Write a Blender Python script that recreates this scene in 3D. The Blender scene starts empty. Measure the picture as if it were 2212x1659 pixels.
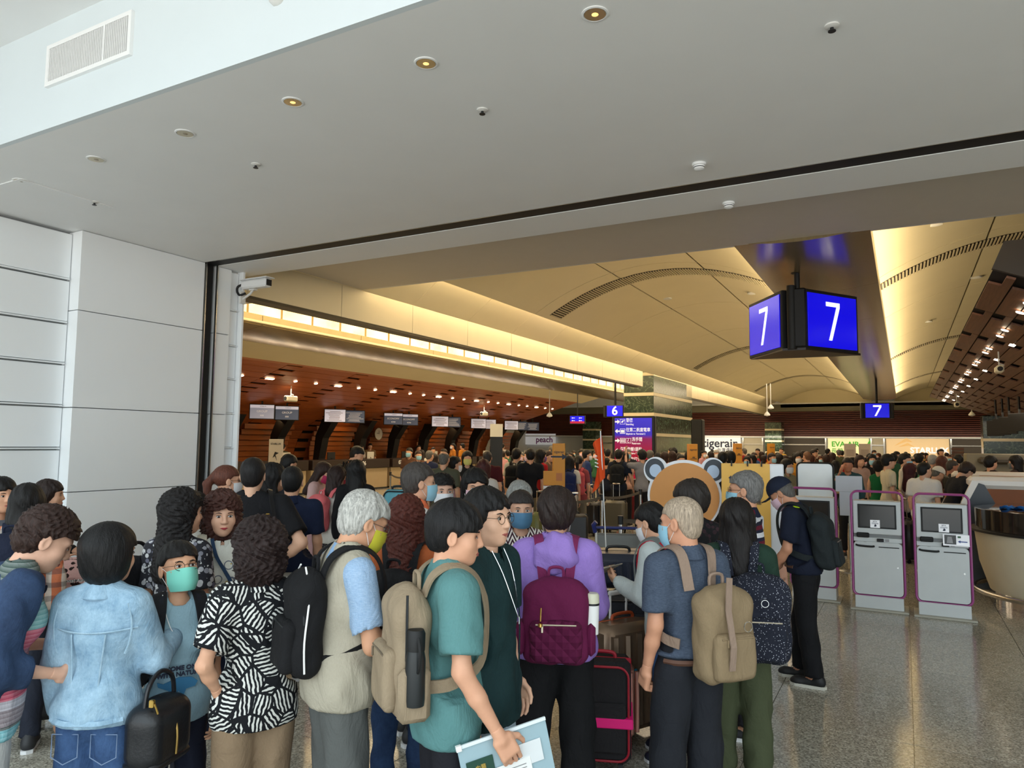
import bpy, math, random
import numpy as np
from mathutils import Matrix, Vector
random.seed(7); RNG = np.random.RandomState(7)
sc = bpy.context.scene
COL = sc.collection
PI = math.pi
# ------------------------------------------------------------------ camera
H = 1.88; F = 1563.4
def _R(y, p, r):
    c, s = np.cos, np.sin
    Rz = np.array([[c(y), -s(y), 0], [s(y), c(y), 0], [0, 0, 1]])
    a = PI/2 + p; Rx = np.array([[1, 0, 0], [0, c(a), -s(a)], [0, s(a), c(a)]])
    Rr = np.array([[c(r), -s(r), 0], [s(r), c(r), 0], [0, 0, 1]])
    return Rz @ Rx @ Rr
RM = _R(math.radians(28.38), math.radians(4.66), math.radians(.559))
CAMP = np.array([0, 0, H])
cd = bpy.data.cameras.new('camera'); cam = bpy.data.objects.new('camera', cd); COL.objects.link(cam)
M4 = np.eye(4); M4[:3, :3] = RM; M4[:3, 3] = CAMP
cam.matrix_world = Matrix(M4.tolist())
cd.sensor_width = 36; cd.lens = F/2212*36; cd.clip_start = .05; cd.clip_end = 300
sc.camera = cam
# ------------------------------------------------------------------ world, exposure
w = bpy.data.worlds.new('world'); sc.world = w; w.use_nodes = True
bg = w.node_tree.nodes['Background']; _n = w.node_tree.nodes; _l = w.node_tree.links
_tc = _n.new('ShaderNodeTexCoord'); _sx = _n.new('ShaderNodeSeparateXYZ'); _rp = _n.new('ShaderNodeValToRGB'); _ad = _n.new('ShaderNodeMath'); _ad.operation = 'MULTIPLY_ADD'
_ad.inputs[1].default_value = .5; _ad.inputs[2].default_value = .5
_l.new(_tc.outputs['Generated'], _sx.inputs[0]); _l.new(_sx.outputs[2], _ad.inputs[0]); _l.new(_ad.outputs[0], _rp.inputs[0]); _l.new(_rp.outputs[0], bg.inputs[0])
_e = _rp.color_ramp.elements; _e[0].position = .47; _e[0].color = (.92, .88, .82, 1); _e[1].position = .53; _e[1].color = (.74, .86, .92, 1)   # bright warm lower half added to lift the soffit, overcast sky above
bg.inputs[1].default_value = 3.3
sc.view_settings.view_transform = 'Standard'; sc.view_settings.look = 'None'
sc.view_settings.gamma = 1; sc.view_settings.use_curve_mapping = False; sc.view_settings.exposure = 0
KH = 1.13
def area(loc, rot, sx, sy, e, col, name='light'):
    if name in ('cove_light', 'luminous_ceiling_light', 'hall_downlights', 'shop_downlights'): loc = (loc[0]*KH, loc[1]*KH, H+(loc[2]-H)*KH); sx *= KH; sy *= KH
    l = bpy.data.lights.new(name, 'AREA'); l.shape = 'RECTANGLE'; l.size = sx; l.size_y = sy; l.energy = e; l.color = col
    o = bpy.data.objects.new(name, l); COL.objects.link(o); o.location = loc; o.rotation_euler = rot; return o
WARM = (1, .78, .47)
# cove lights, upward, on the ledges of the ceiling beams (they wash the vaults)
area((-1.72, 26, 4.28), (PI, math.radians(-35), 0), .12, 35, 345, WARM, 'cove_light')
area((-.16, 24, 4.28), (PI, math.radians(35), 0), .12, 33, 345, WARM, 'cove_light')
area((-6.20, 24, 4.57), (0, math.radians(66), 0), .08, 34, 330, WARM, 'cove_light')
# luminous ceiling over the left bay
area((-8.9, 26, 4.7), (0, 0, 0), 3, 34, 965, WARM, 'luminous_ceiling_light')
# rows of downlights below both wooden canopies and in the far hall
area((-17.2, 25, 3.5), (0, math.radians(-20), 0), 1.0, 20, 390, (1, .8, .55), 'canopy_downlights')
area((-3.9, 24, 4.4), (0, 0, 0), 2.5, 26, 598, (1, .82, .58), 'hall_downlights')
area((3.2, 24, 3.0), (0, 0, 0), 1.2, 22, 206, (1, .84, .62), 'canopy_downlights')
area((-4, 43.2, 2.38), (math.radians(35), 0, 0), 24, .2, 276, (1, .88, .68), 'shop_downlights')

def at(u, v, t):
    return CAMP + RM @ np.array([(u-1106)/F, -(v-829.5)/F, -1.0])*t
def on(u, v, axis, val):
    d = RM @ np.array([(u-1106)/F, -(v-829.5)/F, -1.0]); return CAMP + d*(val-CAMP[axis])/d[axis]
# ------------------------------------------------------------------ materials
MC = {}
def srgb(c):
    return tuple(((x/255+.055)/1.055)**2.4 if x/255 > .04045 else x/255/12.92 for x in c)
class NT:
    def __init__(s, name):
        s.m = bpy.data.materials.new(name); s.m.use_nodes = True; s.t = s.m.node_tree; s.n = s.t.nodes
        s.b = s.n['Principled BSDF']; s.tc = None
    def new(s, ty, **kw):
        n = s.n.new(ty)
        for k, v in kw.items():
            if k.startswith('_'): setattr(n, k[1:], v)
            else:
                n.inputs[k.replace('_', ' ')].default_value = v
        return n
    def co(s, scale=(1, 1, 1), rot=(0, 0, 0)):
        if not s.tc: s.tc = s.n.new('ShaderNodeTexCoord')
        mp = s.n.new('ShaderNodeMapping'); mp.inputs['Scale'].default_value = scale; mp.inputs['Rotation'].default_value = rot
        s.t.links.new(s.tc.outputs['Object'], mp.inputs[0]); return mp.outputs[0]
    def l(s, a, b): s.t.links.new(a, b)
    def ramp(s, fac, stops, interp='LINEAR'):
        r = s.n.new('ShaderNodeValToRGB'); r.color_ramp.interpolation = interp
        e = r.color_ramp.elements
        while len(e) < len(stops): e.new(.5)
        for i, (p, c) in enumerate(stops):
            e[i].position = p; e[i].color = (*c, 1)
        s.l(fac, r.inputs[0]); return r.outputs[0]
    def mix(s, f, a, b, mode='MIX'):
        m = s.n.new('ShaderNodeMix'); m.data_type = 'RGBA'; m.blend_type = mode
        for i, x in ((0, f), (6, a), (7, b)):
            if hasattr(x, 'links'): s.l(x, m.inputs[i])
            elif i == 0: m.inputs[0].default_value = x
            else: m.inputs[i].default_value = (*x, 1)
        return m.outputs[2]
    def math(s, op, a, b=None, c=None):
        m = s.n.new('ShaderNodeMath'); m.operation = op
        for i, x in enumerate((a, b, c)):
            if x is None: continue
            if hasattr(x, 'links'): s.l(x, m.inputs[i])
            else: m.inputs[i].default_value = x
        return m.outputs[0]
    def noise(s, co, scale, detail=3, rough=.55, dist=0):
        n = s.n.new('ShaderNodeTexNoise'); n.inputs['Scale'].default_value = scale; n.inputs['Detail'].default_value = detail
        n.inputs['Roughness'].default_value = rough; n.inputs['Distortion'].default_value = dist
        s.l(co, n.inputs['Vector']); return n.outputs['Fac']
    def vor(s, co, scale, out='Distance', feature='F1'):
        n = s.n.new('ShaderNodeTexVoronoi'); n.feature = feature; n.inputs['Scale'].default_value = scale; s.l(co, n.inputs['Vector']); return n.outputs[out]
    def sep(s, co):
        n = s.n.new('ShaderNodeSeparateXYZ'); s.l(co, n.inputs[0]); return n.outputs
    def bump(s, h, st=.2, d=.01):
        b = s.n.new('ShaderNodeBump'); b.inputs['Strength'].default_value = st; b.inputs['Distance'].default_value = d
        s.l(h, b.inputs['Height']); s.l(b.outputs[0], s.b.inputs['Normal'])
    def col(s, c):
        if hasattr(c, 'links'): s.l(c, s.b.inputs['Base Color'])
        else: s.b.inputs['Base Color'].default_value = (*c, 1)
def plain(name, c, rough=.5, metal=0, var=.06, scale=6, bump=0, emis=0, spec=.5, coat=0, alpha=1, bs=60):
    key = (name, c, rough, metal, emis, alpha, var)
    if key in MC: return MC[key]
    n = NT(name); l = srgb(c)
    if var:
        f = n.noise(n.co(), scale, 3)
        n.col(n.mix(f, tuple(x*(1-var) for x in l), tuple(min(1, x*(1+var)) for x in l)))
    else: n.col(l)
    n.b.inputs['Roughness'].default_value = rough; n.b.inputs['Metallic'].default_value = metal
    n.b.inputs['Specular IOR Level'].default_value = spec; n.b.inputs['Coat Weight'].default_value = coat
    n.b.inputs['Alpha'].default_value = alpha
    if emis:
        n.b.inputs['Emission Color'].default_value = (*l, 1); n.b.inputs['Emission Strength'].default_value = emis
    if bump: n.bump(n.noise(n.co(), bs, 3), bump, .004)
    MC[key] = n.m; return n.m
def cloth(c, kind='plain', c2=(255, 255, 255), c3=None, sc_=1.0):
    key = ('cloth', c, kind, c2, c3, sc_)
    if key in MC: return MC[key]
    n = NT('cloth_'+kind); l = srgb(c); l2 = srgb(c2); l3 = srgb(c3) if c3 else l2
    big = n.noise(n.co(), 7, 4); fine = n.noise(n.co((1, 1, .35)), 220, 2)
    o = None
    if kind == 'plain': o = l
    elif kind == 'heather': o = n.mix(n.ramp(n.noise(n.co((1, 1, 6)), 60, 4, .8), [(.35, l), (.62, l2)]), l, l2); o = n.ramp(n.noise(n.co((1, 1, 7)), 55, 4, .8), [(.35, l), (.65, l2)])
    elif kind == 'denim':
        o = n.ramp(n.noise(n.co(), 8, 7, .75), [(.34, tuple(x*.75 for x in l)), (.62, l2)])
        o = n.mix(n.math('MULTIPLY', n.noise(n.co((1, 1, .2)), 160, 3, .7), .5), o, l2)
    elif kind == 'stripes':
        z = n.sep(n.co())[2]
        s1 = n.math('FRACT', n.math('MULTIPLY', z, 7.5*sc_))
        o = n.ramp(s1, [(0, l), (.30, l2), (.50, l3), (.76, l2)], 'CONSTANT')
    elif kind == 'knit_stripes':
        z = n.sep(n.co())[2]
        o = n.ramp(n.math('MULTIPLY', n.math('SUBTRACT', z, .78), 2.1), [(0, srgb((120, 195, 205))), (.06, srgb((40, 60, 55))), (.08, srgb((140, 125, 132))), (.20, srgb((195, 190, 200))), (.27, srgb((214, 62, 100))), (.47, srgb((190, 120, 140))), (.62, srgb((214, 80, 110))), (.78, srgb((120, 180, 180))), (.97, srgb((35, 70, 60)))], 'CONSTANT')
        o = n.mix(.25, o, n.mix(n.math('FRACT', n.math('MULTIPLY', z, 60)), (.1, .1, .1), (.8, .8, .8)))
    elif kind == 'leaf':
        v = n.vor(n.co(), 11, 'Color'); s3 = n.sep(v)
        rx = n.n.new('ShaderNodeVectorRotate'); rx.rotation_type = 'Y_AXIS'; n.l(n.co(), rx.inputs[0]); n.l(n.math('MULTIPLY', s3[0], 6.3), rx.inputs['Angle'])
        wv = n.n.new('ShaderNodeTexWave'); wv.inputs['Scale'].default_value = 19; wv.inputs['Distortion'].default_value = 3.0; wv.inputs['Detail'].default_value = 1.2; wv.inputs['Detail Scale'].default_value = 2
        n.l(rx.outputs[0], wv.inputs['Vector'])
        o = n.ramp(wv.outputs['Fac'], [(.52, l), (.60, l2)])
        ed = n.vor(n.co(), 11, 'Distance', 'DISTANCE_TO_EDGE'); o = n.mix(n.math('LESS_THAN', ed, .055), o, l)
    elif kind == 'dots':
        v = n.vor(n.co(), 85*sc_); o = n.mix(n.math('LESS_THAN', v, .20), l, l2)
    elif kind == 'floral':
        v = n.vor(n.co(), 30*sc_); cc = n.vor(n.co(), 30*sc_, 'Color')
        o = n.mix(n.math('LESS_THAN', v, .42), l, n.mix(n.sep(cc)[0], l2, l3))
        o = n.mix(n.math('GREATER_THAN', n.noise(n.co(), 22*sc_, 3), .60), o, l3)
    elif kind == 'rings':
        v = n.vor(n.co(), 13*sc_)
        a = n.math('LESS_THAN', n.math('ABSOLUTE', n.math('SUBTRACT', v, .30)), .035)
        o = n.mix(a, l, l2)
        v2 = n.vor(n.co(), 17*sc_); a2 = n.math('LESS_THAN', n.math('ABSOLUTE', n.math('SUBTRACT', v2, .22)), .03); o = n.mix(a2, o, l3)
    elif kind == 'plaid':
        sx = n.sep(n.co())
        a = n.math('GREATER_THAN', n.math('FRACT', n.math('MULTIPLY', sx[0], 12)), .6); b = n.math('GREATER_THAN', n.math('FRACT', n.math('MULTIPLY', sx[2], 12)), .6)
        o = n.mix(a, l, l2); o = n.mix(n.math('MULTIPLY', b, .5), o, l3)
    elif kind == 'zigzag':
        sx = n.sep(n.co())
        zz = n.math('ADD', n.math('MULTIPLY', sx[2], 16), n.math('PINGPONG', n.math('MULTIPLY', sx[0], 34), 1.0))
        o = n.mix(n.math('GREATER_THAN', n.math('FRACT', n.math('MULTIPLY', zz, 1.5)), .5), l, l2)
    elif kind == 'quilt':
        o = l
    o = n.mix(big, o, o) if False else o
    o = n.mix(n.math('MULTIPLY', n.math('SUBTRACT', 1.0, fine), .18), o, (0, 0, 0)) if c[0]+c[1]+c[2] > 90 else o
    n.col(o)
    n.b.inputs['Roughness'].default_value = .85; n.b.inputs['Specular IOR Level'].default_value = .25
    if kind == 'quilt':
        sx = n.sep(n.co()); a = n.math('PINGPONG', n.math('MULTIPLY', n.math('ADD', sx[0], sx[2]), 16), .5); b = n.math('PINGPONG', n.math('MULTIPLY', n.math('SUBTRACT', sx[0], sx[2]), 16), .5)
        n.bump(n.math('MINIMUM', n.math('MULTIPLY', a, 3), n.math('MULTIPLY', b, 3)), .9, .012)
    else:
        w1 = n.noise(n.co((1, 1, .6)), 10, 5, .6, .8)
        n.bump(n.math('ADD', w1, n.math('MULTIPLY', fine, .02)), .5, .03)
    MC[key] = n.m; return n.m
def hairmat(c, wavy=0):
    key = ('hair', c, wavy)
    if key in MC: return MC[key]
    n = NT('hair'); l = srgb(c)
    f = n.noise(n.co((1, 1, .12 if not wavy else .45)), 130 if not wavy else 60, 4, .7, wavy)
    n.col(n.ramp(f, [(.3, tuple(x*.45 for x in l)), (.7, tuple(min(1, x*1.5+.004) for x in l))]))
    n.b.inputs['Roughness'].default_value = .5; n.b.inputs['Specular IOR Level'].default_value = .28
    n.bump(f, .8, .006); MC[key] = n.m; return n.m
def skinmat(c):
    key = ('skin', c)
    if key in MC: return MC[key]
    n = NT('skin'); l = srgb(c)
    f = n.noise(n.co(), 18, 4); n.col(n.mix(f, tuple(x*y for x, y in zip(l, (.86, .78, .74))), tuple(min(1, x*1.08) for x in l)))
    n.b.inputs['Roughness'].default_value = .52; n.b.inputs['Specular IOR Level'].default_value = .35
    n.b.inputs['Subsurface Weight'].default_value = .0
    n.bump(n.noise(n.co(), 260, 2), .12, .002); MC[key] = n.m; return n.m
def wood(name, c, c2, rough=.45, axis='Y', sc_=1.0):
    key = ('wood', name)
    if key in MC: return MC[key]
    n = NT(name); s = {'Y': (9, .5, 9), 'X': (.5, 9, 9), 'Z': (9, 9, .5)}[axis]
    f = n.noise(n.co(tuple(x*sc_ for x in s)), 3, 6, .65, .6)
    o = n.ramp(f, [(.3, srgb(c)), (.7, srgb(c2))])
    oi = n.n.new('ShaderNodeObjectInfo')
    o = n.mix(n.math('MULTIPLY', oi.outputs['Random'], .35), o, srgb(c))
    n.col(o); n.b.inputs['Roughness'].default_value = rough; MC[key] = n.m; return n.m
# ------------------------------------------------------------------ geometry
class G:
    def __init__(s): s.v = []; s.f = []; s.mi = []; s.k = 0; s.cur = 0
    def add(s, v, f, m=None):
        s.v.extend([tuple(map(float, p)) for p in v]); s.f.extend([tuple(i+s.k for i in q) for q in f]); s.k += len(v)
        s.mi.extend([s.cur if m is None else m]*len(f)); return s
    def box(s, c, size, bev=0, M=None, m=None):
        hx, hy, hz = [x/2 for x in size]; c = np.array(c, float)
        if bev <= 0:
            v = np.array([(x, y, z) for x in (-hx, hx) for y in (-hy, hy) for z in (-hz, hz)])
            f = [(0, 1, 3, 2), (4, 6, 7, 5), (0, 4, 5, 1), (2, 3, 7, 6), (0, 2, 6, 4), (1, 5, 7, 3)]
        else:
            b = min(bev, hx*.95, hy*.95, hz*.95); v = []; ix = {}
            for sx in (-1, 1):
                for sy in (-1, 1):
                    for sz in (-1, 1):
                        for a in range(3):
                            p = [sx*(hx-b), sy*(hy-b), sz*(hz-b)]; p[a] = (sx*hx, sy*hy, sz*hz)[a]
                            ix[(sx, sy, sz, a)] = len(v); v.append(p)
            v = np.array(v); f = []
            S = (-1, 1)
            for a in range(3):
                o = [i for i in range(3) if i != a]
                for sg in S:
                    q = []
                    for s1, s2 in ((-1, -1), (1, -1), (1, 1), (-1, 1)):
                        k = [0, 0, 0]; k[a] = sg; k[o[0]] = s1; k[o[1]] = s2; q.append(ix[(*k, a)])
                    f.append(q)
            for a in range(3):
                o = [i for i in range(3) if i != a]
                for s1 in S:
                    for s2 in S:
                        q = []
                        for sa, ax in ((-1, o[0]), (1, o[0]), (1, o[1]), (-1, o[1])):
                            k = [0, 0, 0]; k[a] = sa; k[o[0]] = s1; k[o[1]] = s2; q.append(ix[(*k, ax)])
                        f.append(q)
            for sx in S:
                for sy in S:
                    for sz in S: f.append([ix[(sx, sy, sz, a)] for a in range(3)])
            g = []
            for q in f:
                p = v[q]; nn = np.cross(p[1]-p[0], p[2]-p[0])
                g.append(tuple(q) if nn @ p.mean(0) > 0 else tuple(q[::-1]))
            f = g
        if M is not None: v = v @ np.array(M).T
        return s.add(v+c, f, m)
    def tube(s, pts, r, n=8, closed=False, flat=None, m=None, cap=True):
        P = np.array(pts, float); L = len(P)
        rr = np.full(L, r, float) if np.isscalar(r) else np.array(r, float)
        T = np.zeros_like(P)
        for i in range(L):
            a = P[(i-1) % L] if (closed or i > 0) else P[i]; b = P[(i+1) % L] if (closed or i < L-1) else P[i]
            T[i] = (b-a)/(np.linalg.norm(b-a)+1e-9)
        up = np.array([0, 0, 1.]) if abs(T[0][2]) < .9 else np.array([1., 0, 0])
        U = np.cross(T[0], up); U /= np.linalg.norm(U); v = []
        for i in range(L):
            U = U-T[i]*(U@T[i]); U /= np.linalg.norm(U)+1e-9; W = np.cross(T[i], U)
            for k in range(n):
                a = 2*PI*k/n; v.append(P[i]+rr[i]*(math.cos(a)*U+math.sin(a)*W))
        f = []
        for i in range(L if closed else L-1):
            j = (i+1) % L
            for k in range(n):
                k2 = (k+1) % n; f.append((i*n+k, i*n+k2, j*n+k2, j*n+k))
        if not closed and cap: f.append(tuple(range(n))[::-1]); f.append(tuple((L-1)*n+k for k in range(n)))
        return s.add(v, f, m)
    def cyl(s, a, b, r1, r2=None, n=16, m=None): return s.tube([a, b], [r1, r1 if r2 is None else r2], n, m=m)
    def lathe(s, prof, c=(0, 0, 0), n=24, m=None):
        v = []; f = []
        for (r, z) in prof:
            for k in range(n): v.append((c[0]+r*math.cos(2*PI*k/n), c[1]+r*math.sin(2*PI*k/n), c[2]+z))
        for i in range(len(prof)-1):
            for k in range(n):
                k2 = (k+1) % n; f.append((i*n+k, i*n+k2, (i+1)*n+k2, (i+1)*n+k))
        f.append(tuple(range(n))[::-1]); f.append(tuple((len(prof)-1)*n+k for k in range(n)))
        return s.add(v, f, m)
    def ribbon(s, pts, nrm, w_, th=.008, m=None):
        P = np.array(pts, float); N = np.array(nrm, float); v = []; L = len(P)
        for i in range(L):
            t = P[min(i+1, L-1)]-P[max(i-1, 0)]; t /= np.linalg.norm(t)+1e-9
            n_ = N[i]-t*(N[i]@t); n_ /= np.linalg.norm(n_)+1e-9; b = np.cross(t, n_)
            for a, c in ((-1, 0), (1, 0), (1, 1), (-1, 1)): v.append(P[i]+b*a*w_/2+n_*(th*c))
        f = []
        for i in range(L-1):
            for k in range(4):
                k2 = (k+1) % 4; f.append((i*4+k, i*4+k2, i*4+4+k2, i*4+4+k))
        f.append((3, 2, 1, 0)); f.append(tuple((L-1)*4+k for k in range(4)))
        return s.add(v, f, m)
    def prism(s, poly, a, b, M=None, o=(0, 0, 0), m=None):
        """poly in local XZ, extruded along Y from a to b"""
        n = len(poly); v = np.array([(x, a, z) for x, z in poly]+[(x, b, z) for x, z in poly], float)
        if M is not None: v = v @ np.array(M).T
        v = v+np.array(o)
        f = [tuple(range(n)), tuple(range(2*n-1, n-1, -1))]+[(i, i+n, (i+1) % n+n, (i+1) % n) for i in range(n)]
        return s.add(v, f, m)
    def shift(s, d): s.v = [(p[0]+d[0], p[1]+d[1], p[2]+d[2]) for p in s.v]; return s
def rrect(w_, h_, r, n=6, cx=0, cz=0):
    o = []
    for qx, qz, a0 in ((1, 1, 0), (-1, 1, 90), (-1, -1, 180), (1, -1, 270)):
        for i in range(n+1):
            a = math.radians(a0+90*i/n); o.append((cx+qx*(w_/2-r)+r*math.cos(a), cz+qz*(h_/2-r)+r*math.sin(a)))
    return o
def spline(P, n=5, closed=False):
    P = [np.array(p, float) for p in P]; o = []; L = len(P)
    for i in range(L if closed else L-1):
        if closed: a, b, c, d = P[(i-1) % L], P[i], P[(i+1) % L], P[(i+2) % L]
        else: a, b, c, d = P[max(i-1, 0)], P[i], P[i+1], P[min(i+2, L-1)]
        for k in range(n):
            t = k/n; o.append(.5*((2*b)+(-a+c)*t+(2*a-5*b+4*c-d)*t*t+(-a+3*b-3*c+d)*t**3))
    if not closed: o.append(P[-1])
    return o
def mesh(name, v, f, mats, mi=None, smooth=False):
    me = bpy.data.meshes.new(name); v = np.asarray(v, np.float32)
    if isinstance(f, np.ndarray):
        nf = len(f); me.vertices.add(len(v)); me.vertices.foreach_set('co', v.ravel())
        me.loops.add(nf*4); me.loops.foreach_set('vertex_index', f.astype(np.int32).ravel())
        me.polygons.add(nf); me.polygons.foreach_set('loop_start', np.arange(0, nf*4, 4, dtype=np.int32))
        me.update(calc_edges=True)
    else:
        me.from_pydata([tuple(p) for p in v.tolist()], [], f)
        if mi is not None and len(mats) > 1: me.polygons.foreach_set('material_index', np.array(mi, np.int32))
        me.update()
    for m in mats: me.materials.append(m)
    if smooth: me.polygons.foreach_set('use_smooth', np.ones(len(me.polygons), bool))
    return me
def tag(o, label=None, cat=None, group=None, kind=None):
    if label: o['label'] = label
    if cat: o['category'] = cat
    if group: o['group'] = group
    if kind: o['kind'] = kind
    return o
def put(name, me, parent=None, **kw):
    o = bpy.data.objects.new(name, me); COL.objects.link(o)
    if parent is not None: o.parent = parent
    return tag(o, **kw)
def obj(name, g, mats, parent=None, smooth=False, loc=None, **kw):
    if not isinstance(mats, (list, tuple)): mats = [mats]
    me = mesh(name, g.v, g.f, mats, g.mi, smooth)
    if smooth:
        try: me.set_sharp_from_angle(angle=math.radians(40))
        except Exception: pass
    o = put(name, me, parent, **kw)
    if loc is not None: o.location = loc
    return o
def thing(name, label, cat, loc=(0, 0, 0), rotz=0, group=None):
    o = bpy.data.objects.new(name, None); o.empty_display_size = .1; COL.objects.link(o); o.location = [float(x) for x in loc]; o.rotation_euler = (0, 0, rotz)
    return tag(o, label, cat, group)
_dg = None
def text(s_, size, m, parent, loc, rot=(PI/2, 0, 0), ext=.002, align='CENTER', name='lettering', sx=1.0, bold=0):
    cu = bpy.data.curves.new('t', 'FONT'); cu.body = s_; cu.size = size; cu.extrude = ext; cu.align_x = align; cu.align_y = 'CENTER'; cu.offset = bold; cu.resolution_u = 3
    o = bpy.data.objects.new('t', cu); COL.objects.link(o)
    dg = bpy.context.evaluated_depsgraph_get(); me = bpy.data.meshes.new_from_object(o.evaluated_get(dg)); bpy.data.objects.remove(o)
    me.materials.clear(); me.materials.append(m)
    p = put(name, me, parent); p.location = loc; p.rotation_euler = rot; p.scale = (sx, 1, 1); return p
# ------------------------------------------------------------------ setting
paint = plain('white_paint', (236, 238, 238), .55, var=.03, scale=2, bump=.05, bs=25)
paint2 = plain('grey_white_paint', (222, 222, 218), .55, var=.03, scale=2)
panelw = plain('wall_panel_enamel', (244, 248, 250), .35, var=.02, scale=1.5)
black = plain('black_rubber', (10, 10, 11), .6)
darkm = plain('dark_metal', (34, 36, 38), .4, .3)
steel = plain('brushed_steel', (190, 188, 182), .25, 1)
chrome = plain('chrome', (225, 225, 225), .12, 1)
def granite():
    n = NT('polished_granite'); co = n.co()
    oi = n.n.new('ShaderNodeObjectInfo')
    a = n.vor(co, 95, 'Color'); f = n.sep(a)[0]; b = n.noise(co, 70, 3, .8)
    o = n.ramp(f, [(0, srgb((84, 82, 74))), (.22, srgb((150, 146, 132))), (.6, srgb((192, 188, 172))), (.88, srgb((228, 224, 210)))], 'CONSTANT')
    o = n.mix(.5, o, n.ramp(b, [(.35, srgb((104, 101, 93))), (.65, srgb((218, 212, 196)))]))
    n.col(n.mix(n.math('MULTIPLY', oi.outputs['Random'], .16), o, (.05, .045, .04)))
    n.b.inputs['Roughness'].default_value = .13; n.b.inputs['Specular IOR Level'].default_value = .55
    return n.m
gran = granite()
X0, X1, Y0, Y1, TS = -5.4, 3.6, 1.8, 13.5, .9
g = G()
for a, b, c, d in ((-27, X0, -4, 52), (X1, 22.3, -4, 52), (X0, X1, -4, Y0), (X0, X1, Y1, 52)):
    g.box(((a+b)/2, (c+d)/2, -.1), (b-a, d-c, .2))
g.box(((X0+X1)/2, (Y0+Y1)/2, -.11), (X1-X0, Y1-Y0, .18), m=0)
floor = obj('floor', g, gran, kind='structure')
tg = G().box((0, 0, -.0095), (TS-.004, TS-.004, .019), .0012)
tme = mesh('floor_tile', tg.v, tg.f, [gran])
for i in range(10):
    for j in range(13):
        t = put('floor_tile', tme, floor); t.location = (X0+TS*(i+.5), Y0+TS*(j+.5), 0); t.rotation_euler = (0, 0, PI/2*random.randrange(4))
ZC = 4.117
# vestibule ceiling with the black track slot
g = G()
g.box((7.15, 4.475, ZC+.1), (30.3, 3.15, .2)).box((7.15, 6.565, ZC+.1), (30.3, .59, .2)).box((7.15, 6.16, ZC+.16), (30.3, .24, .08))
ceil = obj('ceiling', g, paint, kind='structure')
# access hatch outline in ceiling
obj('access_hatch', G().box((-7.2, 3.75, ZC-.004), (1.1, .85, .01), .002), paint, ceil)
obj('trim_1', G().box((7.15, 6.16, ZC+.03), (30.2, .21, .05)), black, kind='structure')
obj('trim_2', G().box((7.15, 6.055, ZC-.002), (30.0, .008, .006)), steel, kind='structure')
ZS = 4.41
obj('ceiling', G().box((.0, 8.08, ZS+.12), (15.9, 2.44, .24)).box((7.1, 6.84, ZC+.24), (30.2, .04, .46)), plain('beam_paint', (205, 198, 186), .6, var=.03), kind='structure')
# tall bulkhead facing the daylight
bulk = obj('wall_front', G().box((7.15, 2.88, ZC+.50), (30.3, .04, 1.0)), plain('bulkhead_paint', (214, 224, 228), .55, var=.03, scale=2), kind='structure')
obj('ceiling', G().box((7.15, .9, 5.02), (30.3, 4.1, .2)), paint, kind='structure')
obj('wall_right', G().box((22.2, 3, 2.55), (.2, 10, 5.1)).box((13, 29, 3.2), (.2, 46, 6.4)).box((15.1, 7.0, 2.6), (14.2, .2, 5.2)), paint2, kind='structure')
# vent in the bulkhead
v = thing('air_vent', 'white framed air vent with vertical louvres high on the bright bulkhead', 'vent', (-4.93, 2.848, 4.42))
obj('frame', G().box((0, 0, .02), (.98, .026, .03)).box((0, 0, .30), (.98, .026, .03)).box((-.475, 0, .16), (.03, .026, .25)).box((.475, 0, .16), (.03, .026, .25)).box((.20, -.001, .16), (.014, .026, .27)), paint, v)
obj('backing', G().box((0, .006, .16), (.93, .004, .27)), plain('vent_dark', (52, 48, 46), .8), v)
lv = G().box((0, 0, 0), (.0075, .010, .262)); lme = mesh('louvre', lv.v, lv.f, [paint])
for i in range(46):
    o = put('louvre', lme, v); o.location = (-.455+i*.0198, -.004, .16); o.rotation_euler = (0, 0, -.15)
# left wall
wl = obj('wall_left', G().box((-7.98, -.7, 2.5), (.1, 14.6, 5)), plain('joint_grey', (150, 152, 152), .7), kind='structure')  # mid-grey slab that shows in the joints between the panels
rows = [1.02*k for k in range(5)]
def wp(y0, y1, z0, z1, x, th=.12, mat=panelw, gap=.008):
    obj('wall_panel', G().box((x-th/2, (y0+y1)/2, (z0+z1)/2), (th, y1-y0-gap, z1-z0-gap), .003), mat, wl)
zs = [0, .32, 1.32, 2.21, 3.25, ZC]
for a, b in zip(zs, zs[1:]):
    wp(4.50, 6.07, a, b, -7.70, .24); wp(6.27, 6.50, a, b, -7.72, .22)
zs2 = [0, .46, .91, 1.36, 1.79, 2.24, 2.69, 3.13, 3.60, ZC]
for a, b in zip(zs2, zs2[1:]):
    for y0 in (-4.5, -1.5, 1.5): wp(y0, y0+3 if y0 < 1 else 4.5, a, b-.03, -7.86, .08)
    wp(6.5, 6.65, a, b-.02, -7.76, .12)
obj('trim_3', G().box((-7.74, 6.67, ZC/2), (.12, .035, ZC), .004), panelw, kind='structure')
obj('trim_4', G().box((-7.80, 6.17, ZC/2), (.1, .12, ZC)), black, kind='structure')
obj('trim_5', G().box((-7.70, 6.085, ZC/2), (.03, .014, ZC)).box((-7.70, 6.255, ZC/2), (.03, .014, ZC)), steel, kind='structure')
g = G()
for z in zs2[1:-1]: g.box((-7.85, 0, z-.012), (.035, 8.96, .014), .002).box((-7.745, 6.58, z-.01), (.03, .15, .012), .002)
obj('trim_6', g, panelw, kind='structure')
obj('wall_left', G().box((-17, 6.60, 2.6), (18.4, .10, 5.2)).box((-26.2, 29, 3.2), (.2, 46, 6.4)), paint2, kind='structure')
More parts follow.
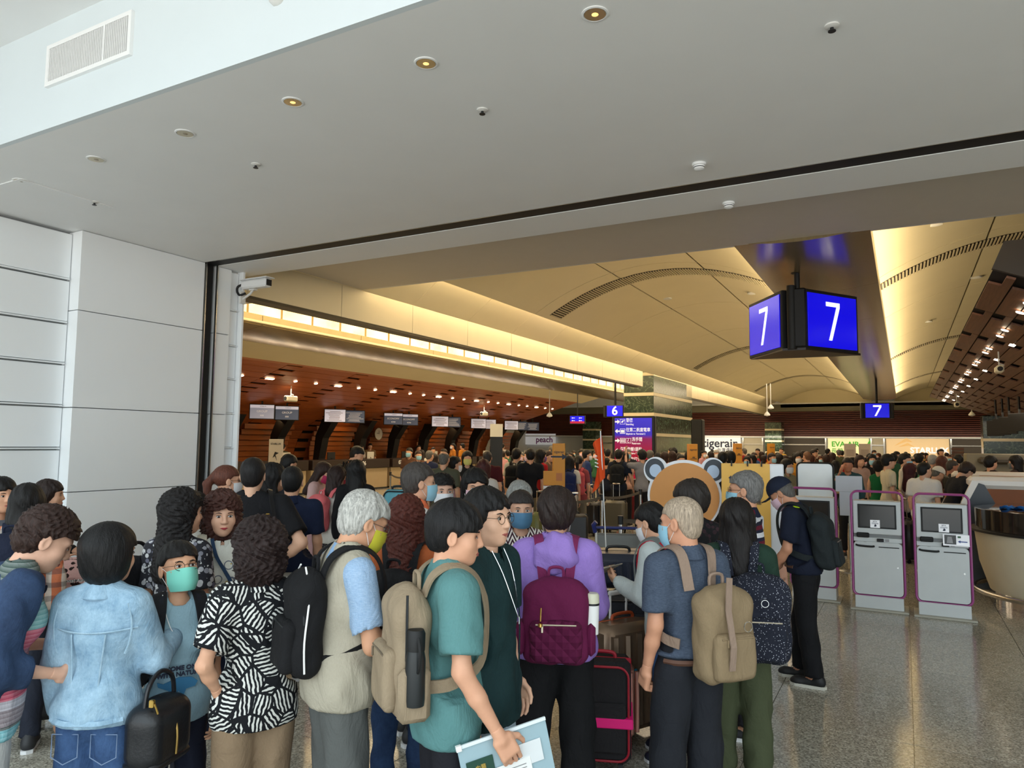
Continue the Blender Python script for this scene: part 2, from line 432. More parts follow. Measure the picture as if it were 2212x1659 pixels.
# ceiling fixtures
refl = plain('reflector', (200, 190, 165), .18, .9); lampy = plain('lamp_glow', (255, 205, 120), .4, emis=1.6, var=0)
def downlight(x, y, z, label, lit):
    t = thing('downlight', label, 'ceiling light', (x, y, z), 0, None if lit is None else None)
    t.scale = (.60, .60, .75)
    obj('trim_ring', G().lathe([(.118, .004), (.118, -.006), (.10, -.009), (.094, .006)], n=28), paint, t, True)
    gg = G(); n = 24; pr = [(.093, -.004), (.088, .0), (.07, .02), (.045, .035)]
    gg.lathe([(.094, -.0075), (.060, -.0045), (.0, -.0040)], n=28); obj('reflector', gg, refl, t)
    obj('bulb', G().lathe([(.030, -.0078), (.02, -.012), (.0, -.013)], n=16), lampy if lit else plain('unlit_bulb', (150, 140, 120), .3), t, True)
nm = ['nearest the camera', 'second from the right', 'third from the right', 'fourth from the right', 'fifth from the right', 'last one, by the left wall']
for i in range(6):
    downlight(-1.35-1.07*i, 3.37, ZC, 'round recessed spotlight in the grey soffit, '+nm[i]+(', lit' if i < 3 else ', unlit'), i < 3)
def sprinkler(x, y, z, label, parent=None, s=.68):
    t = thing('sprinkler', label, 'sprinkler', (x, y, z))
    obj('plate', G().lathe([(.055*s, 0), (.055*s, -.01*s), (.03*s, -.02*s), (0, -.02*s)], n=20), paint2, t, True)
    obj('head', G().cyl((0, 0, -.02*s), (0, 0, -.045*s), .014*s, n=10).cyl((0, 0, -.045*s), (0, 0, -.05*s), .03*s, n=12), darkm, t)
for (x, y, l) in ((-2.43, 4.04, 'below the third spotlight'), (-4.56, 4.03, 'between the unlit spotlights'), (-6.67, 4.0, 'beside the left wall'), (-.27, 4.05, 'at the right end of the soffit')):
    sprinkler(x, y, ZC, 'small white sprinkler head in the grey soffit, '+l)
def smoke(x, y, z, label, s=1.0):
    t = thing('smoke_detector', label, 'smoke detector', (x, y, z))
    obj('base', G().lathe([(.055*s, 0), (.055*s, -.018*s), (.05*s, -.02*s)], n=24), paint, t, True)
    obj('sensor_head', G().lathe([(.044*s, -.02*s), (.04*s, -.045*s), (.025*s, -.055*s), (0, -.056*s)], n=24), paint, t, True)
    obj('grille', G().lathe([(.0425*s, -.030*s), (.0425*s, -.036*s)], n=24), darkm, t)
smoke(-1.37, 5.64, ZC, 'white smoke detector on the soffit in front of the black track')
smoke(-1.36, 6.70, ZC, 'white smoke detector on the soffit behind the black track')
t = thing('ceiling_camera_mount', 'small round white fixture at the top edge of the bulkhead', 'fixture', tuple(on(600, 0, 1, 2.86)))
obj('dome', G().lathe([(.05, .03), (.05, -.01), (.03, -.03), (0, -.035)], n=20), paint2, t, True)
# CCTV camera
c0 = on(545, 637, 1, 6.8); c0 = np.array([-7.45, 6.62, 3.90])
t = thing('security_camera', 'white security camera with black cable mounted on the white pillar edge', 'camera', tuple(c0))
obj('housing', G().box((.05, 0, .02), (.46, .12, .11), .02).box((.06, 0, .085), (.50, .15, .012), .004), paint, t)
obj('lens_window', G().box((.285, 0, .02), (.01, .09, .08), .004), black, t)
obj('bracket', G().box((-.19, 0, -.14), (.02, .09, .16), .004).tube([(-.19, 0, -.16), (-.05, 0, -.10), (0, 0, -.05)], .016).box((0, 0, -.05), (.1, .06, .02), .004), paint2, t)
obj('cable', G().tube(spline([(-.17, -.03, .03), (-.23, -.05, .0), (-.24, -.05, -.06), (-.2, -.04, -.11), (-.12, -.02, -.09)]), .016, 8), black, t, True)
# ---- hall shell
cream = plain('cream_ceiling', (226, 214, 178), .5, var=.05, scale=1.2)
creamg = plain('cream_metal_fascia', (226, 214, 180), .33, .15, var=.05, scale=2)
beamm = NT('polished_bronze_soffit'); beamm.col(beamm.mix(beamm.noise(beamm.co((14, 1.5, 1)), 3, 3), srgb((150, 132, 98)), srgb((172, 154, 118)))); beamm.b.inputs['Roughness'].default_value = .22; beamm.b.inputs['Metallic'].default_value = .55; beamm = beamm.m
obj('ceiling', G().box((-6.5, 29, 6.3), (41, 46, .15)), paint2, kind='structure')
hg = G().box((-4, 9.4, 5.3), (24, .2, 1.7)); obj('wall_back', hg, paint2, kind='structure')
_mark = set(bpy.data.objects)
def vault(x0, x1, z0, z1, rise, sign):
    va = thing('ceiling', None, None); va['kind'] = 'structure'
    N = 18; P = []
    for i in range(N+1):
        t_ = i/N; P.append(np.array([x0+(x1-x0)*t_, z0+(z1-z0)*t_+rise*4*t_*(1-t_)]))
    ny = 9; ys = np.linspace(8.5, 45, ny+1)
    for c in range(3):
        pts = P[c*6:c*6+7]
        for j in range(ny):
            gg = G(); vv = []; ff = []; y0, y1 = ys[j]+.012, ys[j+1]-.012
            for k, p in enumerate(pts):
                x = p[0]+(.01 if k == 0 else -.01 if k == 6 else 0)
                vv += [(x, y0, p[1]), (x, y1, p[1]), (x, y1, p[1]+.03), (x, y0, p[1]+.03)]
            for k in range(6):
                for q in range(4): ff.append((k*4+q, k*4+(q+1) % 4, k*4+4+(q+1) % 4, k*4+4+q))
            gg.add(vv, ff); obj('ceiling_panel', gg, cream, va, True)
    dark = plain('joint_dark', (120, 100, 60), .8)
    vv = []; ff = []
    for k, p in enumerate(P): vv += [(p[0], 8.4, p[1]+.06), (p[0], 45, p[1]+.06)]
    for k in range(N): ff.append((k*2, k*2+1, k*2+3, k*2+2))
    obj('backing', G().add(vv, ff), dark, va)
    # end arch wall
    obj('end_arch', G().prism([(x0, z0-.3)]+[tuple(p+np.array([0, .02])) for p in P]+[(x1, z1-.3)], 44.9, 45.0), cream, va)
    return P
def vz(P, x):
    for a, b in zip(P, P[1:]):
        if a[0] <= x <= b[0]: return a[1]+(b[1]-a[1])*(x-a[0])/(b[0]-a[0]), math.atan2(b[1]-a[1], b[0]-a[0])
    return P[-1][1], 0
PA = vault(-6.3, -1.5, 4.40, 4.45, .72, 1); PB = vault(-.38, 4.4, 4.45, 4.40, .72, 1)
def grille(P, xa, xb, y, label):
    t_ = thing('air_grille', label, 'air grille', (xa, y, 4.4)); gs = G(); gf = G(); n = int((xb-xa)/.05)
    for i in range(n):
        x = xa+(xb-xa)*(i+.5)/n; z, a = vz(P, x)
        M = [[math.cos(a), 0, -math.sin(a)], [0, 1, 0], [math.sin(a), 0, math.cos(a)]]
        gs.box((x-xa, 0, z-4.4-.014), (.022, .50, .018), M=M); gf.box((x-xa, 0, z-4.4-.002), ((xb-xa)/n*1.1, .52, .006), M=M)
    obj('slats', gs, plain('cream_slat', (196, 184, 150), .5), t_, kind='stuff'); obj('plenum', gf, plain('plenum_dark', (46, 40, 34), .9), t_)
for i, y in enumerate((13.3, 24.6, 36.0)):
    w_ = ('nearest', 'middle', 'farthest')[i]
    grille(PA, -6.2, -1.6, y, 'curved slotted air grille across the left ceiling vault, '+w_); grille(PB, -.3, 4.3, y, 'curved slotted air grille across the right ceiling vault, '+w_)
for (P, x, y) in ((PA, -3.0, 11.2), (PA, -2.6, 15), (PA, -2.4, 19), (PA, -2.3, 23), (PB, .45, 11), (PB, 1.3, 16), (PB, .6, 20), (PB, .9, 9.4), (PA, -4.5, 15.5), (PA, -3.4, 27)):
    z, a = vz(P, x)
    t = thing('ceiling_speaker', 'small round white fitting in the %s cream vault, %s' % ('right' if P is PB else 'left', {11.2: 'nearest the beam edge', 15: 'before the second grille', 19: 'halfway down the vault', 23: 'just before the middle grille', 11: 'second from the opening', 16: 'near the wooden canopy', 20: 'halfway to the far wall', 9.4: 'closest to the opening', 15.5: 'left of the vault centre line', 27: 'farthest one'}[y]), 'ceiling fitting', (x, y, z), 0, 'round fittings in the cream vaults')
    obj('disc', G().lathe([(.1, .01), (.1, -.012), (.07, -.018), (0, -.018)], n=18), paint2, t, True)
for (P, x, y) in ((PB, 1.15, 10.0), (PA, -3.2, 11.6)):
    z, a = vz(P, x); smoke(x, y, z+.02, 'white smoke detector in the '+('right' if P is PB else 'left')+' cream vault', 1.1)
# beam between vaults (bronze, slightly bulged) ending before far wall
def beam(x0, x1, y0, y1, z, name='ceiling', drop=.07):
    N = 10; pr = []
    for i in range(N+1):
        t_ = i/N; pr.append((x0+(x1-x0)*t_, z-drop*4*t_*(1-t_)))
    bm = thing(name, None, None); bm['kind'] = 'structure'
    L = np.arange(y0, y1, 2.9)
    for a in L:
        b = min(a+2.9, y1)
        obj('beam_panel', G().prism(pr+[(x1, z+.2), (x0, z+.2)], a+.006, b-.006), beamm, bm, True)
beam(-1.64, -.24, 8.2, 38.6, 4.15)
beam(-12.9, -10.85, 7.0, 37.5, 4.10, drop=.10)
# fascia left (long cream metal panels), with end and gap at the marble column
fa = thing('wall_fascia', None, None); fa['kind'] = 'structure'
y = 6.12
k = 0
while y < 44.5:
    y2 = min(y+1.70, 44.9)
    if not (20.9 < y+.8 < 27.3): obj('fascia_panel', G().box((-7.03, (y+y2)/2, 3.88), (.06, y2-y-.008, .46), .003), creamg, fa)
    if True:
        obj('cove_panel', G().prism([(-7.0, 4.11), (-6.38, 4.575), (-6.40, 4.60), (-7.02, 4.15)], y+.004, y2-.004), creamg, fa)
    y = y2
obj('trim_7', G().box((-7.12, 13.7, 3.64), (.22, 15.2, .05)).box((-7.12, 36, 3.64), (.22, 17.6, .05)), plain('fascia_edge', (84, 76, 58), .5, .3), kind='structure')
obj('cove_lamp', G().box((-6.2, 26.5, 4.66), (.03, 36, .02)), plain('cove_lamp', (255, 214, 140), .5, emis=6, var=0), kind='structure')
# luminous bay: backlit panels with posts
glow = NT('backlit_panel'); f = glow.noise(glow.co((1, .6, 1)), 2.5, 3)
glow.col(srgb((250, 230, 180))); glow.b.inputs['Emission Strength'].default_value = 1.35
glow.l(glow.ramp(f, [(.3, srgb((248, 205, 130))), (.65, srgb((255, 240, 200)))]), glow.b.inputs['Emission Color']); glow = glow.m
lb = thing('luminous_wall', 'long glowing warm light box behind the cream fascia on the left', 'light panel', (-10.9, 7, 4.1))
y = 0.0
while y < 31:
    obj('light_panel', G().box((-.03, y+.43, .36), (.02, .83, .60)), glow, lb)
    obj('post', G().box((-.01, y+.86, .36), (.03, .03, .58)), plain('tan_post', (178, 150, 96), .6), lb)
    y += .86
obj('ledge', G().box((.06, 15.5, .045), (.14, 31, .05), .01), creamg, lb)
obj('ceiling', G().box((-8.9, 22.5, 4.82), (4.0, 31, .04)), glow, kind='structure')
_hall = [o for o in bpy.data.objects if o not in _mark]
obj('ceiling', G().prism([(-14.45, 4.40), (-15.62, 4.10), (-15.62, 4.14), (-14.45, 4.44)], 6.7, 37), cream, kind='structure')
# ---- marble columns
def marble():
    n = NT('green_marble'); co = n.co()
    a = n.noise(co, 2.2, 8, .6, 1.6); b = n.math('ABSOLUTE', n.math('SUBTRACT', a, .5))
    o = n.ramp(b, [(0, srgb((150, 165, 140))), (.008, srgb((60, 78, 62))), (.05, srgb((38, 54, 44))), (.25, srgb((30, 42, 36)))])
    n.col(n.mix(n.math('MULTIPLY', n.noise(co, 9, 4), .4), o, srgb((62, 78, 62)))); n.b.inputs['Roughness'].default_value = .18; return n.m
mar = marble(); band = plain('cream_stone_band', (214, 200, 168), .35)
_mark = set(bpy.data.objects)
def column(x0, x1, y0, y1, ztop, label, hb=.54, bb=.11, zst=.13):
    t_ = thing('marble_column', label, 'column', ((x0+x1)/2, (y0+y1)/2, 0)); wx, wy = x1-x0, y1-y0; z = 0; i = 0
    while z < ztop:
        h_ = min(hb if z > 0 else zst, ztop-z); obj('marble_block', G().box((0, 0, z+h_/2), (wx, wy, h_-.006), .004), mar, t_); z += h_
        if z < ztop-.05: obj('stone_band', G().box((0, 0, z+bb/2), (wx+.012, wy+.012, bb-.006), .003), band, t_)
        z += bb
column(-9.04, -7.91, 25.43, 30.85, 4.93, 'big green marble column with cream stone bands beside the hanging direction board', .61, .124, .70)
_mark = set(bpy.data.objects)
column(-7.0, -6.1, 43.6, 44.6, 3.2, 'slim far green marble column with cream bands in front of the slatted wall')
column(-18.3, -17.4, 43.6, 44.6, 3.3, 'slim far green marble column at the left end of the slatted wall')
# ---- far wall
slat = wood('red_brown_slat', (70, 26, 16), (120, 52, 32), .4, 'X')
obj('wall_far', G().box((-6.5, 45.2, 2.7), (41, .3, 5.4)), paint2, kind='structure')
obj('wall_far', G().box((-6.5, 45.0, 3.13), (40, .06, 1.5)), plain('dark_recess', (44, 18, 12), .8), kind='structure')
ws = thing('slatted_cladding', 'long dark red-brown horizontal slat cladding above the far shop counters', 'cladding', (-6.5, 44.9, 2.4))
sg = G()
for i in range(14): sg.box((0, 0, .05+i*.105), (33.5, .06, .062), .004)
obj('slats', sg, slat, ws, kind='stuff')
obj('trim_8', G().box((-6.5, 44.85, 2.38), (40, .16, .07), .01).box((-6.5, 44.8, 4.32), (40, .4, .06)), paint, kind='structure')
obj('wall_far', G().box((-6.5, 44.95, 4.08), (40, .1, .42)), plain('grey_green_soffit', (120, 116, 96), .5), kind='structure')
def signwall(u0, u1, v0, v1, Y, m, name, label, cat='sign'):
    a = on(u0, v1, 1, Y); b = on(u1, v0, 1, Y)
    t_ = thing(name, label, cat, ((a[0]+b[0])/2, Y, a[2])); W, Hh = b[0]-a[0], b[2]-a[2]
    obj('panel', G().box((0, 0, Hh/2), (W, .08, Hh), .01), m, t_); return t_, W, Hh
wlit = plain('lit_white_panel', (238, 240, 245), .5, emis=.22, var=0)
navyp = plain('navy_lettering', (22, 32, 58), .5); orgp = plain('orange_print', (226, 140, 30), .5)
t, W, Hh = signwall(1515, 1600, 941, 985, 44.84, wlit, 'airline_sign', 'white lit wall sign with navy lettering behind the far queue, beside the green column')
text('tigerair', .72, navyp, t, (-.05, -.06, Hh*.62), bold=.012); text('台灣虎航', .26, navyp, t, (.3, -.06, Hh*.3))
t, W, Hh = signwall(1789, 1877, 947, 985, 44.84, plain('lit_cream_panel', (250, 240, 190), .5, emis=.25, var=0), 'airline_sign', 'cream lit wall sign with green lettering and green arrow emblem')
gr = plain('green_lettering', (60, 170, 40), .5, emis=.2)
text('EVA AIR', .40, gr, t, (-.15, -.06, Hh*.66), bold=.01); text('長榮航空', .32, gr, t, (-.25, -.06, Hh*.28))
obj('emblem', G().prism([(.62, .25), (1.35, .75), (1.15, .25)], -.06, -.05).prism([(.85, .5), (1.1, .95), (1.35, .9), (1.3, .7)], -.06, -.05), gr, t)
t, W, Hh = signwall(1915, 2050, 948, 985, 44.84, plain('lit_tan_panel', (236, 206, 158), .5, emis=.18, var=0), 'airline_sign', 'tan lit wall sign with pale lettering and winged emblem on the right')
text('STARLUX', .42, plain('pale_letter', (225, 225, 235), .5, emis=.6), t, (.55, -.06, Hh*.33), bold=.012)
obj('emblem', G().prism([(-1.1, .55), (-.5, 1.0), (-.2, .75), (-.5, .8)], -.06, -.05).prism([(-.9, .5), (-.45, .72), (-.1, .5), (-.4, .58)], -.06, -.05), plain('gold_emblem', (222, 180, 110), .4, emis=.3), t)
t, W, Hh = signwall(1120, 1200, 937, 960, 44.84, wlit, 'airline_sign', 'white lit sign with purple lettering at the far left counters')
text('peach', .55, plain('purple_lettering', (150, 40, 140), .5), t, (.6, -.06, Hh*.45), bold=.01); text('JAL', .4, navyp, t, (-1.6, -.06, Hh*.3))
sh = plain('shop_interior_grey', (168, 160, 140), .6); shd = plain('shop_dark', (58, 50, 40), .6)
for i, (u0, u1, m) in enumerate(((1078, 1118, sh), (1202, 1258, sh), (1290, 1330, sh), (1604, 1650, sh), (1692, 1786, shd), (1880, 1912, sh), (2052, 2160, shd))):
    a = on(u0, 960, 1, 44.8); b = on(u1, 960, 1, 44.8)
    if i in (0, 1): continue
    t = thing('shop_bay', 'plain '+('grey' if m is sh else 'dark')+' shop bay in the far wall, number %s from the left' % ['', '', 'one', 'two', 'three', 'four', 'five'][i], 'shop front', ((a[0]+b[0])/2, 44.8, 0))
    w_ = b[0]-a[0]; obj('back_panel', G().box((0, 0, 1.17), (w_-.1, .1, 2.3), .01), m, t)
    obj('door_frame', G().box((-w_/2+.05, -.08, 1.17), (.07, .07, 2.3)).box((w_/2-.05, -.08, 1.17), (.07, .07, 2.3)).box((0, -.08, 1.95), (w_, .05, .06)), steel, t)
_hall += [o for o in bpy.data.objects if o not in _mark]
KM = Matrix.Translation((0, 0, H)) @ Matrix.Diagonal((KH, KH, KH, 1)) @ Matrix.Translation((0, 0, -H))
bpy.context.view_layer.update()
for o in _hall:
    if o.parent is None and not (o.type == 'LIGHT'): o.matrix_world = KM @ o.matrix_world
# tall dark pillar behind the marble column
t = thing('dark_pylon', 'tall dark metal pylon right of the marble column', 'pylon', tuple(at(1508, 960, 27)[:2])+(0,))
obj('case', G().box((0, 0, 1.45), (.42, .42, 2.75), .03), darkm, t); obj('plinth', G().box((0, 0, .05), (.5, .5, .1), .01), steel, t)
# ---- wooden canopies
cw_dark = wood('canopy_teak', (150, 76, 34), (196, 112, 58), .42, 'Y'); cw_r = wood('canopy_walnut', (104, 64, 44), (142, 94, 64), .45, 'Y')
def canopy(prof, y0, y1, bay, m, name, slots, nplank, hole=.35):
    """bent plank panels: profile in XZ, planks run along Y in bays"""
    root = thing(name, None, None); root['kind'] = 'structure'
    P = spline([np.array([a, b]) for a, b in prof], 6)
    L = np.r_[0, np.cumsum([np.linalg.norm(b-a) for a, b in zip(P, P[1:])])]
    def pt(s_):
        s_ = min(max(s_, 0), L[-1]-1e-6); i = int(np.searchsorted(L, s_, 'right')-1); f_ = (s_-L[i])/(L[i+1]-L[i]); return P[i]*(1-f_)+P[i+1]*f_
    sg_ = np.sign(prof[1][0]-prof[0][0]); st = L[-1]/nplank
    y = y0; bays = []
    while y < y1-.5:
        yb = min(y+bay, y1); bays.append((y, yb))
        for k in range(nplank):
            a, b = pt(k*st+.010), pt((k+1)*st-.010); t_ = (b-a)/np.linalg.norm(b-a); n_ = np.array([t_[1], -t_[0]])*(-1 if sg_ < 0 else 1)*(-1)
            a2, b2 = a+n_*.03, b+n_*.03
            gap = .012; dy = slots
            gg = G().prism([tuple(a), tuple(b), tuple(b2), tuple(a2)], y+dy, yb-gap)
            obj('canopy_plank', gg, m, root)
            if dy > .05: # grooved slot pieces at the end of each bay
                q = a*(1-hole)+b*hole; gg = G().prism([tuple(q), tuple(b), tuple(b2), tuple(q+n_*.03)], y+gap, y+dy)
                obj('canopy_batten', gg, m, root)
        y = yb
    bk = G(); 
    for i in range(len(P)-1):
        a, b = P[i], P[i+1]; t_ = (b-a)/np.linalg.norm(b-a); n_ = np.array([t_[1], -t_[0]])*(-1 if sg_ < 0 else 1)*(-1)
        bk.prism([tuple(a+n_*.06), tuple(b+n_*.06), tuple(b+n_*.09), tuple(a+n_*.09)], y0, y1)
    obj('canopy_backing', bk, plain('canopy_dark', (22, 12, 8), .9), root)  # near-black sheet that shows through the grooves and slots
    return pt, L[-1], root
ptl, Ll, cl = canopy([(-15.6, 4.10), (-17, 3.66), (-18.5, 3.22), (-20, 2.78), (-21, 2.15), (-21.4, 1.1), (-21.5, 0.02)], 9.3, 36.3, 3.0, cw_dark, 'ceiling', .62, 20)
obj('trim_9', G().box((-15.58, 22.8, 4.10), (.05, 27, .05)), plain('pink_edge', (190, 130, 100), .5), kind='structure')
ptr, Lr, cr = canopy([(1.06, 4.11), (2.1, 3.70), (3.2, 3.30), (4.6, 2.85), (6.2, 2.55), (8.2, 2.4)], 11.0, 37.0, 2.6, cw_r, 'ceiling', .55, 26, .60)
obj('wall_canopy', G().prism([(1.06, 4.16), (2.1, 3.72), (3.2, 3.32), (8.2, 2.45), (8.2, 4.5), (1.2, 4.5)], 10.9, 10.98), plain('canopy_end_grey', (58, 52, 46), .6), kind='structure')
bulb = plain('canopy_lamp_glow', (255, 238, 205), .4, emis=7, var=0)
def clamp_lamp(x, y, z, tilt, big, grp, label, dirn):
    t_ = thing('recessed_lamp', label, 'lamp', (x, y, z), 0, grp)
    if big: obj('lens', G().box((0, 0, -.002), (.10, .30, .012), .004), bulb, t_)
    else: obj('lens', G().lathe([(.06, .01), (.055, -.004), (.0, -.006)], n=14), bulb, t_, True)
    t_.rotation_euler = (0, tilt, 0)
for i in range(9):
    yb = 9.3+3*i
    for dy, big in ((.30, True), (1.35, False), (2.25, False)):
        s_ = 1.15; p = ptl(s_); q = ptl(s_+.1); tl = math.atan2(q[1]-p[1], -(q[0]-p[0]))
        clamp_lamp(p[0], yb+dy, p[1]-.025, -tl if False else math.atan2(p[1]-q[1], p[0]-q[0])*-1, big, 'lamps in the left wooden canopy'+(' (long)' if big else ' (round)'), '%s in bay %s of the left wooden canopy' % (('long bright strip lamp' if big else ('first small round lamp' if dy < 2 else 'second small round lamp')), 'one two three four five six seven eight nine ten'.split()[i]), 1)
for i in range(10):
    yb = 11+2.6*i
    for dy, big in ((.0, True), (1.0, False), (1.75, False)):
        s_ = .72 if big else .55; p = ptr(s_); q = ptr(s_+.1)
        clamp_lamp(p[0]+(.0 if not big else .12), yb+dy+.1, p[1]-.04, math.atan2(p[1]-q[1], q[0]-p[0]), big, 'lamps in the right wooden canopy'+(' (long)' if big else ' (round)'), '%s in bay %s of the right wooden canopy' % (('long bright strip lamp' if big else ('first small round lamp' if dy < 1.5 else 'second small round lamp')), 'one two three four five six seven eight nine ten'.split()[i]), 1)
def dome_cam(p, label, s=1.0, drop=.35):
    t_ = thing('hanging_camera', label, 'camera', tuple(p))
    obj('stem', G().cyl((0, 0, 0), (0, 0, drop), .012*s, n=8), paint2, t_); obj('arm', G().tube([(0, 0, .05*s), (.08*s, 0, .02*s), (.05*s, 0, -.02*s)], .012*s, 6), paint2, t_)
    obj('housing', G().box((0, 0, -.06*s), (.13*s, .34*s, .13*s), .025*s), plain('camera_white', (232, 226, 200), .4), t_)
    obj('lens', G().cyl((0, -.17*s, -.06*s), (0, -.18*s, -.06*s), .045*s, n=12), black, t_)
p = ptl(1.6); dome_cam((p[0], 16.9, p[1]-.32), 'white security camera hanging from the left wooden canopy, nearer one', 1.4)
dome_cam((p[0], 29.0, p[1]-.32), 'white security camera hanging from the left wooden canopy, farther one', 1.4)
p = ptr(.75); dome_cam((p[0], 17.6, p[1]-.30), 'white security camera hanging from the right wooden canopy, nearer one', 1.1)
dome_cam((p[0], 31.0, p[1]-.32), 'white security camera hanging from the right wooden canopy, farther one', 1.3)
# ------------------------------------------------------------------ blue gate signs
blue = plain('blue_screen', (10, 8, 222), .25, emis=.75, var=0); wglow = plain('white_figure_glow', (255, 255, 255), .4, emis=.9, var=0)
def seven(w_, h_, th):
    return [(-w_/2, h_/2), (w_/2, h_/2), (w_/2, h_/2-th*1.1), (-w_*.12+th*.0, -h_/2), (-w_*.12-th, -h_/2), (w_/2-th*1.05, h_/2-th), (-w_/2, h_/2-th)]
ax, ay = -1.19, 9.72
t = thing('gate_sign', 'large near black V-shaped hanging sign with two blue screens reading 7', 'sign', (ax, ay, 3.10))
obj('pole', G().cyl((.05, .05, .75), (.05, .05, 1.02), .035, n=14).cyl((.05, .05, .985), (.05, .05, 1.0), .07, n=18), black, t, True)
obj('hub', G().cyl((-.02, .0, 0.0), (-.02, .0, .82), .055, n=14).box((.05, .12, .40), (.22, .3, .76), .02), black, t, True)
for sx, (dx, dy), lab in ((1, (.59, .90), 0), (-1, (-.55, .84), 1)):
    L_ = 1.03; a = math.atan2(dy, dx); c = math.cos(a); s_ = math.sin(a)
    M = np.array([[c, -s_, 0], [s_, c, 0], [0, 0, 1]]) if sx > 0 else np.array([[-c, -s_*-1*-1, 0], [-s_, c*-1, 0], [0, 0, 1]])
    # local frame: x along panel (left to right seen from outside), -y outward
    xd = np.array([dx, dy])/math.hypot(dx, dy); 
    if sx < 0: xd = -xd
    out = np.array([xd[1], -xd[0]]); M = np.array([[xd[0], -out[0], 0], [xd[1], -out[1], 0], [0, 0, 1]])
    st = np.array([.14*sx, .02]); mid = st+np.array([dx, dy])/math.hypot(dx, dy)*L_/2
    o3 = np.array([mid[0], mid[1], .39])
    fr = G(); fr.box(o3+M@np.array([0, .05, 0]), (L_, .10, .78), .012, M=M)
    obj('case', fr, black, t)
    obj('screen', G().box(o3+M@np.array([0, -.004, 0]), (L_-.09, .012, .69), .003, M=M), blue, t)
    obj('numeral', G().prism(seven(.26, .50, .055), -.016, -.010, M=M, o=o3), wglow, t)
obj('underside', G().prism([(0, 0)], 0, 0) if False else G().add([(.14, .02, -.01), (.72, .93, -.01), (-.68, .86, -.01), (-.14, .02, -.01), (.14, .02, .02), (.72, .93, .02), (-.68, .86, .02), (-.14, .02, .02)], [(0, 1, 2, 3), (7, 6, 5, 4), (0, 4, 5, 1), (1, 5, 6, 2), (2, 6, 7, 3), (3, 7, 4, 0)]), plain('sign_bottom', (40, 30, 24), .4), t)
bpy.context.view_layer.update(); t.matrix_world = KM @ t.matrix_world
def gsign(u0, u1, v0, v1, t_, txt, label, poleu, zt):
    a = at(u0, v1, t_); b = at(u1, v0, t_); c = (a+b)/2; W = math.hypot(*(b-a)[:2]); Hh = b[2]-a[2]
    th = thing('gate_sign', label, 'sign', (c[0], c[1], a[2]), .15)
    obj('case', G().box((0, .1, Hh/2), (W, .2, Hh), .02).box((-W/2-.04, .12, Hh/2), (.1, .3, Hh), .02).box((W/2+.04, .12, Hh/2), (.1, .3, Hh), .02), black, th)
    obj('screen', G().box((0, -.006, Hh/2), (W*.86, .012, Hh*.88), .003), blue, th)
    obj('pole', G().cyl((0, .1, Hh), (0, .1, zt-a[2]), .04, n=10), black, th)
    if txt == '7': obj('numeral', G().prism(seven(W*.3, Hh*.68, W*.07), -.02, -.013, o=(0, 0, Hh/2)), wglow, th)
    else: text(txt, Hh*1.0, wglow, th, (0, -.018, Hh/2), bold=.006)
gsign(1868, 1922, 870, 904, 26.7, '7', 'small far hanging sign with blue screen reading 7', 1895, 4.6)
gsign(1308, 1348, 875, 901, 27.5, '6', 'hanging sign with blue screen reading 6 left of the marble column', 1332, 4.6)
# ------------------------------------------------------------------ direction board
a = at(1326, 1020, 20.5); b = at(1410, 899, 20.5); W = math.hypot(*(b-a)[:2])
c = (a+b)/2
th = thing('direction_board', 'tall dark framed board with blue and red direction panel in front of the marble column', 'sign', (c[0], c[1], 0), .08); top = b[2]
bm = NT('board_print'); z = bm.sep(bm.co())[2]
bo = bm.ramp(z, [(0, srgb((150, 16, 60))), (top/3-.20, srgb((150, 16, 60)))]) if False else None
n = bm; zz = n.math('DIVIDE', z, top)
bo = n.ramp(zz, [(.60, srgb((150, 14, 50))), (.76, srgb((130, 22, 90))), (.80, srgb((50, 40, 190))), (1.0, srgb((60, 50, 215)))])
n.col(bo); n.l(bo, n.b.inputs['Emission Color']); n.b.inputs['Emission Strength'].default_value = .45; n.b.inputs['Roughness'].default_value = .2; bm = n.m
obj('frame', G().box((0, .1, top/2), (W+.14, .2, top), .02), darkm, th); obj('plinth', G().box((0, .1, .04), (W+.3, .5, .08), .01), darkm, th)
g = G().box((0, -.006, top*.60), (W-.02, .012, top*.76), .003)
obj('panel', g, bm, th)
wh = plain('white_print', (240, 240, 245), .5, emis=.5, var=0)
rowsz = [top-.16, top-.43, top-.70, top-.98, top-1.26]
txts = [('登機', 'Boarding'), ('往第二航廈電車', 'Skytrain to Terminal 2'), ('洗手間', 'Restroom'), ('海關申報/退稅', 'Customs declare / Tax refund'), ('行李寄存打包', 'Baggage')]
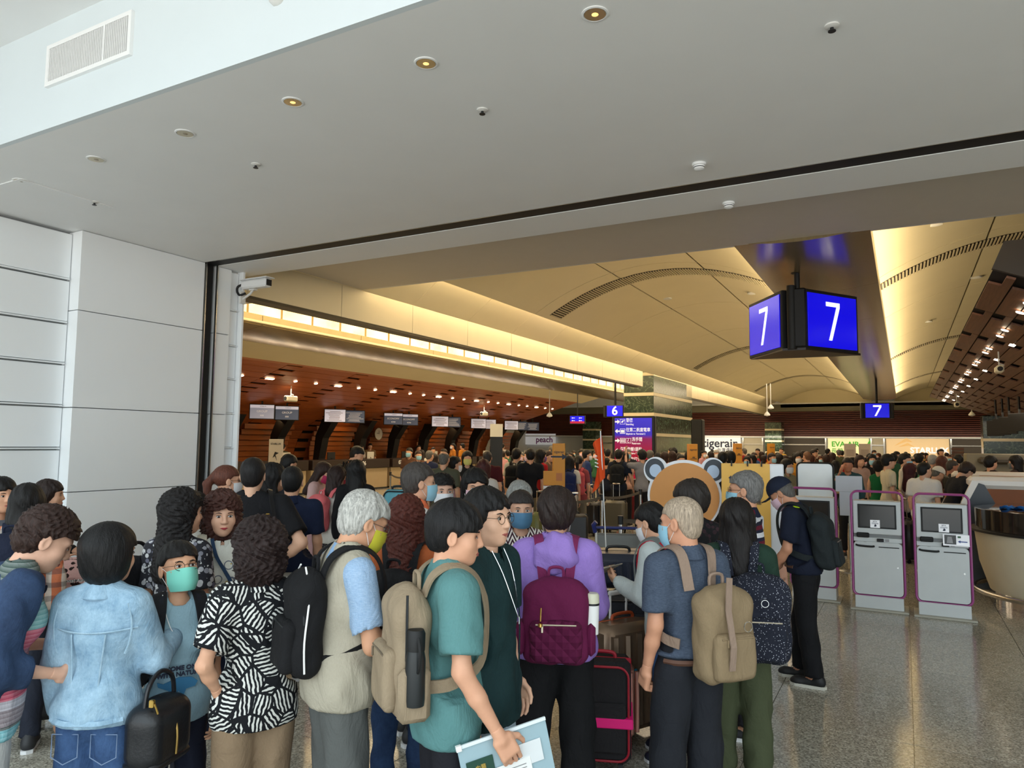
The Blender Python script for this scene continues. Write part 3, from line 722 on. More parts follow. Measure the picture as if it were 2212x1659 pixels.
for i, (cj, en) in enumerate(txts):
    z = rowsz[i]; x0 = -W/2+.34+(.17 if i == 2 else 0)-(.17 if i > 2 else 0)
    text(cj, .125, wh, th, (x0, -.014, z+.035), align='LEFT', bold=.001, sx=.80); text(en, .072, wh, th, (x0, -.014, z-.075), align='LEFT', bold=.001, sx=.85)
    ar = [(-.07, 0), (0, .065), (0, .02), (.07, .02), (.07, -.02), (0, -.02), (0, -.065)]
    if i in (0, 2): ar = [(-x, zz_) for x, zz_ in ar][::-1]
    obj('arrow', G().prism([(x-W/2+.09, q+z) for x, q in ar], -.016, -.012), wh, th)
    if i < 3:
        for k in range(2 if i == 2 else 1):
            xx = -W/2+.24+.17*k
            g = G()
            for (cx, cz, w1, h1) in ((0, .068, .15, .008), (0, -.068, .15, .008), (-.071, 0, .008, .144), (.071, 0, .008, .144)): g.box((xx+cx, -.014, z+cz), (w1, .005, h1))
            if i == 0: g.prism([(xx-.05, z-.01), (xx+.05, z+.05), (xx+.05, z+.025), (xx-.03, z-.03)], -.017, -.012).prism([(xx-.02, z+.04), (xx+.0, z+.03), (xx+.02, z-.03), (xx+.0, z-.03)], -.017, -.012)
            if i == 1: g.box((xx, -.014, z), (.10, .005, .07)).box((xx, -.014, z-.05), (.11, .005, .01))
            if i == 2 and k == 0:
                for q in (-.04, 0, .04): g.box((xx+q, -.014, z-.01), (.022, .005, .075)).cyl((xx+q, -.017, z+.045), (xx+q, -.012, z+.045), .011, n=8)
            if i == 2 and k == 1: g.tube([(xx+.03*math.cos(q), -.014, z-.02+.03*math.sin(q)) for q in np.linspace(1.6, 6, 8)], .005, 5).box((xx-.005, -.014, z+.02), (.01, .005, .06)).cyl((xx-.005, -.017, z+.055), (xx-.005, -.012, z+.055), .011, n=8)
            obj('pictogram', g, wh, th)
# far small flight display
th = thing('flight_display', 'small far hanging blue and red information display left of the 6 sign', 'sign', tuple(at(1247, 916, 30)), .2)
obj('case', G().box((0, .05, .17), (.66, .1, .36), .01).cyl((0, .05, .3), (0, .05, 1.3), .02, n=8), black, th); obj('screen', G().box((0, -.004, .22), (.6, .01, .22)), blue, th); obj('screen', G().box((0, -.004, .07), (.6, .01, .09)), plain('red_screen', (170, 20, 70), .4, emis=.5), th)
for i in range(4): obj('arrow', G().prism([(x*.5-.2+(i % 2)*.3, .25-(i//2)*.11+q*.5) for x, q in ((-.07, 0), (0, .065), (0, .02), (.2, .02), (.2, -.02), (0, -.02), (0, -.065))], -.014, -.010), wh, th)
# ------------------------------------------------------------------ left check-in: monitors, counters, fins
scrA = plain('grey_lit_screen', (150, 152, 168), .3, emis=.38, var=0); scrB = plain('slate_lit_screen', (66, 74, 92), .3, emis=.4, var=0); scrC = plain('white_lit_screen', (205, 202, 212), .3, emis=.5, var=0); txg = plain('pale_screen_text', (212, 206, 196), .5, emis=.35, var=0); txd = plain('tan_screen_text', (120, 96, 70), .5, emis=.1)
kinds = [('GROUP', scrA, '團體'), ('GROUP', scrB, '團體'), (None, scrC, ''), ('l', scrB, ''), ('ECONOMY', scrB, '經濟艙'), ('ECONOMY', scrB, '經濟艙'), (None, scrC, ''), ('l', scrB, ''), (None, scrC, ''), (None, scrC, ''), (None, scrC, ''), ('l', scrB, ''), ('l', scrB, '')]
mu = [566, 620, 724, 766, 850, 884, 951, 978, 1034, 1056, 1105, 1125, 1151]
ordn = ['first', 'second', 'third', 'fourth', 'fifth', 'sixth', 'seventh', 'eighth', 'ninth', 'tenth', 'eleventh', 'twelfth', 'thirteenth']
for i, u in enumerate(mu):
    p = on(u, 890, 0, -18.6); d = -1.0
    th = thing('check_in_monitor', 'flat check-in monitor hanging below the left wooden canopy, %s from the left' % ordn[i], 'monitor', (-18.6, p[1], 2.58), math.radians(48))
    obj('case', G().box((0, .03, .25), (.80, .06, .50), .008), black, th); obj('hanger', G().box((0, .05, .62), (.06, .04, .3)).box((0, .06, .35), (.3, .04, .2)), black, th)
    k, m, cj = kinds[i]
    obj('screen', G().box((0, -.004, .25), (.75, .01, .45)), m, th)
    if k in ('GROUP', 'ECONOMY'):
        obj('header_bar', G().box((0, -.010, .425), (.75, .004, .10)), scrC, th); text(k, .10, txg, th, (0, -.012, .26)); text(cj, .06, txg, th, (0, -.012, .12)); text('STARLUX', .045, txd, th, (.03, -.014, .425))
    else:
        g = G(); 
        for r in range(8): g.box((random.uniform(-.03, .03), -.010, .08+r*.045), (random.uniform(.35, .65), .003, .014))
        obj('text_lines', g, txd if k is None else txg, th, kind='stuff')
beige = plain('beige_counter', (170, 150, 116), .5); cdark = plain('dark_brown_counter', (44, 32, 26), .35)
nums = ['02', '03', '04', '05', '06', '07', '08', '09', '10', '11', '12']
for i in range(11):
    y = 13.6+i*2.3
    th = thing('check_in_counter', 'beige check-in counter with the number %s on its dark band' % 'two three four five six seven eight nine ten eleven twelve'.split()[i], 'counter', (-18.6, y, 0), PI/2)
    obj('body', G().box((0, .4, .42), (2.05, .75, .84), .01), beige, th); obj('band', G().box((0, .36, 1.02), (2.1, .84, .34), .01), cdark, th); obj('plinth', G().box((0, .4, .03), (2.07, .77, .06)), darkm, th)
    text(nums[i], .22, plain('white_numeral', (225, 220, 205), .5, emis=.15), th, (-.55, -.066, 1.03), bold=.004)
    obj('screen_back', G().box((.5, .5, 1.33), (.42, .04, .28), .01).box((.5, .5, 1.2), (.06, .04, .1)), black if i % 2 else plain('pale_notice', (210, 205, 190), .5), th)
    # curved dark fin behind
    th = thing('support_fin', 'curved black steel fin behind the %s check-in counter from the left pillar' % (ordn+['fourteenth'])[i], 'support', (-20.3, y+1.1, 0), 0, 'black fins along the left check-in wall')
    obj('fin', G().prism([(-.1, 0), (.12, 0), (.18, 1.2), (.35, 2.0), (.9, 2.75), (.3, 2.75), (-.02, 2.1), (-.12, 1.2)], -.18, .18), black, th)
# warm wall washers on the left wall
wallp = wood('honey_wall', (134, 70, 24), (176, 100, 40), .4, 'Y')
for i in range(7):
    y = 14.5+i*3.6
    th = thing('curved_wood_panel', '%s curved honey-coloured wood panel behind the check-in counters, counted from the pillar' % ordn[i], 'wall panel', (-20.9, y, 0), 0, 'curved wood panels of the left check-in wall')
    for k in range(12):
        z = .1+k*.2; x = .0+.55*max(0, (z-1.4))**2*.8
        obj('slat', G().box((x, 1.2, z+.09), (.04, 2.4, .185), .006), wallp, th)
    area((-19.9, y+1.2, 2.62), (0, math.radians(25), 0), .3, 1.0, 5, (1, .62, .28), 'wall_washer')
th = thing('wall_clock', 'round white wall clock on the left wooden wall', 'clock', tuple(on(816, 937, 0, -20.4)), 0)
obj('case', G().cyl((0, 0, 0), (.06, 0, 0), .27, n=28), steel, th); obj('face', G().cyl((.055, 0, 0), (.065, 0, 0), .25, n=28), plain('clock_face', (215, 212, 205), .5), th); obj('hands', G().box((.07, 0, .06), (.006, .02, .16)).box((.07, -.07, .02), (.006, .16, .02)), black, th)
# ------------------------------------------------------------------ queue barriers
belt_d = plain('grey_belt', (96, 90, 80), .6); belt_r = plain('red_belt', (170, 20, 34), .6)
def post(u, t_, label, s_=1.0):
    p = at(u, 960, t_); th = thing('barrier_post', label, 'barrier post', (p[0], p[1], 0))
    obj('base', G().lathe([(.17, 0), (.17, .012), (.06, .04), (.03, .045)], n=24), steel, th, True); obj('pole', G().cyl((0, 0, .04), (0, 0, .93), .028, n=14), chrome, th, True); obj('head', G().cyl((0, 0, .86), (0, 0, .97), .036, n=14), darkm, th, True)
    return p
def belt(p, q, label, m, z=.91):
    a = np.array([p[0], p[1], z]); b = np.array([q[0], q[1], z]); P = [a*(1-k/8)+b*k/8-np.array([0, 0, .10*(k/8)*(1-k/8)*2]) for k in range(9)]
    d = (b-a)[:2]/np.linalg.norm((b-a)[:2]); o = obj('barrier_belt', G().ribbon(P, [(-d[1], d[0], 0)]*9, .05, .004), m); tag(o, label, 'barrier belt')
pA = post(1347, 19.5, 'steel queue post at the end of the red belt, left of the orange cutout board'); pB = post(1383, 14.8, 'steel queue post just left of the orange cutout board'); pC = post(1300, 13.2, 'steel queue post behind the orange flag pole')
pD = post(1340, 9.3, 'nearest steel queue post, behind the luggage trolleys'); pE = post(1195, 12.2, 'steel queue post left of the yellow totem'); pF = post(1420, 20.3, 'steel queue post behind the orange cutout board, left ear'); pG = post(1455, 10.4, 'steel queue post hidden partly by the orange cutout board')
pH = post(1265, 19, 'steel queue post behind the girl with the pink backpack')
belt(pA, pH, 'grey queue belt between the two farthest posts', belt_d); belt(pA, pF, 'short red queue belt left of the orange cutout board', belt_r); belt(pC, pB, 'grey queue belt in the middle of the queue maze', belt_d); belt(pD, pG, 'near grey queue belt beside the orange cutout board', belt_d); belt(pC, pE, 'grey queue belt running left past the yellow totem', belt_d)
p1 = post(872, 20, 'steel queue post in front of counter 06'); p2 = post(845, 22, 'steel queue post left of counter 06 belts'); p3 = post(925, 17, 'steel queue post with red belt by the left counters'); p4 = post(1083, 15.5, 'steel queue post behind the woman in the black jacket')
belt(p1, p2, 'dark queue belt with mountain print before the counters', belt_d); belt(p1, p3, 'red queue belt in front of counter 07', belt_r); belt(p3, p4, 'long red queue belt in the left queue', belt_r)
# ------------------------------------------------------------------ yellow totems, boards
oran = plain('amber_totem', (214, 146, 44), .5); paper = plain('paper', (236, 236, 234), .6); pgrey = plain('printed_grey', (150, 150, 152), .6)
def totem(u0, u1, vt, t_, label, arrow=False, leaf=False):
    a = at(u0, vt, t_); b = at(u1, vt, t_); W = np.linalg.norm((b-a)[:2]); c = (a+b)/2; ht = c[2]
    th = thing('totem_sign', label, 'totem', (c[0], c[1], 0), math.atan2((b-a)[1], (b-a)[0]))
    obj('body', G().box((0, .12, ht/2), (W, .24, ht), .006), oran, th); obj('foot', G().box((0, .12, .015), (W+.12, .36, .03)), darkm, th)
    text('tigerair', W*.30, navyp, th, (0, -.004, ht-W*.7))
    if arrow: obj('arrow', G().prism([(-.14, .014), (.05, .014), (.05, .05), (.14, 0), (.05, -.05), (.05, -.014), (-.14, -.014)], -.004, -.002, o=(0, 0, ht-W*1.1)), navyp, th)
    if leaf:
        pt_ = thing('notice', 'notice sheets with yellow header taped to the near yellow totem', 'notice', (0, 0, 0)); pt_.parent = None
        pt_.location = th.location; pt_.rotation_euler = th.rotation_euler
        obj('sheet', G().box((-.10, -.012, 1.30), (.33, .006, .24)), oran, pt_); obj('sheet', G().box((-.10, -.012, 1.00), (.33, .006, .34)), paper, pt_)
        g = G()
        for r in range(9): g.box((-.12, -.017, .87+.03*r), (.2, .003, .008))
        obj('print_lines', g, pgrey, pt_, kind='stuff'); obj('photo_print', G().box((0.0, -.017, 1.32), (.1, .003, .13)), plain('food_print', (190, 120, 70), .6), pt_)
    else: text('櫃檯\nCOUNTER', W*.16, navyp, th, (0, -.004, ht-W*1.7))
totem(1195, 1221, 958, 12.2, 'near yellow totem sign with black arrow and notice sheets, right of the left queue', True, True)
totem(1489, 1507, 959, 17, 'yellow totem sign above the left part of the orange cutout board', False)
totem(1589, 1603, 958, 18, 'yellow totem sign behind the man in the striped polo shirt', False)
totem(1662, 1674, 958, 24, 'small far yellow totem sign in front of the slim green column', False)
def sheet_stand(u, v, t_, w_, h_, m, label, extra=None):
    p = at(u, v, t_); th = thing('notice_stand', label, 'notice stand', (p[0], p[1], 0), math.radians(15)); z = p[2]
    obj('pole', G().cyl((0, .03, 0), (0, .03, z-h_/2), .02, n=10), steel, th); obj('base', G().lathe([(.18, 0), (.18, .012), (.03, .02)], n=20), steel, th)
    obj('board', G().box((0, 0, z), (w_, .02, h_), .004), m, th); return th, z
th, z = sheet_stand(596, 976, 12, .26, .42, plain('pale_tan_board', (216, 200, 176), .5), 'pale tan roll-up board with airplane crest left of the bending man'); text('STARLUX', .045, darkm, th, (0, -.014, z+.13)); obj('crest', G().prism([(-.05, -.08), (-.01, .02), (.06, .0), (.0, -.03), (.03, -.12), (-.01, -.05)], -.014, -.011, o=(0, 0, z-.02)), darkm, th)
th, z = sheet_stand(1072, 985, 17, .30, .9, darkm, 'dark grey totem in the left queue with pale header'); obj('header', G().box((0, -.008, z+.6), (.3, .02, .3)), plain('pale_header', (220, 214, 196), .5), th)
for u, l in ((1836, 'left one'), (1868, 'right one')):
    th, z = sheet_stand(u, 975, 22, .33, .46, plain('pale_tan_board', (216, 200, 176), .5), 'pale tan notice board above the far crowd under the green lettering, '+l)
    g = G()
    for r in range(5): g.box((0, -.014, z-.12+.04*r), (.22, .003, .012))
    obj('print_lines', g, txd, th, kind='stuff')
# plain round-eared cutout board (mascot artwork left out)
p = at(1478, 1060, 6.9); th = thing('cutout_board', 'big flat orange cutout board with two round dark ears and a white rim', 'standee', (p[0], p[1], 0), math.radians(14))
zc = 1.39; cr_ = lambda cx, cz, rx, rz, n=40: [(cx+rx*math.cos(2*PI*k/n), cz+rz*math.sin(2*PI*k/n)) for k in range(n)]
wb = plain('white_board', (232, 234, 238), .5); od = plain('orange_print_panel', (208, 142, 72), .5); sl = plain('slate_print', (52, 58, 66), .5); pb = plain('pale_blue_print', (182, 200, 222), .5)
obj('back_panel', G().prism(cr_(0, zc, .345, .345, 48), 0, .02).prism(cr_(-.265, zc+.245, .115, .125), .001, .021).prism(cr_(.265, zc+.245, .115, .125), .001, .021).prism(rrect(.5, 1.1, .05, 3, 0, .58), .002, .022), wb, th)
obj('round_panel', G().prism(cr_(0, zc-.005, .322, .322, 48), -.008, -.001), od, th)
for sx in (-1, 1):
    obj('ear', G().prism(cr_(sx*.275, zc+.252, .092, .102), -.005, -.001), sl, th); obj('inner_ear', G().prism(cr_(sx*.268, zc+.238, .056, .062), -.0075, -.004), pb, th)
obj('round_panel', G().prism(rrect(.44, .7, .05, 3, 0, .62), -.008, -.001), od, th)
obj('prop', G().prism([(-.15, 0), (.15, 0), (.1, 1.1), (-.1, 1.1)], .02, .03).box((0, .2, .01), (.4, .4, .02)), wb, th)
# yellow poster board
p = at(1615, 1010, 6.6); a = at(1556, 1001, 6.6); b = at(1656, 1004, 6.6); W = np.linalg.norm((b-a)[:2])
th = thing('poster_board', 'yellow poster board with dark lettering clipped on a white stand behind the striped polo man', 'poster', (p[0], p[1], 0), math.radians(12)); z = a[2]
obj('stand', G().box((.05, .05, z/2), (W+.1, .05, z), .01), wb, th); obj('poster', G().box((-.02, .015, z-.42), (W, .012, .84), .002), plain('yellow_poster', (232, 178, 78), .5), th)
text('tigerair', .10, navyp, th, (-.02, .005, z-.14), bold=.003); text('線上報到\n自助行李託運', .045, navyp, th, (-.02, .005, z-.33))
obj('label_box', G().prism(rrect(.30, .13, .02, 3, -.02, z-.53), 0, .008), wb, th); text('數位櫃檯服務', .04, navyp, th, (-.02, -.004, z-.53))
for q in (-.14, 0, .12): obj('clip', G().box((q, .005, z), (.012, .03, .05)), black, th)
# ------------------------------------------------------------------ kiosks
mag = plain('magenta_frame', (150, 62, 124), .4, coat=.3); kg = plain('kiosk_grey', (198, 202, 202), .45); kg2 = plain('kiosk_mid_grey', (128, 130, 130), .45); scr = plain('dark_screen', (34, 33, 32), .18); kn = plain('sticker_white', (235, 236, 240), .5, emis=.15)
def kiosk(x, y, rz, label, extra=False):
    th = thing('self_service_kiosk', label, 'kiosk', (x, y, 0), rz)
    pr = rrect(.535, 1.20, .07, 6, 0, .755); P = [(a_, 0, b_) for a_, b_ in pr]
    obj('frame', G().tube(P, .013, 8, closed=True).tube([(a_, .05, b_) for a_, b_ in pr], .013, 8, closed=True), mag, th, True)
    obj('base_plate', G().box((0, .12, .012), (.60, .42, .024), .006), plain('stone_plate', (170, 166, 152), .5), th)
    obj('plinth', G().box((0, .12, .09), (.50, .30, .14), .005), kg, th)
    obj('lower_door', G().prism(rrect(.50, .60, .045, 5, 0, .475), -.004, .22), kg, th)
    obj('upper_case', G().box((0, .10, 1.055), (.50, .20, .385), .008), kg, th)
    obj('card_panel', G().box((0, .11, .80), (.50, .20, .05), .003), kg, th); obj('reader_recess', G().box((0, .13, .855), (.50, .19, .065), .003), kg2, th)
    obj('screen_bezel', G().box((0, -.003, 1.07), (.40, .012, .275), .003), black, th); obj('screen', G().box((0, -.010, 1.07), (.365, .006, .24)), scr, th)
    nt = obj('screen_sticker', G().box((-.02 if not extra else .02, -.0145, .985), (.10, .003, .09)), kn, th); xx = -.02 if not extra else .02
    text('SITA', .022, navyp, th, (xx, -.018, 1.012)); g = G()
    for r in range(2): g.box((xx, -.018, .995-.008*r), (.07, .002, .003))
    g.prism([(xx-.012, .955), (xx+.012, .955), (xx+.016, .972), (xx, .985), (xx-.006, .968)], -.019, -.016)
    obj('print_lines', g, plain('navy_lettering', (22, 32, 58), .5), th)
    obj('passport_reader', G().box((-.15, .0, .852), (.13, .06, .055), .008).box((-.15, -.035, .845), (.10, .02, .02), .004), black, th)
    obj('card_slot', G().box((.03, -.0, .80), (.07, .035, .036), .003), black, th); obj('slot_icons', G().box((.10, .008, .80), (.04, .004, .03)).box((-.13, -.006, .77), (.03, .002, .004)), pgrey, th)
    obj('boarding_pass_slot', G().tube(spline([(-.225, -.012, .735), (-.19, -.026, .728), (-.07, -.026, .724), (-.035, -.012, .728)]), .0115, 8), black, th, True)
    obj('receipt_slot', G().box((.115, -.006, .722), (.21, .006, .010)), black, th); obj('lock', G().cyl((.20, -.004, .50), (.20, -.009, .50), .010, n=12), steel, th)
    if extra:
        pl = thing('instruction_plate', 'small white instruction plate with blue arrow on the right kiosk', 'notice', (0, 0, 0)); pl.location = (x, y, 0); pl.rotation_euler = (0, 0, rz)
        obj('plate', G().box((.13, -.05, .865), (.25, .006, .12)).box((.13, -.065, .808), (.25, .03, .01)), kn, pl)
        obj('photo', G().box((.075, -.055, .868), (.11, .003, .10)), scr, pl); obj('slot_photo', G().prism([(.04, .83), (.10, .83), (.09, .90), (.05, .90)], -.059, -.056), pgrey, pl)
        obj('arrow', G().prism([(.145, .85), (.17, .865), (.17, .855), (.235, .855), (.235, .845), (.17, .845), (.17, .835)], -.056, -.053), plain('navy_arrow', (30, 60, 130), .5), pl)
        obj('icons', G().box((.16, -.055, .90), (.03, .003, .02)), plain('green_icon', (60, 100, 70), .5), pl)
    return th
kiosk(-.30, 9.5, 0, 'grey self-service kiosk with magenta frame, middle one'); kiosk(.345, 9.45, 0, 'grey self-service kiosk with magenta frame and instruction plate, right one', True); kiosk(-1.02, 9.75, .0, 'grey self-service kiosk with magenta frame partly hidden by the man in the cap')
p = at(1760, 1000, 11.4); th = thing('kiosk_back', 'rear of another kiosk with bright silver panel behind the left kiosk', 'kiosk', (p[0], p[1], 0), .15); zt = p[2]
obj('frame', G().tube([(a_, 0, b_) for a_, b_ in rrect(.53, zt-.1, .07, 6, 0, (zt-.1)/2+.1)], .014, 8, closed=True), darkm, th, True); obj('back_panel', G().prism(rrect(.50, zt-.13, .06, 5, 0, (zt-.1)/2+.1), 0, .2), plain('silver_panel', (214, 220, 222), .3, .2), th); obj('base_plate', G().box((0, .1, .05), (.55, .35, .1), .006), kg, th)
p = at(1833, 1028, 11.0); th = thing('leaflet_stand', 'clear plastic sheet holder on a stand between the kiosks', 'notice stand', (p[0], p[1], 0), .1); zt = p[2]
obj('holder', G().box((0, 0, zt-.12), (.37, .015, .24), .004).box((.0, .01, zt-.42), (.27, .02, .36), .004), plain('clear_holder', (196, 202, 214), .25, alpha=.85), th); obj('pole', G().cyl((0, .03, 0), (0, .03, zt-.3), .018, n=10), steel, th); obj('foot', G().lathe([(.17, 0), (.17, .01), (.02, .02)], n=20), steel, th)
# ------------------------------------------------------------------ round service counter at right
c0 = np.array([1.78, 10.75]); th = thing('service_counter', 'round-fronted service counter with cream body and dark glass band at the right edge', 'counter', (c0[0], c0[1], 0)); R_ = 1.02
obj('body', G().lathe([(R_-.12, .17), (R_-.02, .5), (R_+.02, .86), (R_+.02, .88)], n=56), plain('cream_linen_panel', (206, 196, 172), .5, bump=.2, bs=120), th, True)
obj('band', G().lathe([(R_+.01, .88), (R_+.01, 1.14), (R_-.1, 1.16)], n=56), plain('dark_glass_band', (36, 30, 26), .12, coat=.5), th, True)
obj('shelf', G().lathe([(R_+.08, .875), (R_+.08, .90), (R_, .90)], n=56), black, th, True)
obj('foot_rail', G().tube([(1.06*math.cos(a_), 1.06*math.sin(a_), .17) for a_ in np.linspace(0, 2*PI, 57)[:-1]], .03, 10, closed=True), steel, th, True)
obj('plinth', G().lathe([(R_-.16, 0), (R_-.16, .17)], n=56), chrome, th, True)
th = thing('folded_cloth', 'crumpled bright blue cloth on top of the round counter', 'cloth', (.98, 10.28, 1.16)); vv = [(x*.04, y*.03, .02+.018*math.sin(x*1.7+y)+.012*math.cos(y*2.3)) for x in range(7) for y in range(6)]; ff = [(x*6+y, x*6+y+1, x*6+y+7, x*6+y+6) for x in range(6) for y in range(5)]
obj('fabric', G().add(vv, ff).add([(a_, b_, 0) for a_, b_, _ in vv], [q[::-1] for q in ff]), plain('blue_cloth', (30, 110, 190), .7), th, True)
# white bag-drop units behind
wu = plain('white_unit', (228, 222, 214), .35)
def bagdrop(x, y, rz, label, s_=1.0):
    th = thing('bag_drop_unit', label, 'bag drop machine', (x, y, 0), rz)
    obj('side_wing', G().prism([(-.05, 0), (.45, 0), (.5, 1.0), (.32, 1.38), (.2, 1.42), (-.08, .9)], -.05, .03), plain('dark_slate_side', (40, 46, 54), .4), th)
    obj('side_rim', G().prism([(-.10, .80), (-.04, .80), (.26, 1.42), (.18, 1.44)], -.07, .05), wu, th)
    obj('top_arch', G().box((1.3, .35, 1.40), (2.3, .5, .16), .05), wu, th); obj('screen', G().box((.18, .25, 1.16), (.03, .35, .3), M=[[.8, 0, .6], [0, 1, 0], [-.6, 0, .8]]), scr, th)
    obj('belt_bed', G().box((1.3, .9, .42), (1.6, 1.6, .12), .02), darkm, th); obj('back_wall', G().box((1.4, 1.7, .95), (2.0, .06, 1.0)), plain('copper_panel', (170, 104, 60), .4), th)
    obj('worktop', G().box((.85, .1, 1.02), (.7, .35, .04), .01).box((.8, .1, .5), (.55, .3, 1.0), .01), wu, th)
bagdrop(.62, 11.7, 0, 'white and dark bag-drop machine right of the right kiosk, nearer one'); bagdrop(.55, 14.0, 0, 'white and dark bag-drop machine behind the nearer one')
p = at(2150, 1034, 11.6); th = thing('label_holder', 'small upright printed label holder on the bag-drop machine', 'notice', (p[0], p[1]-.05, 1.04)); obj('board', G().box((0, 0, .19), (.09, .012, .38), .003), plain('brown_print', (176, 140, 116), .5), th); g = G(); [g.box((0, -.008, .05+.04*r), (.06, .003, .02)) for r in range(8)]; obj('print_lines', g, paper, th)
p = at(2100, 985, 22); th = thing('baggage_scanner', 'grey-green machine with long shade at the far right behind the crowd', 'machine', (p[0]+1.6, p[1], 0)); obj('body', G().box((0, 0, .85), (3.6, 1, 1.7), .03), plain('olive_grey_case', (128, 122, 104), .5), th); obj('hood', G().box((0, -.6, 1.5), (3.0, .3, .2), .06), plain('dark_hood', (70, 62, 50), .5), th)
p = at(2068, 955, 24); th = thing('box_stack', 'tall stack of brown slats right of the tan lit sign', 'stack', (p[0], p[1], 0));
for k in range(17): obj('tray', G().box((random.uniform(-.01, .01), 0, .06+k*.11), (.34, .3, .085), .01), plain('brown_tray', (92, 60, 44), .6), th)
# monitors below right canopy
for i, (u, v, tt) in enumerate(((2150, 925, 24), (2164, 922, 23), (2178, 919, 22), (2200, 912, 21))):
    p = at(u, v, tt); th = thing('check_in_monitor', 'dark monitor seen edge-on below the right wooden canopy, %s from the left' % ordn[i], 'monitor', tuple(p), math.radians(-62)); obj('case', G().box((0, 0, 0), (.8, .06, .52), .01).box((0, .04, .75), (.05, .04, 1.1)), black, th); obj('screen', G().box((0, .034, 0), (.74, .006, .46)), scrB, th)
th = thing('dark_column', 'dark green wall unit with white band at the far right', 'column', tuple(at(2190, 960, 30)[:2])+(0,)); obj('body', G().box((.4, 0, 1.6), (3.0, 1, 3.2), .02), mar, th); obj('band', G().box((.4, -.02, 2.2), (3.02, 1, .12)), band, th)
# hanging fittings near far wall
for u, v, l in ((1665, 875, 'left of the slim green column'), (1657, 890, 'lower one left of the slim green column'), (2099, 890, 'in front of the slats at the right'), (1187, 892, 'left of the small information display')):
    p = at(u, v, 33); th = thing('hanging_sensor', 'white sensor dome on a thin stem, '+l, 'sensor', tuple(p)); obj('stem', G().cyl((0, 0, 0), (0, 0, 4.7-p[2]), .02, n=8), paint2, th); obj('dome', G().lathe([(.03, .02), (.13, -.1), (.13, -.16), (.0, -.2)], n=16), paint, th, True)
# ------------------------------------------------------------------ flag, trolleys, luggage
p = at(1287, 1000, 7.2); th = thing('tour_flag', 'orange guide flag with white lettering on a thin tall white pole', 'flag', (p[0]+.06, p[1], 0)); zt = at(1290, 935, 7.2)[2]
obj('pole', G().cyl((.09, 0, .0), (-.01, 0, zt+.02), .006, n=8), paper, th)
def cloth_grid(fx, nu, nv):
    vv = [fx(i/nu, j/nv) for i in range(nu+1) for j in range(nv+1)]; ff = [(i*(nv+1)+j, (i+1)*(nv+1)+j, (i+1)*(nv+1)+j+1, i*(nv+1)+j+1) for i in range(nu) for j in range(nv)]
    k = len(vv); v2 = [(a_, b_+.004, c_) for a_, b_, c_ in vv]; return G().add(vv+v2, ff+[tuple(q+k for q in f_[::-1]) for f_ in ff])
fl = cloth_grid(lambda a_, b_: (-.0-.10*a_*(1-.5*b_)-.015*b_+.03*math.sin(b_*4)*a_+(.05*(1-a_))*b_, .03*math.sin(a_*7+b_*3), zt-.02-.47*b_*(.9+.15*a_)-.10*a_*(1-b_*.2)), 12, 12)
obj('flag_cloth', fl, cloth((232, 84, 34)), th, True)
for k in range(4): obj('lettering', G().box((-.04, -.016, zt-.23-.035*k), (.05, .003, .010), M=[[.95, 0, .3], [0, 1, 0], [-.3, 0, .95]]), paper, th)
navyplastic = plain('blue_handle_plastic', (36, 46, 110), .35)
def trolley(u, v, t_, label):
    p = at(u, v, t_); th = thing('luggage_trolley', label, 'luggage trolley', (p[0], p[1], 0), math.radians(22)); z = 1.0
    obj('handle', G().tube([(-.30, 0, z), (.30, 0, z)], .016, 10).tube([(-.31, 0, z-.05), (-.33, -.02, z+.03), (-.30, -.03, z+.06)], .024, 10).tube([(.31, 0, z-.05), (.33, -.02, z+.03), (.30, -.03, z+.06)], .024, 10), navyplastic, th, True)
    obj('frame', G().tube([(-.30, 0, z-.04), (-.30, .02, .25), (-.26, .5, .16)], .016, 8).tube([(.30, 0, z-.04), (.30, .02, .25), (.26, .5, .16)], .016, 8).tube([(-.28, .01, .62), (.28, .01, .62)], .012, 6), steel, th, True)
    obj('basket', G().box((0, .10, z-.16), (.56, .20, .012)).box((0, .0, z-.14), (.58, .012, .13), .004).box((0, .2, z-.12), (.56, .012, .08)), plain('wire_grey', (140, 142, 140), .35, .6), th)
    obj('deck', G().box((0, .38, .16), (.56, .8, .02)), steel, th)
    for x_, y_ in ((-.27, .0), (.27, .0), (0, .75)): obj('wheel', G().cyl((x_-.02, y_, .07), (x_+.02, y_, .07), .07, n=16), black, th, True)
trolley(1350, 1170, 7.6, 'luggage trolley with dark blue handle bar behind the suitcases')
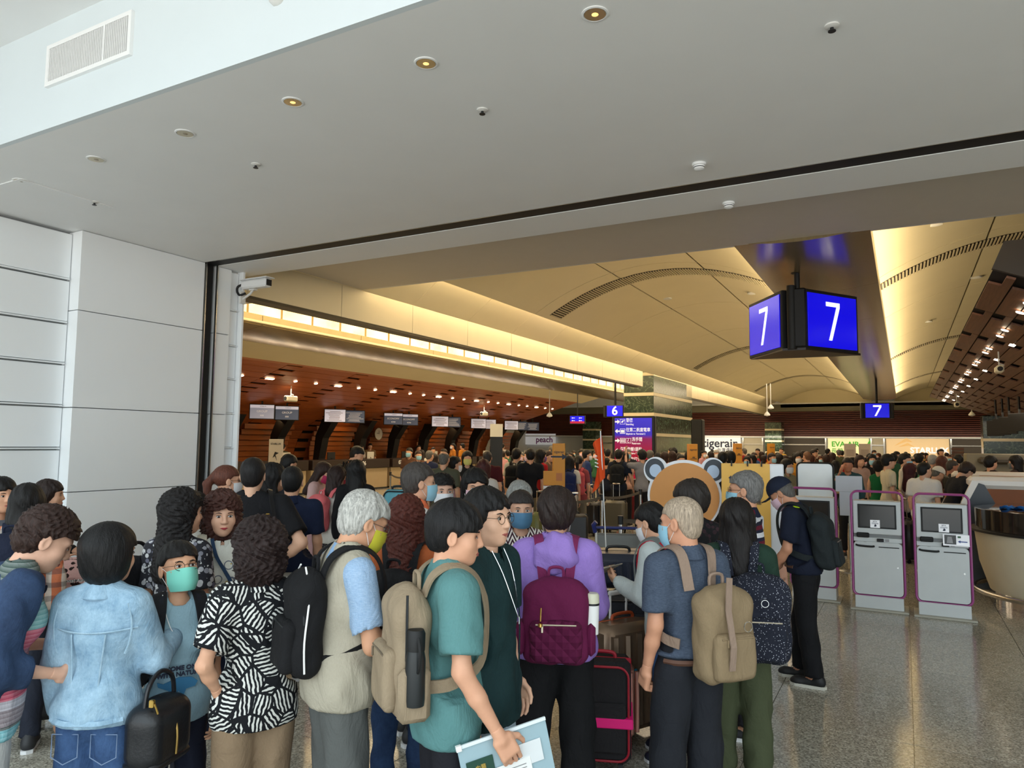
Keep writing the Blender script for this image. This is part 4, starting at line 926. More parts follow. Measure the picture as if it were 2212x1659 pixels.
def suitcase(x, y, rz, w_, d_, h_, m, label, ridges=0, trim=None, strapm=None, strapz=.5, soft=False, handle=0, cat='suitcase', z0=0.0, lie=False):
    th = thing('suitcase', label, cat, (x, y, z0), rz); b_ = .06 if not lie else 0
    obj('shell', G().box((0, 0, b_+h_/2), (w_, d_, h_), .05 if not soft else .03), m, th, True)
    obj('seam', G().box((0, 0, b_+h_/2), (w_+.006, .018, h_+.006), .05), trim or darkm, th, True)
    if ridges:
        g = G()
        for k in range(ridges):
            xx = -w_/2+w_*(k+.5)/ridges
            for s_ in (-1, 1): g.tube([(xx, s_*(d_/2+.001), b_+.06), (xx, s_*(d_/2+.004), b_+h_*.5), (xx, s_*(d_/2+.001), b_+h_-.06)], w_/ridges*.28, 6)
        obj('ridges', g, m, th, True)
    if soft:
        obj('front_pocket', G().box((0, -d_/2-.012, b_+h_*.36), (w_*.84, .035, h_*.5), .015), m, th); P = [(a_, -d_/2-.006, c_) for a_, c_ in rrect(w_*.92, h_*.93, .06, 5, 0, b_+h_/2)]; obj('piping', G().tube(P, .007, 6, closed=True), trim or darkm, th, True)
    if strapm: obj('strap', G().tube([(a_*(w_/2+.012)/.5, c_*(d_/2+.012)/.5, 0) for a_, c_ in ((-.46, -.5), (.46, -.5), (.5, -.46), (.5, .46), (.46, .5), (-.46, .5), (-.5, .46), (-.5, -.46))], .002, 4, closed=True) if False else G().box((0, 0, b_+h_*strapz), (w_+.022, d_+.022+(.05 if soft else 0), .055), .006), strapm, th)
    if not lie:
        for sx in (-1, 1):
            for sy in (-1, 1): obj('wheel', G().cyl((sx*(w_/2-.06)-.012, sy*(d_/2-.05), .032), (sx*(w_/2-.06)+.012, sy*(d_/2-.05), .032), .032, n=14).box((sx*(w_/2-.06), sy*(d_/2-.05), .06), (.03, .03, .03)), black, th, True)
    obj('top_handle', G().tube(spline([(-.09, 0, b_+h_-.005), (-.07, 0, b_+h_+.03), (.07, 0, b_+h_+.03), (.09, 0, b_+h_-.005)]), .011, 8), trim or darkm, th, True)
    if handle: obj('telescopic_handle', G().tube([(-.07, .04, b_+h_-.01), (-.07, .04, b_+h_+handle), (.07, .04, b_+h_+handle), (.07, .04, b_+h_-.01)], .009, 8).box((0, .04, b_+h_+handle), (.17, .026, .03), .008), paper if handle < .2 else steel, th, True)
    return th
p = at(1345, 1565, 4.7); suitcase(p[0], p[1], math.radians(62), .50, .31, .68, plain('bronze_shell', (134, 112, 92), .28, .45), 'large bronze hard-shell suitcase with orange seam and turquoise strap beside the man in dark trousers', 5, plain('orange_piping', (190, 84, 44), .5), plain('turquoise_strap', (40, 140, 176), .6), .55, handle=.16)
p = at(1315, 1560, 4.55); suitcase(p[0]+.02, p[1]-.1, math.radians(62), .36, .22, .48, plain('rose_gold_shell', (196, 138, 122), .3, .4), 'small rose-gold ribbed suitcase between the bronze and the black one', 7, plain('rose_trim', (150, 100, 90), .4))
p = at(1296, 1640, 4.25); suitcase(p[0], p[1], math.radians(20), .36, .24, .56, cloth((46, 44, 46)), 'black soft suitcase with red piping and bright pink strap beside the black trousers', 0, plain('red_piping', (176, 30, 50), .5), plain('pink_strap', (245, 20, 130), .5, emis=.05), .42, soft=True)
p = at(1335, 1230, 5.7); th = suitcase(p[0], p[1], math.radians(24), .62, .42, .26, plain('navy_ribbed_shell', (44, 50, 66), .3), 'dark navy ribbed suitcase lying on top of the trolley', 9, lie=True, z0=.78)
p = at(1310, 1330, 5.4); suitcase(p[0], p[1], math.radians(24), .66, .44, .30, plain('black_matte_shell', (30, 30, 32), .5), 'large black suitcase under the grey duffel on the trolley', 0, lie=True, z0=.34)
p = at(1345, 1290, 5.0); suitcase(p[0]+.02, p[1]+.02, math.radians(24), .45, .34, .22, cloth((52, 54, 60)), 'dark charcoal travel bag in front of the navy ribbed suitcase', 0, lie=True, z0=.62, soft=True, cat='bag')
th = trolley(1325, 1240, 5.6, 'luggage trolley carrying stacked dark suitcases, in front of the blue-handled one')
p = at(800, 1110, 8); suitcase(p[0], p[1], .4, .5, .32, .95, plain('dark_ribbed', (34, 34, 34), .35), 'tall dark ribbed suitcase right of the grey-haired man in the vest', 6)
p = at(880, 1070, 7.4); suitcase(p[0], p[1], .2, .6, .4, .85, plain('navy_duffel', (28, 36, 72), .6), 'stack of navy luggage behind the man in the orange vest', 0, soft=True)
p = at(866, 1045, 7.0); suitcase(p[0], p[1], .2, .28, .2, .3, cloth((110, 176, 190)), 'pale turquoise bag standing on the navy luggage', 0, soft=True, lie=True, z0=1.12, cat='bag')
for i, (u, v, t_, m, l) in enumerate(((1330, 1110, 15.5, (92, 88, 76), 'olive grey suitcase in the middle queue'), (1372, 1100, 17.5, (110, 22, 30), 'dark red suitcase behind the red belt'), (1240, 1150, 12.5, (32, 32, 36), 'black suitcase by the girl with the pink backpack'), (1268, 1080, 16, (50, 56, 50), 'dark green suitcase left of the flag'), (1170, 1100, 12.8, (120, 128, 80), 'light olive suitcase left of the near yellow totem'), (1283, 1110, 15, (24, 24, 28), 'black suitcase behind the flag pole'), (1065, 1090, 11, (34, 34, 34), 'black suitcase in the left queue'), (1955, 1200, 12.0, (40, 40, 44), 'dark suitcase between the two right kiosks'))):
    p = at(u, 1000, t_); suitcase(p[0], p[1], .3*i, .46, .28, .62, plain('case_%d' % i, m, .4), l, 4 if i % 2 else 0, handle=.35)
p = at(160, 1250, 4.9); suitcase(p[0], p[1], .9, .42, .30, .66, plain('black_matte_shell', (30, 30, 32), .5), 'black suitcase below the pink and black patterned bag at the left', 0)
th = thing('patterned_bag', 'pink bag with black blotch print and grey strap on the black suitcase at the left', 'bag', (p[0], p[1], .74), .9)
bagm = cloth((216, 172, 166), 'floral', (40, 26, 26), (46, 30, 28), sc_=.7); obj('bag_body', G().box((0, 0, .16), (.46, .34, .34), .10), bagm, th, True); obj('strap', G().box((0, 0, .21), (.47, .35, .045), .04), plain('grey_strap', (86, 84, 84), .6), th)
text('International Airport', .032, paper, th, (0, -.179, .21)); text('International Airport', .032, paper, th, (-.239, 0, .21), rot=(PI/2, 0, -PI/2))
# ------------------------------------------------------------------ signed-distance modelling of figures
class Vol:
    def __init__(s, lo, hi, res):
        s.a = [np.arange(l, h+res, res, dtype=np.float32) for l, h in zip(lo, hi)]; s.res = res
        s.D = np.full([len(x) for x in s.a], 1.0, np.float32)
    def _sub(s, lo, hi, m):
        sl = []
        for k in range(3):
            i = max(0, int(np.searchsorted(s.a[k], lo[k]-m))-1); j = min(len(s.a[k]), int(np.searchsorted(s.a[k], hi[k]+m))+1); sl.append(slice(i, max(j, i)))
        X = s.a[0][sl[0]][:, None, None]; Y = s.a[1][sl[1]][None, :, None]; Z = s.a[2][sl[2]][None, None, :]
        return tuple(sl), X, Y, Z
    def _mix(s, sl, d, k, mode):
        D = s.D[sl]
        if mode == 'u':
            if k > 0:
                h = np.maximum(k-np.abs(D-d), 0)/k; s.D[sl] = np.minimum(D, d)-h*h*k*.25
            else: s.D[sl] = np.minimum(D, d)
        else:
            d = -d
            if k > 0:
                h = np.maximum(k-np.abs(D-d), 0)/k; s.D[sl] = np.maximum(D, d)+h*h*k*.25
            else: s.D[sl] = np.maximum(D, d)
    def rc(s, a, b, r1, r2, k=.02, mode='u', fy=1.0):
        a = np.array(a, float); b = np.array(b, float); r = max(r1, r2); m = k+.02
        sl, X, Y, Z = s._sub(np.minimum(a, b)-r, np.maximum(a, b)+r, m)
        if 0 in [q.stop-q.start for q in sl]: return s
        d = b-a; L = d@d+1e-9
        h = np.clip(((X-a[0])*d[0]+(Y-a[1])*d[1]+(Z-a[2])*d[2])/L, 0, 1)
        e = np.sqrt((X-a[0]-h*d[0])**2+((Y-a[1]-h*d[1])*fy)**2+(Z-a[2]-h*d[2])**2)-(r1+(r2-r1)*h)
        s._mix(sl, e, k, mode); return s
    def el(s, c, r, k=.02, mode='u'):
        c = np.array(c, float); r = np.array(r, float); sl, X, Y, Z = s._sub(c-r, c+r, k+.02)
        if 0 in [q.stop-q.start for q in sl]: return s
        x, y, z = X-c[0], Y-c[1], Z-c[2]
        k0 = np.sqrt((x/r[0])**2+(y/r[1])**2+(z/r[2])**2); k1 = np.sqrt((x/r[0]**2)**2+(y/r[1]**2)**2+(z/r[2]**2)**2)
        s._mix(sl, k0*(k0-1)/(k1+1e-6), k, mode); return s
    def bx(s, c, h, r, k=.02, mode='u'):
        c = np.array(c, float); h = np.array(h, float); sl, X, Y, Z = s._sub(c-h, c+h, k+.02)
        qx, qy, qz = np.abs(X-c[0])-h[0]+r, np.abs(Y-c[1])-h[1]+r, np.abs(Z-c[2])-h[2]+r
        e = np.sqrt(np.maximum(qx, 0)**2+np.maximum(qy, 0)**2+np.maximum(qz, 0)**2)+np.minimum(np.maximum(qx, np.maximum(qy, qz)), 0)-r
        s._mix(sl, e, k, mode); return s
    def grid(s): return s.a[0][:, None, None], s.a[1][None, :, None], s.a[2][None, None, :]
    def cut(s, n, o):   # keep the side where (p-o).n < 0
        X, Y, Z = s.grid(); s.D = np.maximum(s.D, (X-o[0])*n[0]+(Y-o[1])*n[1]+(Z-o[2])*n[2]); return s
    def disp(s, f): s.D = s.D+f(*s.grid()).astype(np.float32); return s
    def net(s):
        D = s.D; D[0] = D[-1] = 1; D[:, 0] = D[:, -1] = 1; D[:, :, 0] = D[:, :, -1] = 1
        I = D < 0; nx, ny, nz = D.shape
        c = I[:-1, :-1, :-1].astype(np.int8)
        for dx, dy, dz in ((1, 0, 0), (0, 1, 0), (0, 0, 1), (1, 1, 0), (1, 0, 1), (0, 1, 1), (1, 1, 1)): c = c+I[dx:nx-1+dx, dy:ny-1+dy, dz:nz-1+dz]
        act = (c > 0) & (c < 8); idx = np.argwhere(act); n = len(idx)
        if n == 0: return np.zeros((0, 3)), np.zeros((0, 4), int)
        ids = np.full(act.shape, -1, np.int32); ids[tuple(idx.T)] = np.arange(n)
        cor = {}
        for dx in (0, 1):
            for dy in (0, 1):
                for dz in (0, 1): cor[dx, dy, dz] = D[idx[:, 0]+dx, idx[:, 1]+dy, idx[:, 2]+dz]
        P = np.zeros((n, 3)); W = np.zeros(n)
        for ax in range(3):
            for u in (0, 1):
                for v_ in (0, 1):
                    p = [0, 0, 0]; o = [i for i in range(3) if i != ax]; p[o[0]] = u; p[o[1]] = v_; q = list(p); q[ax] = 1
                    a, b = cor[tuple(p)], cor[tuple(q)]; m = (a < 0) != (b < 0)
                    t = np.where(m, a/(a-b+1e-12), 0); pos = np.zeros((n, 3)); pos[:, o[0]] = u; pos[:, o[1]] = v_; pos[:, ax] = t
                    P += pos*m[:, None]; W += m
        P = (P/W[:, None]+idx)*s.res+np.array([x[0] for x in s.a])
        Q = []
        for ax in range(3):
            o = [(ax+1) % 3, (ax+2) % 3]; sl0 = [slice(1, -1)]*3; sl1 = [slice(1, -1)]*3; sl0[ax] = slice(0, -1); sl1[ax] = slice(1, None)
            a, b = I[tuple(sl0)], I[tuple(sl1)]; e = np.argwhere(a != b)
            if len(e) == 0: continue
            ins = a[tuple(e.T)]; e = e.copy(); e[:, o[0]] += 1; e[:, o[1]] += 1
            def cid(d0, d1):
                f = e.copy(); f[:, o[0]] -= d0; f[:, o[1]] -= d1; return ids[tuple(f.T)]
            q = np.stack([cid(1, 1), cid(0, 1), cid(0, 0), cid(1, 0)], 1)
            q[~ins] = q[~ins][:, ::-1]; Q.append(q)
        return P, np.concatenate(Q)
def smesh(name, P, Q, m): return mesh(name, P, Q, [m], smooth=True)
# ---- head template
def head_vol(res, fem):
    V = Vol((-.11, -.14, -.20), (.11, .14, .14), res); R = V.rc
    V.el((0, -.012, .033), (.077, .097, .086), .0).el((0, .018, -.02), (.066, .076, .092), .02).el((0, .028, -.068), (.052 if not fem else .047, .058, .045), .03)
    V.el((0, .060, -.096), (.022, .022, .018), .025)
    for s_ in (-1, 1): V.el((s_*.036, .056, -.030), (.029, .027, .028), .02).el((s_*.0825, -.006, -.008), (.009, .021, .033), .006)
    V.el((0, .072, .024), (.052, .018, .014), .02)
    for s_ in (-1, 1): V.el((s_*.032, .100, .001), (.019, .018, .012), .012, 's')
    R((0, .088, .010), (0, .103, -.030), .008, .0125, .012)
    for s_ in (-1, 1): V.el((s_*.013, .097, -.034), (.008, .010, .008), .006)
    V.el((0, .086, -.062), (.022, .010, .0055), .006).el((0, .085, -.071), (.019, .010, .006), .006).bx((0, .1, -.0665), (.018, .008, .0008), .0005, .003, 's')
    R((0, -.022, -.05), (0, -.030, -.150), .054 if not fem else .046, .051 if not fem else .044, .03)
    for s_ in (-1, 1): V.el((s_*.089, .000, -.006), (.004, .011, .019), .005, 's')
    return V.net()
HT = {}
def head_t(lod, fem):
    k = (lod, fem)
    if k not in HT: HT[k] = head_vol((.0042, .0072, .015)[lod], fem)
    return HT[k]
# ---- hand templates (right hand, wrist at origin, fingers along -Z, palm facing -X, thumb +Y)
def hand_vol(kind, res):
    V = Vol((-.10, -.07, -.21), (.05, .09, .03), res)
    V.rc((0, 0, .02), (0, 0, -.02), .024, .026, .01).bx((0, .002, -.055), (.015, .040, .042), .013, .015)
    curl = {'relax': (.25, .55, .45), 'fist': (.95, 1.35, 1.1), 'grip': (.55, 1.1, .8), 'flat': (.06, .12, .1)}[kind]
    for i, (y, L) in enumerate(((.031, .95), (.011, 1.06), (-.010, 1.0), (-.029, .80))):
        p = np.array([.002, y, -.090]); a = 0
        for j, (l, r) in enumerate(((.042, .0092), (.027, .0082), (.021, .0072))):
            a += curl[j]*(1+.12*i); q = p+np.array([-math.sin(a)*l*L, 0, -math.cos(a)*l*L]); V.rc(p, q, r, r*.92, .004); p = q
    t = np.array([-.006, .030, -.030]); u = t+np.array([-.014, .030, -.028]); w_ = u+np.array([-.014, .010, -.030]); x_ = w_+np.array([-.008, -.004, -.022])
    V.rc(t, u, .014, .0115, .01).rc(u, w_, .0112, .0095, .005).rc(w_, x_, .0092, .0078, .004)
    return V.net()
HD = {}
def hand_t(kind, lod):
    k = (kind, lod)
    if k not in HD: HD[k] = hand_vol(kind, (.0048, .008, .016)[lod])
    return HD[k]
def shoe_t():
    V = Vol((-.07, -.12, -.02), (.07, .22, .14), .009)
    V.rc((0, -.05, .045), (0, .12, .035), .042, .040, .03).rc((0, -.04, .07), (0, -.03, .11), .045, .043, .03).el((0, .13, .035), (.042, .055, .032), .03)
    V.D = np.maximum(V.D, .018-V.grid()[2]); a = V.net()
    g = G(); P = [(x, y) for x, y in ((-.038, -.085), (0, -.10), (.038, -.085), (.040, 0), (.047, .10), (.04, .155), (.012, .185), (-.02, .18), (-.043, .14), (-.046, .08), (-.040, 0))]
    n = len(P); g.add([(x, y, 0) for x, y in P]+[(x*1.03, y*1.02, .024) for x, y in P], [tuple(range(n))[::-1], tuple(range(n, 2*n))]+[(i, (i+1) % n, (i+1) % n+n, i+n) for i in range(n)])
    return a, g
SHOE = shoe_t(); SHC = {}
# ---- hair
def hair_vol(kind, res):
    long_ = {'long': .34, 'longcurl': .36, 'mid': .24, 'pony': .34, 'manlong': .20, 'bob': .16, 'curlybob': .20}.get(kind, .14)
    V = Vol((-.14, -.22, -long_-.03), (.14, .15, .175), res); R = V.rc
    t = {'short': .014, 'crop': .004, 'bowl': .020, 'bob': .022, 'curlybob': .034, 'curly': .019, 'fluffy': .026, 'long': .016, 'longcurl': .024, 'mid': .018, 'pony': .010, 'manlong': .014, 'balding': .003, 'undercut': .010, 'grayshort': .014}.get(kind, .014)
    V.el((0, -.014, .038), (.078+t, .098+t, .086+t), 0)
    fz = .052
    if kind in ('short', 'fluffy', 'grayshort', 'undercut', 'crop', 'balding', 'bowl', 'curly'):
        V.el((0, -.052, -.022), (.062+t*.6, .050+t*.7, .066), .03)
        zc_ = {'bowl': -.075, 'fluffy': -.085, 'curly': -.09}.get(kind, -.085)
        V.disp(lambda X, Y, Z: np.maximum(0, zc_-Z)*3)
    if kind == 'bob': V.el((0, -.02, -.03), (.098, .098, .10), .03); V.disp(lambda X, Y, Z: np.maximum(0, -.115-Z)*6)
    if kind == 'curlybob': V.el((0, -.025, -.05), (.118, .105, .12), .03)
    if kind in ('long', 'longcurl'):
        w_ = .085 if kind == 'long' else .10
        R((0, -.045, .0), (0, -.095, -.30), w_, w_*.80, .04, fy=1.35)
        for s_ in (-1, 1): R((s_*.07, -.01, .02), (s_*.085, -.03, -.20), .03, .035, .03)
    if kind in ('mid', 'manlong'):
        R((0, -.045, .0), (0, -.075, -.16), .085, .07, .04, fy=1.3)
        for s_ in (-1, 1): R((s_*.066, -.015, .02), (s_*.078, -.03, -.13), .026, .024, .03)
    if kind == 'pony': R((0, -.10, .05), (0, -.155, -.02), .03, .036, .01).rc((0, -.155, -.02), (.01, -.15, -.30), .036, .018, .01)
    # carve the face
    fr = {'bob': (.050, .05), 'bowl': (.060, .042), 'fringe': (.05, .03)}.get(kind, (.056, .055))
    V.el((0, .152, -.055), (.072, .124, .064+fr[1]+.0), .008, 's')
    V.bx((0, .155, -.14), (.062, .115, .12), .03, .01, 's')
    if kind in ('short', 'crop', 'balding', 'undercut', 'grayshort', 'fluffy', 'pony', 'bowl', 'curly'):
        V.disp(lambda X, Y, Z: np.where((Z < (.012 if kind not in ('bowl', 'fluffy') else -.010)+(.030 if kind != 'bowl' else .026)*np.clip((Y-.01)/.03, 0, 1)), np.maximum(0, (Y+.018)*1.2), 0))
        for s_ in (-1, 1): V.el((s_*.10, .000, -.012), (.032, .026, .036), .01, 's')
    if kind in ('bob', 'mid', 'manlong', 'long', 'longcurl', 'curlybob'): V.disp(lambda X, Y, Z: np.where(Z < .034, np.maximum(0, (Y-.040)*1.2), 0))
    if kind == 'balding': V.el((0, .035, .13), (.085, .13, .085), .02, 's')
    if kind == 'crop': pass
    A = {'curly': .007, 'curlybob': .009, 'longcurl': .006, 'fluffy': .005, 'short': .0035, 'grayshort': .004, 'mid': .005, 'long': .004, 'manlong': .005, 'bob': .0016, 'bowl': .003}.get(kind, .0015)
    wav = kind in ('curly', 'curlybob', 'longcurl')
    def f(X, Y, Z):
        an = np.arctan2(X, -Y-.02)
        if wav: return A*np.sin(an*14+9*np.sin(Z*38)+3*np.sin(Y*40))*np.sin(Z*95+an*5)+.5*A*np.sin(X*170)*np.sin(Y*160+Z*90)
        return A*(.75*np.sin(an*7+Z*26+3*np.sin(Z*19+an*2))+.45*np.sin(an*19+Z*30+4*np.sin(Z*23+X*30))+.25*np.sin(an*43-Z*24+X*60))
    V.disp(f); return V.net()
HR = {}
def hair_t(kind, lod):
    k = (kind, lod)
    if k not in HR: HR[k] = hair_vol(kind, (.0058, .0088, .0145)[lod])
    return HR[k]
ARM = {  # elbow, wrist for the right arm at unit height (left mirrored), palm normal
    'D': ((.212, -.025, 1.12), (.222, .035, .875), (-1, 0, 0)), 'D2': ((.27, -.03, 1.13), (.30, .05, .90), (-1, 0, 0)),
    'F': ((.215, .02, 1.12), (.07, .25, 1.10), (-.6, 0, .8)), 'F2': ((.22, .05, 1.11), (.12, .29, 1.17), (-.7, -.4, .5)),
    'H': ((.34, -.13, 1.14), (.19, -.03, 1.0), (-1, .2, 0)), 'P': ((.26, .10, 1.22), (.125, .13, 1.50), (-.8, -.4, .2)),
    'X': ((.22, .08, 1.12), (-.04, .21, 1.16), (0, -1, 0)), 'B': ((.21, -.05, 1.11), (.18, .20, 1.04), (-1, 0, 0)),
    'U': ((.30, .18, 1.40), (.26, .30, 1.66), (-.5, -.6, .2)), 'W': ((.20, .10, 1.20), (.03, .20, 1.42), (0, -.8, .5)), 'R': ((.25, .10, 1.14), (.20, .34, 1.02), (0, 0, -1))}
def person(u, v, t=None, h=None, phi=0, sex='m', b=1.0, lean=0., hy=0, hp=0, hr=0, L='D', R='D', hair='short', hc=(22, 19, 18), top=None, slv='short', hem=.84, loose=.012, topname='shirt', neck=.060,
           bot=None, bl=.012, botname='trousers', cuff=.09, shoe=(40, 40, 42), sole=(225, 225, 225), mask=None, glasses=False, skin=(216, 168, 138), label='', group=None, hand='relax', collar=None, vest=None, lod=None, bow=0, legs=.095, cap=None, stride=0, neckl=None, under=None, wearer=None, z0=0.0, face=None, lip=(168, 92, 84)):
    dirv = RM@np.array([(u-1106)/F, -(v-829.5)/F, -1.0])
    if t is None: hz = h-bow; P0 = CAMP+dirv*(hz-H)/dirv[2]; t = (hz-H)/dirv[2]
    else:
        P0 = CAMP+dirv*t
        if h is None: h = min(P0[2]+bow-z0, 1.86)
    if lod is None: lod = 0 if t < 4.3 else 1 if t < 8.6 else 2
    fa_ = math.atan2(dirv[1], dirv[0])-math.radians(phi); fw = np.array([math.cos(fa_), math.sin(fa_)])
    s_ = h/1.74; hs = .55+.45*s_; off = lean*.62*s_+.02
    pos = np.array([P0[0]-fw[0]*off, P0[1]-fw[1]*off, z0]); rz = fa_-PI/2
    root = thing('person', label, 'person', pos, rz, group)
    b = 1+(b-1)*.8; loose = min(loose, .010)+.5*max(0, loose-.010); bl = min(bl, .012)+.6*max(0, bl-.012)
    fem = sex == 'f'; res = (.0125, .018, .032)[lod]; rb = (.0165, .022, .036)[lod]; sh = .166*b if not fem else .148*b
    def S(p): return np.array(p, float)*s_
    def arm(code, sd):
        e, w_, pn = ARM[code] if isinstance(code, str) else code
        k = np.array([sd, 1, 1]); f_ = .92 if fem else 1.0
        return S(np.array(e)*k*np.array([f_*b**.5, 1, 1])), S(np.array(w_)*k*np.array([f_*b**.3, 1, 1])), np.array(pn)*k
    SH = {1: S((sh, -.012, 1.395)), -1: S((-sh, -.012, 1.395))}; A = {1: arm(R, 1), -1: arm(L, -1)}
    zl = .93*s_
    def bend(Pt):
        Pt = np.array(Pt, float); k = np.maximum(0, Pt[:, 2]-zl); Pt[:, 1] += lean*k; Pt[:, 2] -= k*(1-1/math.sqrt(1+lean*lean)); return Pt
    def torso(V, o, k=.04):
        w1 = b*(1.0 if not fem else .90)
        V.el(S((0, -.005, 1.27)), S((.150*w1, .094*b, .17))+o, 0).el(S((0, .003, 1.09)), S((.130*w1, .090*b, .17))+o, k).el(S((0, -.008, .93)), S((.148*b*(1 if not fem else 1.05), .100*b, .13))+o, k)
        V.rc(S((-sh+.03, -.015, 1.395)), S((sh-.03, -.015, 1.395)), .045*s_+o, .045*s_+o, k)
        for q in (-1, 1):
            V.rc(S((q*.10, -.012, 1.425)), S((q*.03, -.012, 1.470)), .030*s_+o, .033*s_+o, k)
            if fem: V.el(S((q*.07, .075, 1.245)), S((.062, .045, .06))+o*.6, .03)
        return V
    hx, hl = .40*s_*max(1, b), .36
    allp = np.array([SH[1], SH[-1], A[1][0], A[1][1], A[-1][0], A[-1][1]])
    lo = np.minimum(allp.min(0)-.10, S((-.26*b, -.20, .8))); hi = np.maximum(allp.max(0)+.10, S((.26*b, .24, 1.56)))
    ft = {1: S((legs+.005, stride, .07)), -1: S((-legs-.005, -stride, .07))}; kn = {q: S((q*(legs+.003), .012+q*stride*.55, .49)) for q in (1, -1)}
    # body: one continuous skin
    V = Vol(np.minimum(lo, S((-.26, -.2-abs(stride), .0))), np.maximum(hi, S((.26, .25+abs(stride), 1.55))), rb); torso(V, -.022*s_)
    V.rc(S((0, -.008, 1.43)), S((0, -.005, 1.50)), .052*s_ if not fem else .045*s_, .050*s_ if not fem else .043*s_, .03)
    for q in (1, -1):
        e, w_, _ = A[q]; f_ = s_*(1 if not fem else .88)*b**.5
        V.rc(SH[q], e, .047*f_, .037*f_, .03).rc(e, e*.6+w_*.4, .039*f_, .036*f_, .02).rc(e*.6+w_*.4, w_, .036*f_, .024*f_, .02)
        V.rc(S((q*.085, -.005, .88)), kn[q], .080*s_, .050*s_, .03).rc(kn[q], kn[q]*.6+ft[q]*.4-np.array([0, .012, 0]), .050*s_, .049*s_, .02).rc(kn[q]*.6+ft[q]*.4-np.array([0, .012, 0]), ft[q], .049*s_, .033*s_, .02)
        V.rc(ft[q], ft[q]+np.array([0, .10, -.03])*s_, .033*s_, .026*s_, .02)
    Pb, Qb = V.net(); Pb = bend(Pb); Ps, Qs = [Pb], [Qb]; n = len(Pb)
    for q in (1, -1):
        e, w_, pn = A[q]; hk = hand if isinstance(hand, str) else hand[0 if q == 1 else 1]; hv, hq = hand_t(hk, lod); hv = hv.copy(); hq = hq
        if q < 0: hv[:, 0] *= -1; hq = hq[:, ::-1]
        zz = -(w_-e)/np.linalg.norm(w_-e); xx = -pn*q; xx = xx-zz*(xx@zz); xx /= np.linalg.norm(xx)+1e-9
        if q > 0: xx = xx
        yy = np.cross(zz, xx)
        if q < 0:  # mirrored: palm normal is +x in the mirrored template
            xx = pn-zz*(pn@zz); xx /= np.linalg.norm(xx)+1e-9; yy = np.cross(zz, xx)
        else:
            xx = -(pn-zz*(pn@zz)); xx /= np.linalg.norm(xx)+1e-9; yy = np.cross(zz, xx)
        hv = (hv@np.array([xx, yy, zz]))*hs*(1 if not fem else .92)+w_
        Ps.append(bend(hv)); Qs.append(hq+n); n += len(hv)
    piv = bend([S((0, -.022, 1.455))])[0]
    HM = np.array((Matrix.Rotation(math.radians(hy), 3, 'Z') @ Matrix.Rotation(math.radians(-hp), 3, 'X') @ Matrix.Rotation(math.radians(hr), 3, 'Y')))
    def hx_(Pt): return (HM@((np.array(Pt, float)*hs+np.array([0, .027, .150])*hs)).T).T+piv
    hv, hq = head_t(lod, fem); hv = hx_(hv); Ps.append(hv); Qs.append(hq+n); n += len(hv)
    sm = skinmat(skin); body = put('body', smesh('body', np.concatenate(Ps), np.concatenate(Qs), sm), root)
    def hG(g): g.v = [tuple(p) for p in hx_(g.v)]; return g
    # face pieces
    if lod < 2 and (face is None or face):
        for q in (-1, 1):
            g = G(); g.cur = 0; a = [(q*.032+.0135*math.cos(z), .083+.003*0, .0005+.0055*math.sin(z)) for z in np.linspace(0, 2*PI, 17)[:-1]]
            g.add([(q*.032, .0895, .0005)]+[(x, y+.0015, z) for x, y, z in a], [(0, i+1, (i+1) % 16+1) for i in range(16)], 0)
            g.add([(q*.032, .0912, .0005)]+[(q*.032+.0064*math.cos(z), .0893, .0005+.0056*math.sin(z)) for z in np.linspace(0, 2*PI, 13)[:-1]], [(0, i+1, (i+1) % 12+1) for i in range(12)], 1)
            g.tube([(q*.032+.0142*math.cos(z), .0868-.002*abs(math.cos(z)), .0015+.0065*math.sin(z)) for z in np.linspace(.1, PI-.1, 7)], .0012, 4, m=1)
            obj('eye', hG(g), [plain('eye_white', (205, 200, 195), .3, var=0), plain('iris', (24, 15, 12), .15, var=0)], root, True)
            obj('eyebrow', hG(G().tube([(q*.016, .0925, .019), (q*.032, .0925, .0235), (q*.048, .084, .021)], [.0022, .0030, .0014], 5)), hairmat(hc if hc[0] < 120 else (120, 116, 112)), root, True)
        obj('lips', hG(G().tube([(-.021, .0895, -.0665), (-.010, .0955, -.0645), (0, .0962, -.0655), (.010, .0955, -.0645), (.021, .0895, -.0665)], [.0015, .0038, .0036, .0038, .0015], 6).tube([(-.019, .0890, -.0675), (0, .0952, -.0720), (.019, .0890, -.0675)], [.0015, .0045, .0015], 6)), plain('lips', lip, .4), root, True)
    if hair:
        kv, kq = hair_t(hair, lod); put('hair', smesh('hair', hx_(kv), kq, hairmat(hc, 2.5 if 'curl' in hair else 0)), root)
    if cap:
        g = G(); N = 20; vv = []
        for i in range(7):
            th_ = i/6*PI/2*1.04
            for k in range(N): vv.append((.094*math.sin(th_)*math.cos(2*PI*k/N), -.012+.114*math.sin(th_)*math.sin(2*PI*k/N), .038+.108*math.cos(th_)))
        g.add(vv, [(i*N+k, i*N+(k+1) % N, (i+1)*N+(k+1) % N, (i+1)*N+k) for i in range(6) for k in range(N)])
        br = [(-.075, .07), (-.072, .12), (-.05, .165), (0, .185), (.05, .165), (.072, .12), (.075, .07)]
        g.add([(x, y, .040-abs(x)*.25-(y-.07)*.12) for x, y in br]+[(x, y, .046-abs(x)*.25-(y-.07)*.12) for x, y in br], [tuple(range(7)), tuple(range(13, 6, -1))]+[(i, i+1, i+8, i+7) for i in range(6)])
        obj('cap', hG(g), cap, root, True)
